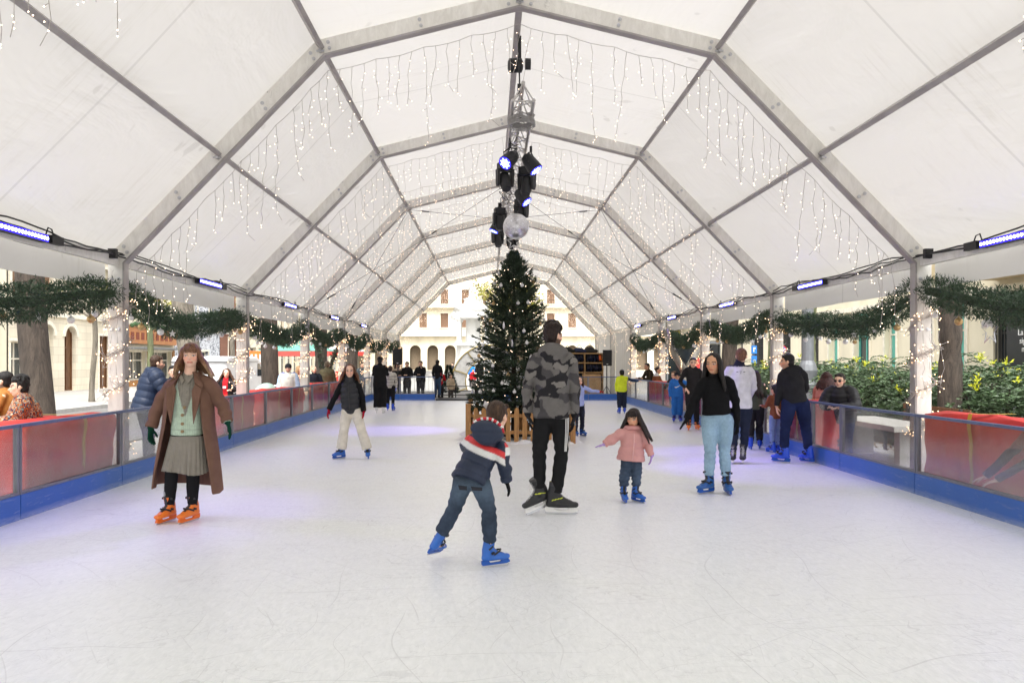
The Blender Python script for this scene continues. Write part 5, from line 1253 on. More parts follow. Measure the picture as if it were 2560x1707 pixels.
SK = {'light': srgb('#ebc0a6'), 'mid': srgb('#d9a887'), 'tan': srgb('#d3a17f')}
def head_frame(J):
    f = Vector(J['face']).normalized(); u0 = Vector(J.get('hup', (0,0,1))); s = f.cross(u0).normalized(); u = s.cross(f).normalized(); return f, s, u
def hand(m, w, d, pnrm, k, curl=.5, thumb=1, fat=0, spread=.1):
    d = Vector(d).normalized(); pnrm = Vector(pnrm); pnrm = (pnrm - d*pnrm.dot(d)).normalized(); s = d.cross(pnrm)*thumb
    w = Vector(w); L = .085*k
    loft(m, [(w - d*.02*k, .026*k+fat, .018*k+fat), (w + d*L*.35, .034*k+fat, .015*k+fat), (w + d*L*.95, .038*k+fat, .013*k+fat)], s, 12)
    for i, (o_, ln) in enumerate(((.029, .070), (.0095, .078), (-.0100, .072), (-.029, .056))):
        b = w + d*L*.92 + s*o_*k; dd = (d + s*(o_/.03)*spread + pnrm*curl*.45).normalized(); e = b + dd*ln*.5*k; d2 = (dd + pnrm*curl*1.1).normalized(); e2 = e + d2*ln*.5*k
        limb(m, [b, e, e2], [.0092*k+fat, .0085*k+fat, .0072*k+fat], 8)
    b = w + d*L*.25 + s*.03*k; dd = (d*.75 + s*.75 + pnrm*.35).normalized(); e = b + dd*.038*k; limb(m, [b - dd*.01, e, e + (dd*.6+d*.6+pnrm*.3*curl).normalized()*.032*k], [.013*k+fat, .0105*k+fat, .009*k+fat], 8)
def skate(parent, an, f, up, k, colr, style='rental', voxel=.008, kids=False):
    """an = ankle joint; boot below it"""
    f = Vector(f).normalized(); up = Vector(up); up = (up - f*up.dot(f)).normalized(); s = f.cross(up); an = Vector(an)
    t = bpy.data.objects.new('skate', None); COL.objects.link(t); t.empty_display_size = .05; t.parent = parent; t.location = an - wloc(parent)
    h = .135*k        # ankle joint above ice incl. blade; sole at .055k
    O = an - up*h
    P_ = lambda a, b, c: O + f*(a*k) + s*(b*k) + up*(c*k)
    m = MB()
    loft(m, [(P_(-.055, 0, .085), .034*k, .030*k), (P_(.02, 0, .082), .042*k, .030*k), (P_(.10, 0, .082), .047*k, .028*k), (P_(.165, 0, .080), .040*k, .023*k)], s, 14)
    loft(m, [(P_(-.025, 0, .09), .040*k, .052*k), (P_(-.02, 0, .15), .043*k, .055*k), (P_(-.005, 0, .21), .045*k, .054*k), (P_(.003, 0, .262), .047*k, .056*k)], s, 14, d1=False)
    loft(m, [(P_(-.01, 0, .16), .038*k, .04*k), (P_(.06, 0, .112), .040*k, .032*k), (P_(.12, 0, .092), .038*k, .025*k)], s, 14)
    c1 = np.array(colr)
    def bc(V):
        X = V - np.array(O); a, b, c = X@np.array(f)/k, X@np.array(s)/k, X@np.array(up)/k; C = np.tile(c1, (len(V), 1))
        if style == 'rental':
            w_ = (np.abs(b) < .019-.0*c) & (a > -.005) & (c > .105) & (a < .115); C[w_] = (.02,.02,.022)
            C[c > .245] = (.02,.02,.022)
        elif style == 'hockey':
            C[(np.abs(b) < .014) & (a > .0) & (c > .11)] = (.25,.25,.25); y = (np.abs(c - .125 - a*.25) < .0035) & (np.abs(b) > .02) & (a > -.03) & (a < .06); C[y] = srgb('#c9d437'); C[(c > .235)] = (.05,.05,.05); C[(c > .265) & (a < -.03) & (np.abs(b) < .02)] = srgb('#a5a12a')
        return C
    solid('boot', m, voxel, G['plastic'] if style == 'rental' else G['leather'], t, 2, bc)
    hc = c1 if style == 'rental' else np.array((.75,.75,.76))
    m = MB(); prof_ = [(-.075, .018), (.15, .018), (.185, .030), (.17, .062), (.115, .060), (.09, .038), (.0, .036), (-.02, .062), (-.085, .062), (-.085, .03)]
    m.prism([(a*k, b*k) for a, b in prof_], f, up, O - s*.011*k, s, .022*k); o = m.build('holder', G['holder_'+('w' if style != 'rental' else 'o' if colr[0] > .5 else 'b')], t)
    m = MB(); m.prism([(-.085*k, .006*k), (-.07*k, .0005), (.16*k, .0005), (.18*k, .012*k), (.17*k, .020*k), (-.085*k, .020*k)], f, up, O - s*.002*k, s, .004*k); m.build('blade', G['steel'], t)
    m = MB()
    if style == 'rental':
        for a, b, c, w_ in ((.045, .05, .125, .2), (-.0, .055, .175, 0), (.0, .056, .232, 0)):
            pts = [P_(a-.02, -.047, c-.012), P_(a+.02+w_*.08, -.036, c+.015), P_(a+.04+w_*.1, 0, c+.022), P_(a+.02+w_*.08, .036, c+.015), P_(a-.02, .047, c-.012)]
            for q, r_q in zip(pts, pts[1:]): m.beam(q, r_q, .004*k+.002, .016*k, up)
        m.box(0,0,0,0,0,0) if False else None
        for sg in (-1, 1): 
            for c in (.135, .235): m.beam(P_(.0, sg*.050, c-.01), P_(.03, sg*.052, c), .012*k, .02*k, up)
        m.build('strap', G['black'], t)
    elif style == 'hockey':
        for q in range(7): c = .12+q*.02; a = .10-q*.0155; m.tube([P_(a, -.02, c-.004), P_(a+.012, 0, c+.012), P_(a, .02, c-.004)], .0022*k+.0006, 4)
        m.tube([P_(.03, 0, .25), P_(.07, .03, .2), P_(.06, .045, .15)], .002, 4); m.build('lace', G['white'], t)
    return t
G['holder_b'] = M('holder_blue', srgb('#2257ad'), .35, 0, .05, bump=0); G['holder_o'] = M('holder_orange', srgb('#ee7422'), .35, 0, .05, bump=0); G['holder_w'] = G['white']
BLUE = srgb('#2c66bd'); ORANGE = srgb('#f07d2a'); BLK = (.022, .022, .024)
def shoe(parent, an, f, k, col, voxel=.012):
    f = Vector(f); f.z = 0; f.normalize(); up = V3(0,0,1); s = f.cross(up); O = Vector(an) - up*.085*k; m = MB()
    loft(m, [(O + f*-.05*k + up*.045*k, .033*k, .035*k), (O + f*.05*k + up*.04*k, .038*k, .032*k), (O + f*.14*k + up*.03*k, .036*k, .022*k)], s, 12)
    limb(m, [O + up*.05*k, O+up*.11*k], [.04*k, .04*k]); solid('shoe', m, voxel, G['leather'], parent, 2, col)

def person(label, J, k, top, legs, hair, skin='light', feet=None, gloves=None, vox=.008, group=None, extras=None, hs=None, build=1., beard=None, base_z=None, hands=(.4,.4)):
    """J: joints. top/legs/hair/feet dicts."""
    f, s, u = head_frame(J); hs = hs or k**.35 if hs is None else hs; sc = np.array(SK[skin]); hc = J['head']
    if feet and feet[0] in ('rental', 'hockey', 'figure'):
        for a in 'lr': J['an'+a] = J['an'+a].copy(); J['an'+a].z = .135*k*feet[2] + J.get('lift'+a, 0.) - Vector(J['f'+a]).normalized().z*-.0
    fl = [J['anl'].z, J['anr'].z]; bx_, by_ = (J['anl'].x+J['anr'].x)/2, (J['anl'].y+J['anr'].y)/2
    t = thing('person', (bx_, by_, 0 if base_z is None else base_z), label, 'person', group)
    sd_ = (J['shr']-J['shl']); sdn = sd_.normalized(); hd = (J['hipr']-J['hipl']).normalized(); tr = (J['neck']-J['pel'])
    fb = Vector(J.get('bf', sdn.cross(tr)));
    lerp = lambda a, b, q: J[a].lerp(J[b], q) if isinstance(a, str) else a.lerp(b, q)
    def torso_rings(e, hem=0., w=1.0, flare=0., belly=0.):
        A = J['pel']; B_ = J['neck']; kk = k*build; sw = sd_.length/2
        R_ = [(A + (A-B_).normalized()*(.02*k+hem), (.134*kk+flare)*w+e, (.100*kk+flare*.8)+e+belly), (A.lerp(B_, .08), .134*kk*w+e+flare*.6, .098*kk+e+belly), (A.lerp(B_, .35), .120*kk*w+e, .090*kk+e+belly*.9), (A.lerp(B_, .62), (.132*kk*.5+sw*.45)*w+e, .102*kk+e+belly*.4),
              (A.lerp(B_, .84), sw*.84+e*.8, .090*kk+e), (A.lerp(B_, .96), sw*.62+e*.7, .070*kk+e*.7), (A.lerp(B_, 1.05), .062*k+e*.4, .058*k+e*.4)]
        sides = [hd.lerp(sdn, q).normalized() for q in (0, .05, .4, .8, 1, 1, 1)]
        return R_, sides
    # ---- body
    m = MB(); R_, sides = torso_rings(-.012)
    loft(m, R_, sides, 18)
    limb(m, [J['neck'] - tr.normalized()*.03, J['neck'].lerp(hc - u*.07*hs, .6), hc - u*.05*hs - f*.012], [.058*k, .050*k, .050*hs])
    for a in 'lr':
        limb(m, [J['sh'+a], J['sh'+a].lerp(J['el'+a], .5), J['el'+a]], [.050*k, .043*k, .036*k]); limb(m, [J['el'+a], J['el'+a].lerp(J['wr'+a], .35), J['wr'+a]], [.036*k, .036*k, .025*k])
        limb(m, [J['hip'+a], J['hip'+a].lerp(J['kn'+a], .4), J['kn'+a]], [.070*k, .060*k, .042*k]); limb(m, [J['kn'+a], J['kn'+a].lerp(J['an'+a], .35), J['an'+a]], [.042*k, .042*k, .030*k])
        hdv = J['ti'+a] - J['wr'+a]; hand(m, J['wr'+a], hdv, J.get('pn'+a, V3(0,0,-1)), k*.98, hands[0 if a == 'l' else 1], J.get('th'+a, 1 if a == 'l' else -1), 0 if gloves is None else -.001)
        ff = Vector(J['f'+a]).normalized(); limb(m, [J['an'+a]-V3(0,0,.03*k), J['an'+a]-V3(0,0,.05*k)+ff*.12*k], [.032*k, .022*k])
    h = hs
    ell(m, hc + u*.022*h - f*.012*h, (.075*h, .092*h, .088*h), s, f, u); ell(m, hc - u*.030*h + f*.020*h, (.060*h, .070*h, .078*h), s, f, u)
    ell(m, hc - u*.084*h + f*.052*h, (.030*h, .026*h, .022*h), s, f, u); limb(m, [hc + f*.082*h + u*.004*h, hc + f*.106*h - u*.026*h], [.009*h, .0145*h], 8); ell(m, hc + f*.088*h - u*.058*h, (.025*h, .012*h, .012*h), s, f, u, 10, 8)
    for g_ in (-1, 1):
        ell(m, hc + s*g_*.036*h + f*.052*h - u*.022*h, (.026*h, .026*h, .026*h), s, f, u, 8, 6); limb(m, [hc+s*g_*.014*h+f*.084*h+u*.024*h, hc+s*g_*.044*h+f*.070*h+u*.022*h], [.012*h, .010*h], 8)
        ell(m, hc + s*g_*.077*h - f*.006*h - u*.012*h, (.009*h, .020*h, .031*h), s, f, u, 8, 8); ell(m, hc + s*g_*.033*h + f*.074*h + u*.002*h, (.014*h, .013*h, .012*h), s, f, u, 8, 6); ell(m, hc + s*g_*.011*h + f*.096*h - u*.030*h, (.009*h, .009*h, .007*h), s, f, u, 6, 6)
    hcol = np.array(hair.get('col', (.03,.02,.015))); gcol = np.array(gloves) if gloves is not None else None
    Jn = np.array(hc); fn, sn, un = np.array(f), np.array(s), np.array(u)
    def bodycol(V):
        X = (V - Jn)/h; x, y, z = X@sn, X@fn, X@un; C = np.tile(sc, (len(V), 1)).astype(float); near = (np.linalg.norm(X, axis=1) < .14)
        ax = np.abs(x)
        ck = near & (((ax-.042)/.025)**2 + ((z+.025)/.022)**2 < 1) & (y > .03); C[ck] = C[ck]*np.array((1.05, .84, .82))
        ns = near & (ax < .016) & (z < -.012) & (z > -.04) & (y > .08); C[ns] *= np.array((1.02, .93, .92))
        sh = near & (((ax-.033)/.022)**2 + ((z-.004)/.014)**2 < 1) & (y > .05); C[sh] *= .86  # eye-socket shading painted into the skin colour
        lp = near & (ax < .026) & (np.abs(z+.058+ax*.1) < .0085) & (y > .06); C[lp] = C[lp]*np.array((.90, .55, .55)); ml = near & (ax < .024) & (np.abs(z+.058) < .0028) & (y > .06); C[ml] *= .72
        eb = near & (np.abs(ax-.033) < .019) & (np.abs(z-.024-.15*(.03-np.abs(ax-.03))) < .0042) & (y > .04); C[eb] = hcol*.8+.01
        ew = near & (((ax-.033)/.0145)**2 + ((z-.003)/.0068)**2 < 1) & (y > .05); C[ew] = (.55,.52,.50); ir = near & (((ax-.033)/.0065)**2 + ((z-.003)/.0065)**2 < 1) & (y > .05); C[ir] = (.03,.02,.015)
        ll = near & (np.abs(ax-.033) < .016) & (np.abs(z-.0095) < .0028) & (y > .05); C[ll] = (.06,.04,.035)
        if beard is not None: bd = near & (z < -.032) & (y > -.03) & (ax + (z+.11)*.2 > .0) & ~lp & ((z < -.047) | (ax > .035)); C[bd] = C[bd]*(1-beard) + hcol*beard
        if hair.get('scalp'): sp = near & (z > .035 + .03*(y > .06)) ; C[sp] = C[sp]*.4 + hcol*.6
        return C
    solid('body', m, vox*.85 if vox < .011 else vox, G['skin'], t, 3, bodycol)
    # ---- legs
    if legs:
        m = MB(); e = legs.get('e', .012); r_ = legs.get('r', (.082, .072, .054, .052, .042)); r_ = [x*k*(build*.5+.5) for x in r_]
        if not legs.get('skirt'):
            R_, sd2 = torso_rings(e*.6, 0); loft(m, R_[:3], sd2[:3], 16)
        for a in 'lr':
            hp, kn, an = J['hip'+a], J['kn'+a], J['an'+a]; end = kn.lerp(an, legs.get('end', .82))
            limb(m, [hp, hp.lerp(kn, .45), kn], [r_[0]+e, r_[1]+e, r_[2]+e], 14); limb(m, [kn, kn.lerp(end, .45), end], [r_[2]+e, r_[3]+e, r_[4]+e], 14, d1=False)
        fo = legs.get('fold', .004); ax_k = [np.array(J['kn'+a]) for a in 'lr']; an_k = [np.array(J['kn'+a].lerp(J['an'+a], legs.get('end', .82))) for a in 'lr']
        def ld(V):
            w = sum(np.exp(-(np.linalg.norm(V-q, axis=1)/(.13*k))**2) for q in ax_k+an_k); q = V*np.array((.5, .5, 1.0))
            return fo*pn(V, 16/k, 1) + fo*w*.9*np.sin(V[:,2]*70/k + 5*pn(V, 7, 3))
        lc = legs['col']; solid('trousers' if not legs.get('name') else legs['name'], m, vox, legs.get('mat', G['cloth']), t, 4, lc, ld)
    # ---- top
    if top:
        m = MB(); e = top.get('e', .022); hem = top.get('hem', .03)*k; R_, sd2 = torso_rings(e, hem, 1, top.get('flare', 0), top.get('belly', 0)); loft(m, R_, sd2, 20, d0=False)
        sr = top.get('sr', (.062, .055, .048, .043)); sr = [x*k for x in sr]
        if not top.get('vest'):
            for a in 'lr':
                sh, el_, w = J['sh'+a], J['el'+a], J['wr'+a]; cuff = el_.lerp(w, top.get('cuff', .97))
                limb(m, [sh - (sh-J['neck']).normalized()*.03*k, sh.lerp(el_, .1), sh.lerp(el_, .55), el_], [sr[0], sr[0], sr[1], sr[2]], 14); limb(m, [el_, el_.lerp(cuff, .5), cuff], [sr[2], (sr[2]+sr[3])/2, sr[3]], 14, d1=False)
        if top.get('collar'):
            c = top['collar']; limb(m, [J['neck']-tr.normalized()*.02, J['neck'] + (hc-J['neck']).normalized()*c*k], [.080*k, .066*k], 14)
        if top.get('hood'):
            bk = -fb.normalized() if 'bf' in J else -f; bk = Vector(J.get('back', bk)).normalized(); q = J['neck'] + bk*.065*k + V3(0,0,.0)
            ell(m, q, (.125*k, .07*k, .085*k), sdn, bk, sdn.cross(bk).normalized(), 16, 10); ell(m, q + bk*.02*k - V3(0,0,.05*k), (.09*k, .05*k, .09*k), sdn, bk, V3(0,0,1), 14, 10)
            for g_ in (-1, 1): limb(m, [q + sdn*g_*.09*k, J['neck'] + sdn*g_*.075*k - bk*.04*k + V3(0,0,.01)], [.045*k, .032*k])
        puff = top.get('puff', 0); fo = top.get('fold', .006); A, B_ = np.array(J['pel']), np.array(J['neck']); axn = (B_-A)/np.linalg.norm(B_-A)
        els = [np.array(J['el'+a]) for a in 'lr']; shs = [np.array(J['sh'+a]) for a in 'lr']; wrs = [np.array(J['wr'+a]) for a in 'lr']; per = top.get('period', .075)*k
        def td(V):
            w = sum(np.exp(-(np.linalg.norm(V-q, axis=1)/(.12*k))**2) for q in els); tc = (V-A)@axn
            d_ = fo*.8*pn(V, 9/k, 2) + fo*.5*pn(V, 22/k, 5) + fo*w*.7*np.sin(V[:,2]*55/k+4*pn(V, 8, 4))
            if puff:
                arm = np.zeros(len(V)); sel = np.zeros(len(V), bool)
                for i in range(2):
                    for p0, p1 in ((shs[i], els[i]), (els[i], wrs[i])):
                        ab = p1-p0; L = np.linalg.norm(ab); q = np.clip(((V-p0)@ab)/L/L, 0, 1); dist = np.linalg.norm(V-(p0+q[:,None]*ab), axis=1); hit = (dist < sr[0]*1.25) & (np.abs((V-(A+B_)/2)@np.array(sdn)) > sd_.length*.47)
                        arm[hit] = (q*L)[hit]; sel |= hit
                co = np.where(sel, arm, tc); d_ = d_ + puff*(np.abs(np.sin(math.pi*co/per))**.6 - .6)
            return d_
        solid(top.get('name', 'jacket'), m, vox, top.get('mat', G['cloth']), t, top.get('it', 5), top['col'], td)
    # ---- hair
    st = hair.get('style', 'short')
    if st != 'none':
        m = MB(); r2 = random.Random(int(abs(hc.x*100)+abs(hc.y)*7)); L = hair.get('len', .3)
        ell(m, hc + u*.038*h - f*.025*h, (.083*h, .088*h, .083*h), s, f, u, 18, 12); ell(m, hc - f*.040*h - u*.012*h, (.073*h, .062*h, .075*h), s, f, u, 16, 10)
        if st in ('short', 'curly'):
            for g_ in (-1, 1): limb(m, [hc+s*g_*.074*h+u*.03*h+f*.01*h, hc+s*g_*.074*h-u*.012*h+f*.012*h], [.012*h, .006*h], 8)
            limb(m, [hc+s*-.04*h+f*.048*h+u*.080*h, hc+s*.045*h+f*.046*h+u*.083*h], [.019*h, .021*h], 10)
        if st == 'curly':
            for i in range(60):
                a = r2.uniform(0, 6.28); b_ = r2.uniform(.1, 1.25); p = hc + u*.04*h - f*.02*h + (s*math.cos(a)*math.sin(b_)*.085 + f*math.sin(a)*math.sin(b_)*.092 + u*math.cos(b_)*.098)*h
                if (p-hc).dot(f) > .07*h and (p-hc).dot(u) < .06*h: continue
                ell(m, p, (.02*h,)*3, s, f, u, 7, 5)
        if st in ('long', 'bob'):
            dn = V3(0,0,-1); nl = 22
            for i in range(nl):
                a = -math.pi*.57 + 1.14*math.pi*i/(nl-1)     # around the back from one temple to the other
                d_ = (-f*math.cos(a) + s*math.sin(a)); p0 = hc + u*.055*h + d_*.062*h; p1 = hc - u*.01*h + d_*.083*h + f*.004; ln = L*r2.uniform(.85, 1.08)
                sw = Vector(hair.get('sway', (0,0,0))); sp = hair.get('spread', .25); q1 = p1 + dn*ln*.4 + d_*.05*sp*h + sw*ln*.3; q2 = p1 + dn*ln + d_*.16*sp*h*ln/.3 + sw*ln + Vector((r2.uniform(-.015, .015), r2.uniform(-.01, .01), 0))
                limb(m, [p0, p1, q1, q2], [.028*h, .027*h, .024*h, .009*h], 8)
        if hair.get('fringe'):
            for i in range(9):
                x = -.056 + .014*i; p0 = hc + u*.10*h + f*.045*h + s*x*.6*h; p1 = hc + u*.062*h + f*(.088-abs(x)*.45)*h + s*x*h; p2 = hc + u*(.030+r2.uniform(-.004, .004))*h + f*(.093-abs(x)*.55)*h + s*x*1.05*h; limb(m, [p0, p1, p2], [.013*h, .010*h, .005*h], 7)
        if st == 'bun': ell(m, hc - f*.11*h + u*.03*h, (.035*h,)*3, s, f, u)
        hc2 = np.array(hair.get('col2', hair.get('col'))); zt = hc.z
        def hcolf(V): q = np.clip((zt - V[:, 2] - .05)/max(.15, L), 0, 1)[:, None]; n_ = (.85+.25*pn(V*np.array((1,1,.15)), 160, 3))[:, None]; return (hcol*(1-q)+hc2*q)*n_
        amp = .006 if st == 'curly' else .0022
        solid('hair', m, max(.0055, vox*.85), G['hair'], t, 2 if st != 'short' else 3, hcolf, lambda V: amp*pn(V if st == 'curly' else V*np.array((1,1,.2)), 130 if st == 'curly' else 170, 6)*h)
    if hair.get('hat'):
        m = MB(); ell(m, hc + u*.045*h - f*.012*h, (.088*h, .102*h, .082*h), s, f, u, 16, 10)
        if hair['hat'] == 'cap': loft(m, [(hc+u*.052*h+f*.07*h, .065*h, .008*h), (hc+u*.045*h+f*.13*h, .055*h, .006*h)], s, 12)
        solid('hat', m, max(.006, vox*.8), G['cloth'], t, 2, hair.get('hatcol', BLK))
    if hair.get('glasses'):
        m = MB()
        for g_ in (-1, 1):
            c = hc + s*g_*.034*h + f*.101*h + u*.002*h; m.tube([c + s*.022*h*math.cos(a*.524) + u*.017*h*math.sin(a*.524) for a in range(13)], .0022*h, 5)
            if hair['glasses'] == 'sun': m.lathe(c - f*.001, [(.021*h, 0), (.021*h, .002)], 12, f)
            m.tube([c + s*g_*.022*h, hc + s*g_*.08*h + u*.0*h], .002*h, 4)
        m.build('glasses', G['black'], t)
    # ---- gloves
    if gloves is not None:
        for a in 'lr':
            m = MB(); hdv = J['ti'+a]-J['wr'+a]; hand(m, J['wr'+a], hdv, J.get('pn'+a, V3(0,0,-1)), k*1.02, hands[0 if a == 'l' else 1], J.get('th'+a, 1 if a == 'l' else -1), .0018)
            limb(m, [J['wr'+a] - hdv.normalized()*.035*k, J['wr'+a]], [.034*k, .031*k]); solid('glove', m, min(.006, vox*.8) if vox < .011 else vox*.7, G['knit'], t, 1, gloves)
    # ---- feet
    if feet:
        for a in 'lr':
            if feet[0] in ('rental', 'hockey', 'figure'): skate(t, J['an'+a], J['f'+a], J.get('up'+a, (0,0,1)), k*feet[2] if len(feet) > 2 else k, feet[1], feet[0], max(.006, vox*.8))
            else: shoe(t, J['an'+a], J['f'+a], k, feet[1], max(.009, vox))
    if extras: extras(t, J, k, f, s, u, hc)
    return t
def JP(ox, oy, sc, Y, d):
    """joints read off a crop of the photograph (crop x, crop y, depth offset) -> metres"""
    J = {}
    for kk, v in d.items(): J[kk] = PX(ox + v[0]*sc, oy + v[1]*sc, Y + (v[2] if len(v) > 2 else 0))
    return J
def fin(J, **kw): 
    for a, b in kw.items(): J[a] = Vector(b) if isinstance(b, tuple) else b
    return J
def stdpose(X, Y, H, yaw, z0=0., arms='down', lean=0., sep=.10, an=.09, bend=0., turn=None, stride=0., look=0.):
    k = (H)/1.72; a = R(yaw); f = V3(math.sin(a), -math.cos(a), 0); s = V3(-f.y, f.x, 0)*-1   # s: the person's right when seen from behind = +x for yaw 180
    s = f.cross(V3(0,0,1)); B = V3(X, Y, z0); up = V3(0,0,1); tl = (up + f*lean).normalized()
    J = {}; pel = B + up*.93*k - f*lean*.25*k; J['pel'] = pel; J['neck'] = pel + tl*.50*k; J['head'] = J['neck'] + (tl*.8+up*.2).normalized()*.145*k + f*.02*k
    for c, g_ in (('l', -1), ('r', 1)):
        J['sh'+c] = pel + tl*.46*k + s*g_*.165*k; J['hip'+c] = pel + s*g_*.085*k - up*.03*k
        J['an'+c] = B + s*g_*sep*k + up*an*k + f*stride*g_*k; J['kn'+c] = J['hip'+c].lerp(J['an'+c], .5) + f*(.03+bend)*k
        sh = J['sh'+c]; md = arms if isinstance(arms, str) else arms[0 if c == 'l' else 1]
        e, w = {'down': (s*g_*.07 - up*.28, s*g_*.05 - up*.52 + f*.04), 'fwd': (f*.12 - up*.24 + s*g_*.05, f*.34 - up*.22 + s*g_*-.02), 'rail': (f*.10 - up*.24 + s*g_*.12, f*.30 - up*.26 - s*g_*.08), 'out': (s*g_*.22 - up*.16, s*g_*.42 - up*.26 + f*.05),
                'back': (s*g_*.10 - up*.26 - f*.06, s*g_*.02 - up*.44 - f*.02), 'phone': (f*.12 - up*.22 + s*g_*.05, f*.22 + up*.02 - s*g_*.06), 'cross': (f*.08 - up*.25 + s*g_*.08, f*.20 - up*.24 - s*g_*.12), 'pocket': (s*g_*.12 - up*.26 - f*.04, s*g_*.0 - up*.42 + f*.08), 'side': (s*g_*.24-up*.1, s*g_*.50-up*.12)}[md]
        J['el'+c] = sh + e*k; J['wr'+c] = sh + w*k; J['ti'+c] = J['wr'+c] + (J['wr'+c]-J['el'+c]).normalized()*.16*k; J['f'+c] = f + s*g_*.15; J['pn'+c] = -s*g_*1.0 if md in ('down', 'back') else -up
    fa = R(yaw + look); J['face'] = V3(math.sin(fa), -math.cos(fa), 0) - up*.08; J['bf'] = f; J['back'] = -f
    return J, k
NAVY = (.018, .024, .045)
def bands(J, lst, axis=None):
    A, B_ = np.array(J['pel']), np.array(J['neck']); ax_ = (B_-A)/np.linalg.norm(B_-A) if axis is None else np.array(axis)/np.linalg.norm(axis)
    def f(V):
        t = (V-A)@ax_; C = np.tile(np.array(lst[0][1]), (len(V), 1)).astype(float)
        for th, c in lst: C[t > th] = c
        return C
    return f
# ---------------------------------------------------------------- A: woman in brown coat
J = JP(340, 820, .3318, 7.17, dict(head=(412, 205), neck=(402, 372, .03), shl=(268, 425, .02), shr=(545, 408, .02), ell=(160, 610, .05), elr=(655, 590, .05), wrl=(112, 752), wrr=(690, 708), til=(108, 860, -.02), tir=(722, 815, -.02),
    pel=(385, 790, .02), hipl=(325, 830, .02), hipr=(445, 830, .02), knl=(268, 1085, 0), knr=(430, 1092, 0), anl=(250, 1318, 0), anr=(425, 1305, .02)))
fin(J, face=(.27, -1, -.05), bf=(0, -1, 0), back=(0, 1, 0), fl=(-.35, -1, -.06), fr=(-.45, -1, -.06), pnl=(.9, -.2, 0), pnr=(-.9, -.2, 0), thl=-1, thr=1)
mint = srgb('#bccfb8'); gry = srgb('#8b867b')
def cardc(V):
    X0 = J['neck']; x = V[:, 0] - X0.x - .012; z = V[:, 2]; C = np.tile(np.array(mint), (len(V), 1)); zb = J['neck'].z - .36
    va = (np.clip(((z - zb)*.30 - np.abs(x + .02*(X0.z - z)))/.008+.5, 0, 1)*(V[:, 1] < X0.y))[:, None]; v = va[:, 0] > .5; C = C*(1-va) + np.array(gry)*va
    vv = v & (np.abs(((V[:, 0]*42) % 1) - .5) < .12); C[vv] = np.array(gry)*.75
    r = ~v & (np.abs(((V[:, 0]*55) % 1) - .5) < .16); C[r] = np.array(mint)*.86
    b = (np.abs(z - (J['pel'].z + .04)) < .006) & ~v; C[b] = np.array(mint)*.75
    return C
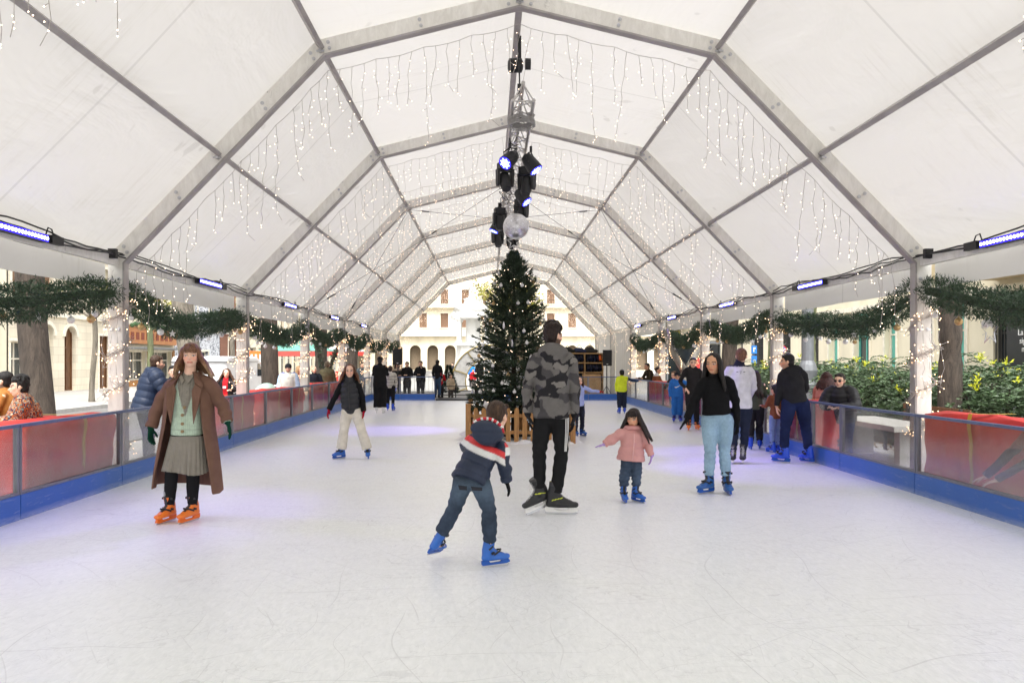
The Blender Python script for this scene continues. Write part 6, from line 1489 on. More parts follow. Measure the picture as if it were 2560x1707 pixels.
def womanA(t, J, k, f, s, u, hc):
    # brown coat: open shell
    cl = J['neck']; pel = J['pel']; coat = np.array(srgb('#75594b'))
    C0 = V3((J['knl'].x+J['knr'].x)/2+.02, J['pel'].y+.02, 0)
    rows = [(cl + V3(0,.02,.055), .080, .075, 30), (cl + V3(0,.02,-.0), .125, .095, 38), (cl + V3(0,.02,-.045), .205, .118, 40), (cl+V3(0,.02,-.12), .235, .145, 34), (cl.lerp(pel, .5)+V3(0,.02,0), .225, .165, 40), (cl.lerp(pel, .85)+V3(0.005,.02,0), .235, .18, 46),
            (V3(pel.x+.0, pel.y+.03, pel.z-.18), .275, .205, 52), (V3(pel.x-.005, pel.y+.03, pel.z-.35), .295, .22, 58), (V3(pel.x-.01, pel.y+.04, pel.z-.52), .31, .235, 62)]
    V, F = [], []; n = 48; sub = []
    for i in range(len(rows)-1):
        for q in range(5): w = q/5; a, b_ = rows[i], rows[i+1]; sub.append((a[0].lerp(b_[0], w), a[1]+(b_[1]-a[1])*w, a[2]+(b_[2]-a[2])*w, a[3]+(b_[3]-a[3])*w))
    sub.append(rows[-1])
    for i, (c, a, b_, gp) in enumerate(sub):
        for kx in range(n+1):
            th = R(-90+gp) + (R(360-2*gp))*kx/n; fall = max(0, i/len(sub)-.45)
            rr = 1 + .07*fall*math.sin(th*7+1)+.04*fall*math.sin(th*13); edge = (kx == 0 or kx == n)
            low = .05*fall*math.cos(th)*(-1)
            V.append((c.x + a*rr*math.cos(th), c.y + b_*rr*math.sin(th), c.z + low - (.04*fall if abs(math.cos(th)) > .5 and math.sin(th) < 0 else 0)))
    for i in range(len(sub)-1):
        for kx in range(n): F.append((i*(n+1)+kx, i*(n+1)+kx+1, (i+1)*(n+1)+kx+1, (i+1)*(n+1)+kx))
    o = np_mesh('coat', V, F, G['wool'], t, True); md = o.modifiers.new('thick', 'SOLIDIFY'); md.thickness = .014; md.offset = 0; ss = o.modifiers.new('sub', 'SUBSURF'); ss.levels = ss.render_levels = 1
    m = MB()
    for a in 'lr':
        g_ = -1 if a == 'l' else 1; sh, el_, w = J['sh'+a], J['el'+a], J['wr'+a]
        limb(m, [sh + V3(-g_*.06, .01, .0), sh + V3(-g_*.02, .01, -.01), sh.lerp(el_, .5), el_], [.080, .082, .070, .060], 16); limb(m, [el_, el_.lerp(w, .6), el_.lerp(w, .95)], [.060, .056, .054], 16, d1=False)
    c = np.array(srgb('#75594b'))
    solid('coat_sleeve', m, .009, G['wool'], o, 4, c, lambda V: .007*pn(V, 14, 2)+.005*np.sin(V[:,2]*50+3*pn(V, 8, 1)))
    # lapels
    for g_ in (-1, 1):
        m = MB(); b0 = cl + V3(0, -.105, 0); Z = lambda x, z, y=0: V3(cl.x+g_*x, cl.y-.10-y, cl.z+z)
        quad = [(Z(.055, .045, -.06), Z(.10, .035, -.03), Z(.155, -.05, .0), Z(.10, -.055, .02)), (Z(.10, -.055, .02), Z(.155, -.05, .0), Z(.168, -.075, .005), Z(.165, -.10, .03)), (Z(.10, -.055, .02), Z(.165, -.10, .03), Z(.15, -.25, .06), Z(.105, -.42, .07)), (Z(.10, -.055, .02), Z(.105, -.42, .07), Z(.09, -.30, .06), Z(.075, -.12, .03))]
        for q in quad: m.add(q, [(0,1,2,3)])
        l = m.build('lapel', G['wool'], o, False); md = l.modifiers.new('t', 'SOLIDIFY'); md.thickness = .010
    # shirt dress skirt with pleats
    V, F = [], []; n = 120; nr = 16; top_ = pel + V3(.01, .0, -.02); Cx = (J['knl'].x+J['knr'].x)/2
    for i in range(nr+1):
        q = i/nr; a = .165+.045*q; b_ = .125+.03*q; z = top_.z - .34*q - .0; cx_ = top_.x + (Cx-top_.x)*q*.6
        for kx in range(n):
            th = 2*math.pi*kx/n; w = 1 + q*.055*math.sin(th*26) + .02*math.sin(th*5); dip = -.055*q*max(0, math.cos((th-R(270))*3.2))*(abs(th-R(270)) < .5)
            V.append((cx_ + a*w*math.cos(th), top_.y + b_*w*math.sin(th)*(1 + (0 if abs(th-R(270)) > .35 else -.18*q)), z + (.02*q*math.sin(th*2))))
    for i in range(nr):
        for kx in range(n): F.append((i*n+kx, i*n+(kx+1)%n, (i+1)*n+(kx+1)%n, (i+1)*n+kx))
    np_mesh('skirt', V, F, G['tweed'], t, True)
    # buttons and collar
    for z, x in ((-.27, .02), (-.34, .0), (-.42, .0), (-.49, .0)):
        m = MB(); c = V3(cl.x - .004 + x, cl.y-.155, cl.z+z); m.lathe(c, [(.014, -.01), (.015, .004), (.008, .006)], 12, V3(0,-1,0)); m.build('button', M('horn_button', srgb('#8a7350'), .4) if 'btn' not in G else G['btn'], t)
    for g_ in (-1, 1):
        m = MB(); Z = lambda x, z, y=0: V3(cl.x+g_*x, cl.y-.085-y, cl.z+z); m.add([Z(.008, -.02, .015), Z(.055, .035, -.03), Z(.065, .005, -.01), Z(.028, -.055, .025)], [(0,1,2,3)]); l = m.build('shirt_collar', G['tweed'], t); md = l.modifiers.new('t', 'SOLIDIFY'); md.thickness = .006
    # grey socks
    m = MB(); [limb(m, [J['an'+a] + V3(0,0,.12), J['an'+a] + V3(0,0,.155)], [.050, .050]) for a in 'lr']; solid('sock', m, .009, G['knit'], t, 1, (.35,.35,.36))
G['wool'] = M('brown_wool', srgb('#75594b'), .9, 0, .14, 10, .5, 140, .004, spec=.1); G['btn'] = M('horn_button', srgb('#8a7350'), .4)
def tweed():
    m = M('grey_check', srgb('#8f897d'), .9, 0, .1, 14, .4, 200, .003, spec=.1); nt = m.node_tree; P = nt.nodes['Principled BSDF']; w = nt.nodes.new('ShaderNodeTexWave'); w.inputs['Scale'].default_value = 32; w.inputs['Distortion'].default_value = .6
    nt.links.new(coord(nt, (1, .6, .0)), w.inputs[0]); src = P.inputs['Base Color'].links[0].from_socket; nt.links.new(mixc(nt, ramp(nt, w.outputs['Fac'], .55, .9, 0, .5), src, srgb('#5d5850')), P.inputs['Base Color']); return m
G['tweed'] = tweed()
person('woman in a long brown coat, mint cardigan and grey skirt on orange skates', J, 1.0, dict(col=cardc, mat=G['knit'], e=.016, hem=.0, sr=(.055, .05, .045, .036), cuff=1.0, fold=.003, name='cardigan'), dict(col=(.012, .012, .013), e=.004, r=(.085, .075, .056, .054, .042), end=.9, fold=.001, name='tights', mat=G['cloth']),
       dict(style='long', col=srgb('#80583f'), col2=srgb('#c8a67c'), len=.19, fringe=True, spread=.9, sway=(.16, 0, 0)), 'light', ('rental', ORANGE, .95), (.008, .05, .03), .0085, None, womanA, hs=1.0)
# ---------------------------------------------------------------- B: girl in puffer vest
J = JP(780, 880, .1786, 11.8, dict(head=(528, 262), neck=(520, 400, .03), shl=(420, 450, .02), shr=(632, 445, .02), ell=(318, 640, .02), elr=(705, 630, .03), wrl=(238, 805), wrr=(724, 830), til=(212, 905), tir=(712, 935), pel=(548, 800, .02), hipl=(490, 825, .02), hipr=(615, 825, .02),
    knl=(448, 1090, 0), knr=(690, 1080, 0), anl=(408, 1378, 0), anr=(778, 1372, 0)))
fin(J, face=(.13, -1, -.02), bf=(0, -1, 0), back=(0, 1, 0), fl=(-.75, -.8, -.05), fr=(.15, -1, -.05), pnl=(.9, 0, 0), pnr=(-.9, 0, 0), thl=-1, thr=1, upr=(-.15, 0, 1))
def girlB(t, J, k, f, s, u, hc):
    m = MB(); R0 = [(J['pel'] - V3(0,0,.0), .155*k, .125*k), (J['pel'].lerp(J['neck'], .2), .168*k, .135*k), (J['pel'].lerp(J['neck'], .6), .168*k, .14*k), (J['pel'].lerp(J['neck'], .88), .150*k, .115*k), (J['neck']+V3(0,0,.02), .088*k, .08*k), (J['neck']+V3(0,0,.075*k), .088*k, .08*k)]
    loft(m, R0, V3(1,0,0), 22); A = J['pel'].z
    solid('puffer_vest', m, .009, G['nylon'], t, 4, (.022, .023, .027), lambda V: .016*(np.abs(np.sin(math.pi*(V[:,2]-A)/.085))**.55-.6)+.003*pn(V, 30, 2))
    m = MB(); m.beam(J['pel']+V3(0,-.155,.0), J['neck']+V3(0,-.115,-.02), .010, .006, V3(0,-1,0)); m.build('zip', G['dark'], t)
person('girl in a black puffer vest, cream trousers and red gloves skating towards the camera', J, .88, dict(col=(.012, .012, .013), mat=G['knit'], e=.008, hem=-.02, sr=(.060, .056, .050, .050), cuff=1.0, fold=.005, name='sweater'), dict(col=srgb('#d9d2c4'), e=.010, r=(.092, .084, .070, .076, .080), end=.93, fold=.003, mat=G['cloth']),
       dict(style='long', col=srgb('#6e452f'), col2=srgb('#9a6b4a'), len=.16, spread=.9), 'light', ('rental', BLUE, 1.02), srgb('#a50f2a'), .009, None, girlB, hs=.93)
# ---------------------------------------------------------------- C: boy in navy hooded jacket
J = JP(1040, 960, .3188, 5.6, dict(head=(640, 245, .22), neck=(575, 400, .14), shl=(455, 455, .12), shr=(668, 500, .06), ell=(385, 480, .22), elr=(690, 640, .0), wrl=(450, 500, .42), wrr=(712, 765, .04), til=(500, 500, .52), tir=(748, 890, .06), pel=(430, 715, -.02), hipl=(380, 745, -.02), hipr=(492, 752, -.02),
    knl=(310, 945, .0), knr=(572, 975, -.06), anl=(172, 1225, .10), anr=(580, 1290, .0)))
fin(J, liftl=.05, face=(.55, .85, -.15), bf=(.25, .95, 0), back=(-.25, -.95, 0), fl=(.42, .9, -.12), fr=(1, .30, .05), upl=(.50, 0, .86), upr=(-.05, 0, 1), pnl=(0, 0, -1), pnr=(-.9, .2, 0), thl=1, thr=1, hup=(.15, .1, 1))
cN = np.array(srgb('#29344c')); cR = np.array(srgb('#d23a3c')); cW = np.array((.72, .72, .71))
def jc(V):
    A = np.array(PX(1040+400*.3188, 960+470*.3188, 5.6)); t = (V[:, 2]-A[2]) + (V[:, 0]-A[0])*.42; C = np.tile(cN*.75, (len(V), 1))
    bl = lambda x, lo, hi, w=.006: (np.clip((x-lo)/w+.5, 0, 1)*np.clip((hi-x)/w+.5, 0, 1))[:, None]
    C = C*(1-bl(t, -.035, .015)) + cW*bl(t, -.035, .015); C = C*(1-bl(t, .015, .060)) + cR*bl(t, .015, .06)
    arm = V[:, 0] > J['shr'].x + .03; t2 = V[:, 2] - (J['shr'].z - .0); C[arm] = cN*.75; C[arm & (t2 > -.045) & (t2 < .01)] = cW; C[arm & (t2 >= .01) & (t2 < .045)] = cR
    return C
def boyC(t, J, k, f, s, u, hc):
    m = MB(); q = PX(1040+560*.3188, 960+372*.3188, 5.58); ax1 = V3(.95, .1, -.30).normalized(); bk = V3(-.2, -.95, .1).normalized(); up_ = ax1.cross(bk); up_ = -up_ if up_.z < 0 else up_
    ell(m, q, (.130, .085, .085), ax1, bk, up_, 18, 12); ell(m, q + up_*-.045, (.105, .07, .06), ax1, bk, up_); 
    ell(m, q + up_*.03+V3(0,.08,0), (.10, .10, .055), ax1, bk, up_)
    h = solid('hood', m, .0075, G['nylon'], t, 4, cN*.78, lambda V: .007*pn(V, 22, 2)-.008*np.exp(-((V[:,2]-q.z)/.012)**2))
    m = MB(); pts = [q + ax1*(-.115+.23*i/12) + up_*(.072*math.sin(math.pi*i/12)**.6+.022) + V3(0, .05, 0) for i in range(13)]; m.tube(pts, .013, 8); tr_ = m.build('hood_trim', M('trim_red', srgb('#c92d3a'), .6), h, True)
    for i in range(0, 12, 2): m = MB(); m.tube([pts[i].lerp(pts[i+1], .2), pts[i].lerp(pts[i+1], .95)], .0135, 8); m.build('trim_patch', G['white'], h)
    m = MB(); 
    for p, q_ in (((330, 790), (400, 830)), ((430, 800), (520, 835))):
        a, b_ = PX(1040+p[0]*.3188, 960+p[1]*.3188, 5.445), PX(1040+q_[0]*.3188, 960+q_[1]*.3188, 5.43); m.add([a, V3(b_.x, b_.y, a.z-.005), b_, V3(a.x+.01, a.y, b_.z)], [(0,1,2,3)])
    m.build('pocket', G['denimd'], t)
def jeansC(V):
    z = V[:, 2]; C = np.tile(np.array(srgb('#3b4657')), (len(V), 1)); q = np.clip((z - (J['pel'].z-.16))/.12, 0, 1)[:, None]; C = C*(1-q) + np.array((.016, .018, .024))*q
    fd = np.exp(-((z-(J['knl'].z+.12))/.09)**2)[:, None]*.55; C = C*(1-fd) + np.array(srgb('#6b7f94'))*fd; return C*(.9+.16*pn(V, 30, 2))[:, None]
G['denimd'] = M('dark_denim', (.02, .022, .03), .85, 0, .2)
person('boy in a navy, red and white hooded jacket pushing off in blue skates, back turned', J, .72, dict(col=jc, mat=G['nylon'], e=.026, hem=.05, sr=(.090, .084, .074, .060), cuff=.92, fold=.009, puff=.010, period=.11, it=5), dict(col=jeansC, e=.008, r=(.096, .082, .063, .060, .054), end=.76, fold=.006, mat=G['denim']),
       dict(style='short', col=srgb('#4a3626')), 'light', ('rental', BLUE, 1.12), (.012, .012, .013), .0075, None, boyC, hs=.95, build=1.1)
# ---------------------------------------------------------------- D: man in camouflage hoodie
J = JP(1280, 780, .3442, 7.5, dict(head=(300, 172, .02), neck=(296, 290, .0), shl=(170, 352, 0), shr=(425, 348, 0), ell=(112, 545, .02), elr=(455, 550, .02), wrl=(115, 742, .0), wrr=(452, 748, .0), til=(135, 850, .02), tir=(445, 835, .02), pel=(285, 730, 0), hipl=(228, 765, 0), hipr=(345, 765, 0),
    knl=(198, 1010, .0), knr=(362, 1015, .0), anl=(200, 1330, 0.05), anr=(318, 1352, .02)))
fin(J, liftl=.05, face=(.72, .65, -.12), bf=(0, 1, 0), back=(0, -1, 0), fl=(-.8, -.4, -.28), upl=(-.25, 0, .9), fr=(1, -.12, 0), pnl=(.95, .1, 0), pnr=(-.95, .1, 0), thl=1, thr=-1)
def camo(V):
    V = V*np.array((.8, .8, 1.25)); a = pn(V, 21, 21); b = pn(V, 25, 22); c = pn(V, 48, 23); C = np.tile(np.array(srgb('#6b6866')), (len(V), 1)); C[(b+.25*c) > .28] = srgb('#4b494b'); C[(a+.3*c) > .30] = srgb('#2b2a2d'); C[(a*.6-b*.6+.3*c) > .62] = srgb('#7f7b77'); lo = V[:, 2] < (J['pel'].z-.03)*1.25; C[lo] = C[lo]*.75
    return C
def manD(t, J, k, f, s, u, hc):
    cl = np.array
    m = MB()
    for q in range(3):
        pts = [PX(1280+(412-q*10)*.3442, 780+(765+4*q)*.3442, 7.40+.0*q), PX(1280+(408-q*9)*.3442, 780+870*.3442, 7.42), PX(1280+(395-q*6)*.3442, 780+1010*.3442, 7.435)]
        for a, b_ in zip(pts, pts[1:]): m.beam(a, b_, .005, .004, V3(.3,-1,0))
    m.build('side_stripe', G['white'], t)
    m = MB()
    for a in 'lr':
        w = J['wr'+a]; d_ = (J['ti'+a]-w).normalized(); 
        for q in range(3): ell(m, w + d_*(.05+.02*q)*1.0 + V3(.0+.012*(q-1), -.032, 0), (.012, .008, .010), V3(1,0,0), V3(0,1,0), V3(0,0,1), 8, 6)
    m.build('glove_plate', M('glove_plate', (.35, .36, .38), .25, .6), t, True)
person('tall bearded man in a grey camouflage hoodie and black trousers standing with his back turned', J, 1.07, dict(col=camo, mat=G['cloth'], e=.026, hem=.03, sr=(.068, .058, .052, .044), cuff=.95, fold=.010, hood=True, name='hoodie', it=5), dict(col=(.013, .013, .014), e=.012, r=(.080, .068, .052, .048, .038), end=.88, fold=.005),
       dict(style='curly', col=srgb('#2a1a14')), 'light', ('hockey', BLK, 1.12), (.02, .02, .022), .0085, None, manD, hs=1.02, build=1.06, beard=.85)
# ---------------------------------------------------------------- E: little girl in pink jacket
J = JP(1470, 1000, .1786, 8.19, dict(head=(635, 248, -.01), neck=(625, 400, .02), shl=(500, 450, .02), shr=(765, 450, .02), ell=(350, 535, .0), elr=(838, 625, .0), wrl=(225, 618, -.02), wrr=(895, 785, -.02), til=(112, 650, -.03), tir=(875, 868, -.03), pel=(605, 760, .02), hipl=(548, 810, .02), hipr=(662, 810, .02),
    knl=(520, 1010, 0), knr=(680, 1015, 0), anl=(498, 1295, 0), anr=(672, 1305, 0)))
fin(J, face=(-.50, -1, -.24), bf=(0, -1, 0), back=(0, 1, 0), fl=(.05, -1, -.06), fr=(.55, -.85, -.03), pnl=(.1, -.1, -1), pnr=(-.9, 0, 0), thl=-1, thr=-1)
def pinkE(t, J, k, f, s, u, hc):
    m = MB(); m.tube([J['neck']+V3(.0,-.095,-.04), J['neck'].lerp(J['pel'], .5)+V3(-.0,-.125,0), J['pel']+V3(-.01,-.135,-.04)], .0045, 5); m.build('zip', M('pale_zip', srgb('#e0b0ac'), .5), t)
    m = MB(); n = 14; m.tube([J['neck']+V3(.075*math.cos(2*math.pi*i/n), .07*math.sin(2*math.pi*i/n)-.01, .018) for i in range(n+1)], .022, 8); m.build('collar', M('pink_collar', srgb('#c98f8c'), .6), t, True)
person('little girl in a pink quilted jacket with long dark hair and lilac gloves skating', J, .60, dict(col=srgb('#cf9793'), mat=G['nylon'], e=.034, hem=.08, flare=.025, sr=(.100, .090, .080, .068), cuff=.93, fold=.010, puff=.009, period=.14), dict(col=lambda V: np.array(srgb('#3f4c5e'))*(1+.3*pn(V, 25, 3))[:, None], e=.008, r=(.095, .09, .075, .070, .060), end=.70, fold=.007, mat=G['denim']),
       dict(style='long', col=srgb('#261a17'), col2=srgb('#33231d'), len=.25, fringe=True, spread=1.1, sway=(.05, 0, 0)), 'mid', ('rental', BLUE, 1.25), srgb('#b79bd8'), .0075, None, pinkE, hs=.86, build=1.15, hands=(.1, .3))
# ---------------------------------------------------------------- F: woman in black sweater
J = JP(1680, 860, .2488, 8.7, dict(head=(414, 192, -.02), neck=(425, 335, .02), shl=(318, 392, .02), shr=(560, 372, .02), ell=(222, 570, .0), elr=(640, 570, .02), wrl=(152, 748, -.04), wrr=(655, 780, .0), til=(72, 862, -.08), tir=(660, 895, .0), pel=(450, 720, .02), hipl=(378, 760, .02), hipr=(532, 760, .02),
    knl=(385, 1070, -.02), knr=(528, 1085, 0), anl=(370, 1345, .02), anr=(548, 1362, 0)))
fin(J, face=(-.68, -1, -.18), bf=(0, -1, 0), back=(0, 1, 0), fl=(-.85, -.55, -.02), fr=(-.02, -1, -.05), pnl=(.3, -.3, -1), pnr=(-.9, 0, 0), thl=1, thr=1)
person('young woman in a black sweater and pale blue jeans skating, long black hair, arm out', J, .95, dict(col=(.011, .011, .012), mat=G['knit'], e=.024, hem=-.04, sr=(.074, .068, .056, .046), cuff=1.0, fold=.007, collar=.045, name='sweater', it=6),
       dict(col=lambda V: np.array(srgb('#93b0c4'))*(1+.10*pn(V, 26, 3))[:, None], e=.008, r=(.094, .082, .058, .055, .046), end=.80, fold=.004, mat=G['denim']),
       dict(style='long', col=srgb('#17110f'), col2=srgb('#1c1412'), len=.30, spread=.35, fringe=False), 'tan', ('rental', srgb('#255a9c'), 1.05), (.012, .012, .013), .0085, None, None, hs=1.0, build=1.10, hands=(.05, .4))
# ---------------------------------------------------------------- G, H
J = JP(1680, 860, .2488, 11.3, dict(head=(698, 118, -.02), neck=(672, 215, 0), shl=(575, 262, 0), shr=(782, 262, 0), ell=(560, 430, .1), elr=(815, 440, .08), wrl=(600, 500, .3), wrr=(760, 540, .28), til=(640, 500, .42), tir=(720, 545, .40), pel=(690, 620, 0), hipl=(640, 655, 0), hipr=(742, 655, 0), knl=(628, 860, -.02), knr=(735, 865, 0), anl=(615, 1085, 0), anr=(715, 1100, 0)))
fin(J, face=(.35, .9, -.1), bf=(0, 1, 0), back=(0, -1, 0), fl=(-.3, -.8, -.03), fr=(-.3, -.8, -.03), pnl=(0,0,-1), pnr=(0,0,-1))
def logoG(t, J, k, f, s, u, hc):
    m = MB(); c = J['neck'] + V3(-.02, -.152, -.09)
    for x, z, w, h in ((-.05, 0, .03, .008), (.0, .006, .035, .008), (.05, 0, .03, .008), (0, -.02, .012, .012)): m.add([c+V3(x-w/2, 0, z-h/2), c+V3(x+w/2, 0, z-h/2), c+V3(x+w/2, 0, z+h/2), c+V3(x-w/2, 0, z+h/2)], [(0,1,2,3)])
    m.build('back_print', G['black'], t)
person('man in a white sweatshirt with a dark collar and short pinkish hair, back turned', J, .98, dict(col=lambda V: np.where((V[:, 2] > J['neck'].z - .012)[:, None], np.array((.02, .02, .035)), np.array((.66, .65, .68))), mat=G['cloth'], e=.030, hem=.02, sr=(.078, .072, .064, .052), fold=.010, collar=.075, name='sweatshirt', it=6), dict(col=NAVY, e=.008, r=(.092, .078, .056, .052, .042), end=.86, fold=.005), dict(style='short', col=srgb('#7d5640')), 'light', ('hockey', BLK, 1.1), None, .010, None, logoG, hs=.98, build=1.05)
J = JP(1700, 700, .3826, 11.3, dict(head=(700, 532, .0), neck=(722, 590, 0), shl=(672, 612, .05), shr=(800, 612, 0), ell=(650, 725, .05), elr=(822, 715, .12), wrl=(632, 825, .05), wrr=(780, 735, .36), til=(638, 872, .05), tir=(740, 735, .46), pel=(752, 790, 0), hipl=(712, 805, 0), hipr=(800, 805, 0), knl=(690, 955, 0), knr=(822, 955, 0), anl=(680, 1140, 0), anr=(842, 1145, 0)))
fin(J, face=(-.9, .35, -.1), bf=(-.3, .9, 0), back=(.3, -.9, 0), fl=(-.5, .6, -.03), fr=(-.3, .8, -.03), pnl=(.9,0,0), pnr=(0,0,-1), upr=(-.1,0,1))
person('man in a black hoodie and dark blue jeans holding the barrier, face in profile', J, .98, dict(col=BLK, mat=G['cloth'], e=.028, hem=.0, sr=(.072, .066, .058, .046), fold=.009, hood=True, name='hoodie', it=6), dict(col=lambda V: np.array(srgb('#1e2748'))*(1+.25*pn(V, 18, 3))[:, None], e=.012, r=(.098, .084, .062, .056, .048), end=.84, fold=.006, mat=G['denim']), dict(style='short', col=(.012, .01, .009)), 'mid', ('rental', srgb('#2450c8'), 1.12), None, .010, None, None, hs=1.0, build=1.12, beard=.3)
# ---------------------------------------------------------------- generic helper
def std(label, x, top_y, Y, yaw, H=None, z0=0., toph=None, X=None, top=None, legs=None, hair=None, skin='light', feet=('shoe', BLK), gloves=None, vox=.014, arms='down', group=None, extras=None, build=1., beard=None, hs=None, **kw):
    zt = 1.5 - (top_y-901)*Y/FPX; H = H or (zt - z0 - .012); X = (x-1225.6)*Y/FPX if X is None else X
    skt = feet and feet[0] != 'shoe'; lean = kw.get('lean', 0); kw.setdefault('an', .135 if skt else .09)
    J, k = stdpose(X, Y, H/(1 - .14*lean), yaw, z0, arms, **kw)
    return person(label, J, k, top, legs, hair or dict(style='short', col=BLK), skin, feet, gloves, vox, group, extras, hs if hs else max(.84, k**.45), build, beard, base_z=z0)
def T_(col, **kw): d = dict(col=col, e=.022, hem=.05, sr=(.064, .057, .050, .044), fold=.008); d.update(kw); return d
def L_(col, **kw): d = dict(col=col, e=.012, fold=.005, end=.9); d.update(kw); return d
HB, HD, HK = dict(style='short', col=srgb('#4a3324')), dict(style='short', col=srgb('#20150f')), dict(style='short', col=(.012, .01, .009))
# skaters
std('child in a brown jacket and light jeans beside the hoodie man', 1940, 958, 12.5, 200, top=T_(srgb('#7d4a32')), legs=L_(srgb('#7c8fb8'), mat=G['denim']), hair=HK, feet=('rental', srgb('#2450c8'), 1.15), vox=.011, arms='fwd', skin='mid')
std('girl with long dark hair and olive top beside the white sweatshirt man', 1888, 922, 13.0, 165, top=T_(srgb('#4b4f42')), legs=L_(BLK, r=(.098, .088, .066, .064, .052)), hair=dict(style='long', col=srgb('#2c1a14'), len=.36, spread=.4), feet=('rental', srgb('#2450c8'), 1.12), vox=.011, arms='fwd', stride=.12)
def swoosh(t, J, k, f, s, u, hc):
    c = J['neck'].lerp(J['pel'], .42); m = MB(); fb = J['bf']; sd_ = fb.cross(V3(0,0,1)); o = c + fb*.158*k
    top_ = [(-.075, .008), (-.05, -.012), (0, .004), (.10, .05)]; bot = [(.10, .05), (.02, -.010), (-.035, -.038), (-.068, -.030)]
    m.prism([(a*k*-1.15*-1, b*k*1.15) for a, b in top_ + bot[1:]], V3(-sd_.x, -sd_.y, 0), V3(0,0,1), o, fb, .004); m.build('chest_logo', G['white'], t)
std('boy in a bright blue tracksuit and black cap holding the right barrier', 1693, 928, 18.8, -12, top=T_(srgb('#2f6bb8'), e=.036, sr=(.085, .08, .07, .055)), legs=L_(srgb('#2f6bb8'), r=(.105, .10, .085, .08, .065), end=.8), hair=dict(style='short', col=BLK, hat='beanie', hatcol=(.02,.02,.025), glasses='clear'), feet=('rental', srgb('#2b3fd0'), 1.2), skin='mid', vox=.011, arms=('side', 'down'), extras=swoosh, build=1.1)
std('man in a dark hooded jacket with orange skates gliding along the right barrier', 1732, 892, 16.6, -8, top=T_(srgb('#2c2a2b'), hood=True), legs=L_(srgb('#262427')), hair=HK, feet=('rental', ORANGE, 1.1), skin='light', vox=.010, arms=('down', 'pocket'), lean=.12, stride=.1)
std('child in a yellow vest with dark blue sleeves seen from behind, reaching for the barrier', 1555, 922, 21.7, 180, top=T_(lambda V: np.where((np.abs(V[:, 0]-3.70) < .185)[:, None], np.array(srgb('#d4e23a')), np.array(srgb('#2c3b57'))), e=.036), legs=L_(NAVY, r=(.10, .092, .08, .075, .06), end=.8), hair=HK, feet=('rental', srgb('#2450c8'), 1.2), vox=.012, arms=('down', 'side'), skin='mid', build=1.1)
std('girl in a lilac sweater with a red glove behind the camouflage man', 1447, 938, 15.3, 20, top=T_(srgb('#a9b4e6')), legs=L_(srgb('#2b2d3c')), hair=dict(style='long', col=srgb('#3a2018'), len=.15, spread=.3), feet=('rental', BLUE, 1.2), gloves=srgb('#b3122c'), vox=.011, arms=('side', 'side'))
std('man dressed all in black with white skates seen from behind at the far left', 950, 888, 22.0, 180, top=T_((.012,.012,.013), hem=.12, e=.045), legs=L_((.012,.012,.013), r=(.105, .10, .085, .08, .085), end=.95), hair=dict(style='short', col=BLK, hat='beanie', hatcol=(.012,.012,.013)), feet=('figure', (.75,.75,.75), 1.1), vox=.013, arms='fwd', build=1.15)
std('girl in a striped cream sweater and dark shorts beside the man in black', 976, 912, 23.0, 175, top=T_(lambda V: np.where((((V[:, 2]*22) % 1) < .3)[:, None] & (V[:, 2] < 1.05)[:, None], np.array((.12,.12,.12)), np.array(srgb('#cfc9bd')))), legs=L_((.015,.015,.016), r=(.098, .088, .058, .055, .045)), hair=dict(style='bun', col=srgb('#3a2a20')), feet=('rental', srgb('#2450c8'), 1.15), vox=.013, arms='down', gloves=srgb('#7d86c8'))
std('person in a black jacket and blue jeans standing on the rink gate step', 1090, 897, 29.45, 155, z0=.06, X=-2.02+0.0, top=T_((.015,.015,.017), hood=True), legs=L_(srgb('#3c5068'), mat=G['denim']), hair=HD, vox=.014)
# spectators, left
COLS = [srgb(x) for x in ('#c9743a', '#2a2c4f', '#d9ccb0', '#7d3a36', '#d98a4a', '#7f928c', '#3a2f40')]
def patch(V):
    q = np.floor((pn(V, 60, 31)*1.6 + pn(V, 85, 32)*1.2)*2.3).astype(int) % len(COLS); return np.array(COLS)[q]
std('bearded man with glasses in a tan duffle coat at the left edge', 14, 920, 8.7, -70, z0=GZ, top=T_(srgb('#a8713c'), e=.05, hem=.25), legs=L_(srgb('#4f6484'), mat=G['denim']), hair=dict(style='short', col=srgb('#1a1412'), glasses='clear'), beard=.7, vox=.010, arms='rail', look=-15, build=1.1)
std('spectator with short black curls in an orange, navy and cream patterned fleece', 66, 940, 8.5, -62, z0=GZ, top=T_(patch, mat=G['knit'], e=.06, sr=(.115, .105, .09, .07), hem=.06), legs=L_(srgb('#7c93ac'), mat=G['denim']), hair=dict(style='curly', col=(.012,.010,.009)), vox=.009, arms='rail', lean=.15, build=1.1)
std('bearded man in a navy puffer jacket leaning on the barrier behind the brown coat woman', 400, 888, 12.2, 128, z0=GZ, X=-5.42, top=T_(srgb('#1f2c44'), mat=G['nylon'], e=.062, sr=(.11, .10, .088, .07), puff=.012, period=.10, hood=True, hem=.10), legs=L_(srgb('#232a38'), mat=G['denim']), hair=HB, beard=.5, vox=.010, arms='rail', lean=.28, build=1.1, hs=1.05)
std('dark haired spectator mostly hidden behind the brown coat woman', 432, 908, 14.0, 30, z0=GZ, top=T_((.03,.03,.035)), legs=L_(NAVY), hair=HK, vox=.014)
def scarf(t, J, k, f, s, u, hc): 
    m = MB(); m.box(J['neck'].x-.035, J['neck'].x+.035, J['neck'].y-.16, J['neck'].y-.145, J['neck'].z-.20, J['neck'].z-.15); m.build('chest_print', G['white'], t)
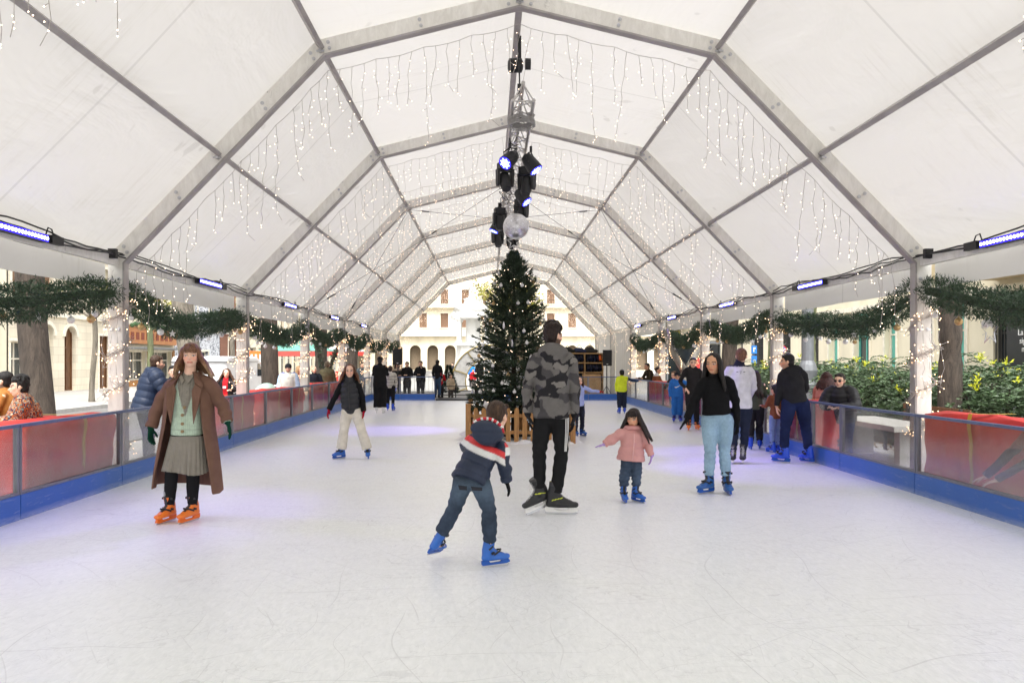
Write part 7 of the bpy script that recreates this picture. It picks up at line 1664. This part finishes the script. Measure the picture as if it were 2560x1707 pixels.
std('smiling long haired woman in a black leather jacket and red sweater near the van', 567, 917, 17.2, 8, z0=GZ, top=T_(lambda V: np.where(((np.abs(V[:, 0]+5.90) < .055) & (V[:, 1] < 17.18))[:, None], np.array(srgb('#c4242c')), np.array((.018,.018,.02))), e=.035), legs=L_(BLK), hair=dict(style='long', col=srgb('#5a3d2b'), col2=srgb('#8a6a50'), len=.2, spread=1.), vox=.011, arms=('fwd', 'pocket'), extras=scarf)
std('man in a white and blue sports jacket and black cap', 721, 905, 19.3, 5, z0=GZ, top=T_(lambda V: np.where(((V[:, 2] > 1.19))[:, None] & (np.abs(V[:, 0]+5.07) > .07)[:, None], np.array(srgb('#3c4d9c')), np.where((np.abs(V[:, 0]+5.07) > .19)[:, None], np.array(srgb('#b9cfe8')), np.array((.68,.68,.62)))), e=.045, sr=(.09, .085, .075, .06)), legs=L_(srgb('#3a3f48')), hair=dict(style='short', col=BLK, hat='cap', hatcol=(.02,.02,.025)), beard=.4, vox=.012, arms='down', build=1.15)
std('bald man in a dark navy jacket behind the fourth left post', 785, 911, 22.2, 25, z0=GZ, top=T_(srgb('#22262f')), legs=L_(BLK), hair=dict(style='none', col=(.3,.25,.2)), vox=.014, arms='cross', build=1.1)
std('man in an olive jacket seen from behind at the left barrier', 818, 899, 23.6, 185, z0=GZ, top=T_(srgb('#5b5541'), e=.05), legs=L_(srgb('#3a3833')), hair=dict(style='short', col=srgb('#6a5a48')), vox=.013, build=1.2)
std('man in a grey jacket far along the left barrier', 906, 903, 30.5, 10, z0=GZ, top=T_(srgb('#4f575c')), legs=L_(BLK), hair=HD, vox=.016)
std('dark dressed pedestrian walking on the street beside the broad trunk', 668, 905, 33.0, 170, z0=GZ, top=T_(srgb('#3d3a3a')), legs=L_(BLK), hair=HK, vox=.018, stride=.1)
std('woman in a pink coat partly hidden by the third left post', 747, 911, 20.8, 60, z0=GZ, top=T_(srgb('#c98f86')), legs=L_(srgb('#8c8a88')), hair=dict(style='long', col=srgb('#c09a70'), len=.2), vox=.015)
std('pedestrian in a beige coat among the stalls on the street', 640, 908, 36.0, 30, z0=GZ, top=T_(srgb('#a59078')), legs=L_(NAVY), hair=HB, vox=.02, stride=.1)
# far end
std('woman with a pale fur collar under the left loudspeaker', 992, 903, 30.7, 40, z0=GZ, top=T_(lambda V: np.where((V[:, 2] > 1.10)[:, None], np.array(srgb('#c2b09a')), np.array((.03,.03,.032))), e=.05, collar=.04), legs=L_(BLK), hair=dict(style='long', col=srgb('#3a241a'), len=.15), vox=.016, arms='cross')
std('dark haired person with folded arms behind the far left end barrier', 1018, 901, 30.8, -10, z0=GZ, top=T_((.02,.02,.022), hood=True), legs=L_(BLK), hair=HK, vox=.016, arms='cross')
std('man raising a hand to his mouth behind the far end barrier', 1052, 899, 30.8, -15, z0=GZ, top=T_((.018,.018,.02), e=.045), legs=L_(srgb('#2b2b2e')), hair=HD, vox=.016, arms=('phone', 'cross'), build=1.15)
std('child in a red jacket behind the person on the gate step', 1101, 921, 31.6, 160, z0=GZ, top=T_(srgb('#b8202a')), legs=L_(BLK), hair=HK, vox=.018, arms='fwd')
std('child in a cream coat beside the small fir tree', 1127, 934, 31.6, 20, z0=GZ, top=T_(srgb('#cbb79c'), hem=.15), legs=L_(srgb('#55504c')), hair=HB, vox=.018)
std('child in a red coat in the square right of the ring arch', 1183, 921, 44.0, 10, z0=GZ, top=T_(srgb('#c5252f'), hem=.2, e=.05), legs=L_(srgb('#6b6460')), hair=HB, vox=.022)
std('person in a bright blue jacket in the square', 1179, 905, 48.0, 170, z0=GZ, top=T_(srgb('#2f86d8')), legs=L_(BLK), hair=HD, vox=.022)
std('person in black with dark curly hair left of the christmas tree', 1198, 897, 43.0, 150, z0=GZ, top=T_((.02,.02,.02), e=.05), legs=L_(BLK), hair=dict(style='curly', col=BLK), vox=.02)
std('distant person in dark clothes by the arcade arches', 1132, 905, 56.0, -40, z0=GZ, top=T_((.03,.03,.035)), legs=L_(BLK), hair=HK, vox=.025)
# spectators, right
std('dark haired man leaning over the right barrier beside the yellow vest child', 1604, 908, 25.4, -70, z0=GZ, X=5.3, top=T_(srgb('#33291f')), legs=L_(BLK), hair=HK, skin='mid', vox=.014, arms='fwd', lean=.35)
std('woman with pulled back dark hair in a brown and white jacket at the right barrier', 1630, 917, 24.2, 60, z0=GZ, X=5.2, top=T_(lambda V: np.where((V[:, 2] > 1.02)[:, None], np.array((.6,.58,.56)), np.array(srgb('#7d4f34')))), legs=L_(BLK), hair=dict(style='bun', col=srgb('#2a1a12')), skin='mid', vox=.014, arms='rail', lean=.25)
std('child with glasses and light brown hair looking over the right barrier', 1678, 925, 21.3, -45, z0=GZ, X=5.1, top=T_(srgb('#3a2a2e')), legs=L_(NAVY), hair=dict(style='short', col=srgb('#7d5a40'), glasses='clear'), vox=.012, arms='rail')
std('woman with curly dark red hair in a pink coat behind the right barrier', 2066, 926, 12.7, 150, z0=GZ, top=T_(srgb('#c08a82'), e=.05, hem=.25), legs=L_(srgb('#3a3434')), hair=dict(style='long', col=srgb('#3a1614'), len=.18, spread=1.1), vox=.011, arms=('phone', 'phone'), lean=.05)
std('woman in sunglasses and a black padded jacket leaning on the right barrier', 2090, 934, 11.75, -42, z0=GZ, X=5.38, top=T_((.016,.016,.018), mat=G['nylon'], e=.055, sr=(.10, .095, .085, .07), hood=True, puff=.006), legs=L_(srgb('#2b3350'), mat=G['denim']), hair=dict(style='short', col=srgb('#2a1c16'), glasses='sun'), vox=.010, arms='rail', lean=.30, build=1.15)
# person bending at the right edge
J, k = stdpose(5.75, 7.05, 1.65, -50, GZ, 'fwd', .55)
J['ell'] = PX(2530, 1128, 7.72); J['wrl'] = PX(2462, 1192, 7.82); J['til'] = PX(2425, 1204, 7.90)
J['elr'] = PX(2560, 1160, 7.45); J['wrr'] = PX(2490, 1200, 7.62); J['tir'] = PX(2452, 1212, 7.68); J['shl'] = PX(2585, 1075, 7.5)
J['shr'] = J['shl'] + V3(.12, -.34, .0); J['neck'] = (J['shl']+J['shr'])/2 + V3(.02, 0, .05); J['pel'] = J['neck'] + V3(.45, -.05, -.18); J['head'] = J['neck']+V3(-.06, .02, .16); J['hipl'] = J['pel']+V3(-.02, .09, -.03); J['hipr'] = J['pel']+V3(.02, -.09, -.03)
for a in 'lr': J['kn'+a] = J['hip'+a].lerp(J['an'+a], .5)+V3(-.05,0,0); J['pn'+a] = V3(0,0,-1)
person('spectator bending low with arms in brown and black sleeves at the right edge', J, .95, T_(lambda V: np.where((V[:, 2] > .62)[:, None], np.array(srgb('#8a5a50')), np.array((.03,.028,.03))), e=.03, name='jacket'), L_(BLK), HD, 'light', ('shoe', BLK), None, .010, None, None, hs=1.0, base_z=GZ)
# pushchair hood at left
t = thing('pushchair', (-5.25, 18.0, GZ), 'pushchair with a pale green hood behind the left barrier', 'pushchair')
m = MB(); V = []; F = []
for i in range(13):
    a = math.pi*i/12
    for j in range(9): b_ = math.pi*j/8*.62; V.append((-5.25+.26*math.cos(a), 18.0-.28*math.sin(b_)+.05, .72+.26*math.sin(a)*max(.15, math.cos(b_*.8))))
for i in range(12):
    for j in range(8): F.append((i*9+j, i*9+j+1, (i+1)*9+j+1, (i+1)*9+j))
np_mesh('hood', V, F, M('green_hood', srgb('#a8c0b4'), .7), t, True)
m = MB(); m.box(-5.5, -5.0, 17.9, 18.4, .25, .7); m.build('seat', G['dark'], t)
m = MB(); [m.tube([(x, 18.35, .9), (x, 18.2, .3), (x, 17.7, GZ+.12)], .014, 6) for x in (-5.5, -5.0)]; m.tube([(-5.5, 18.35, .9), (-5.0, 18.35, .9)], .016, 6); m.build('frame', G['steel'], t)
for x in (-5.5, -5.0):
    for y in (17.7, 18.4): m = MB(); m.lathe((x, y, GZ+.11), [(.10, -.02), (.11, 0), (.10, .02)], 12, V3(1,0,0)); m.build('wheel', G['black'], t)
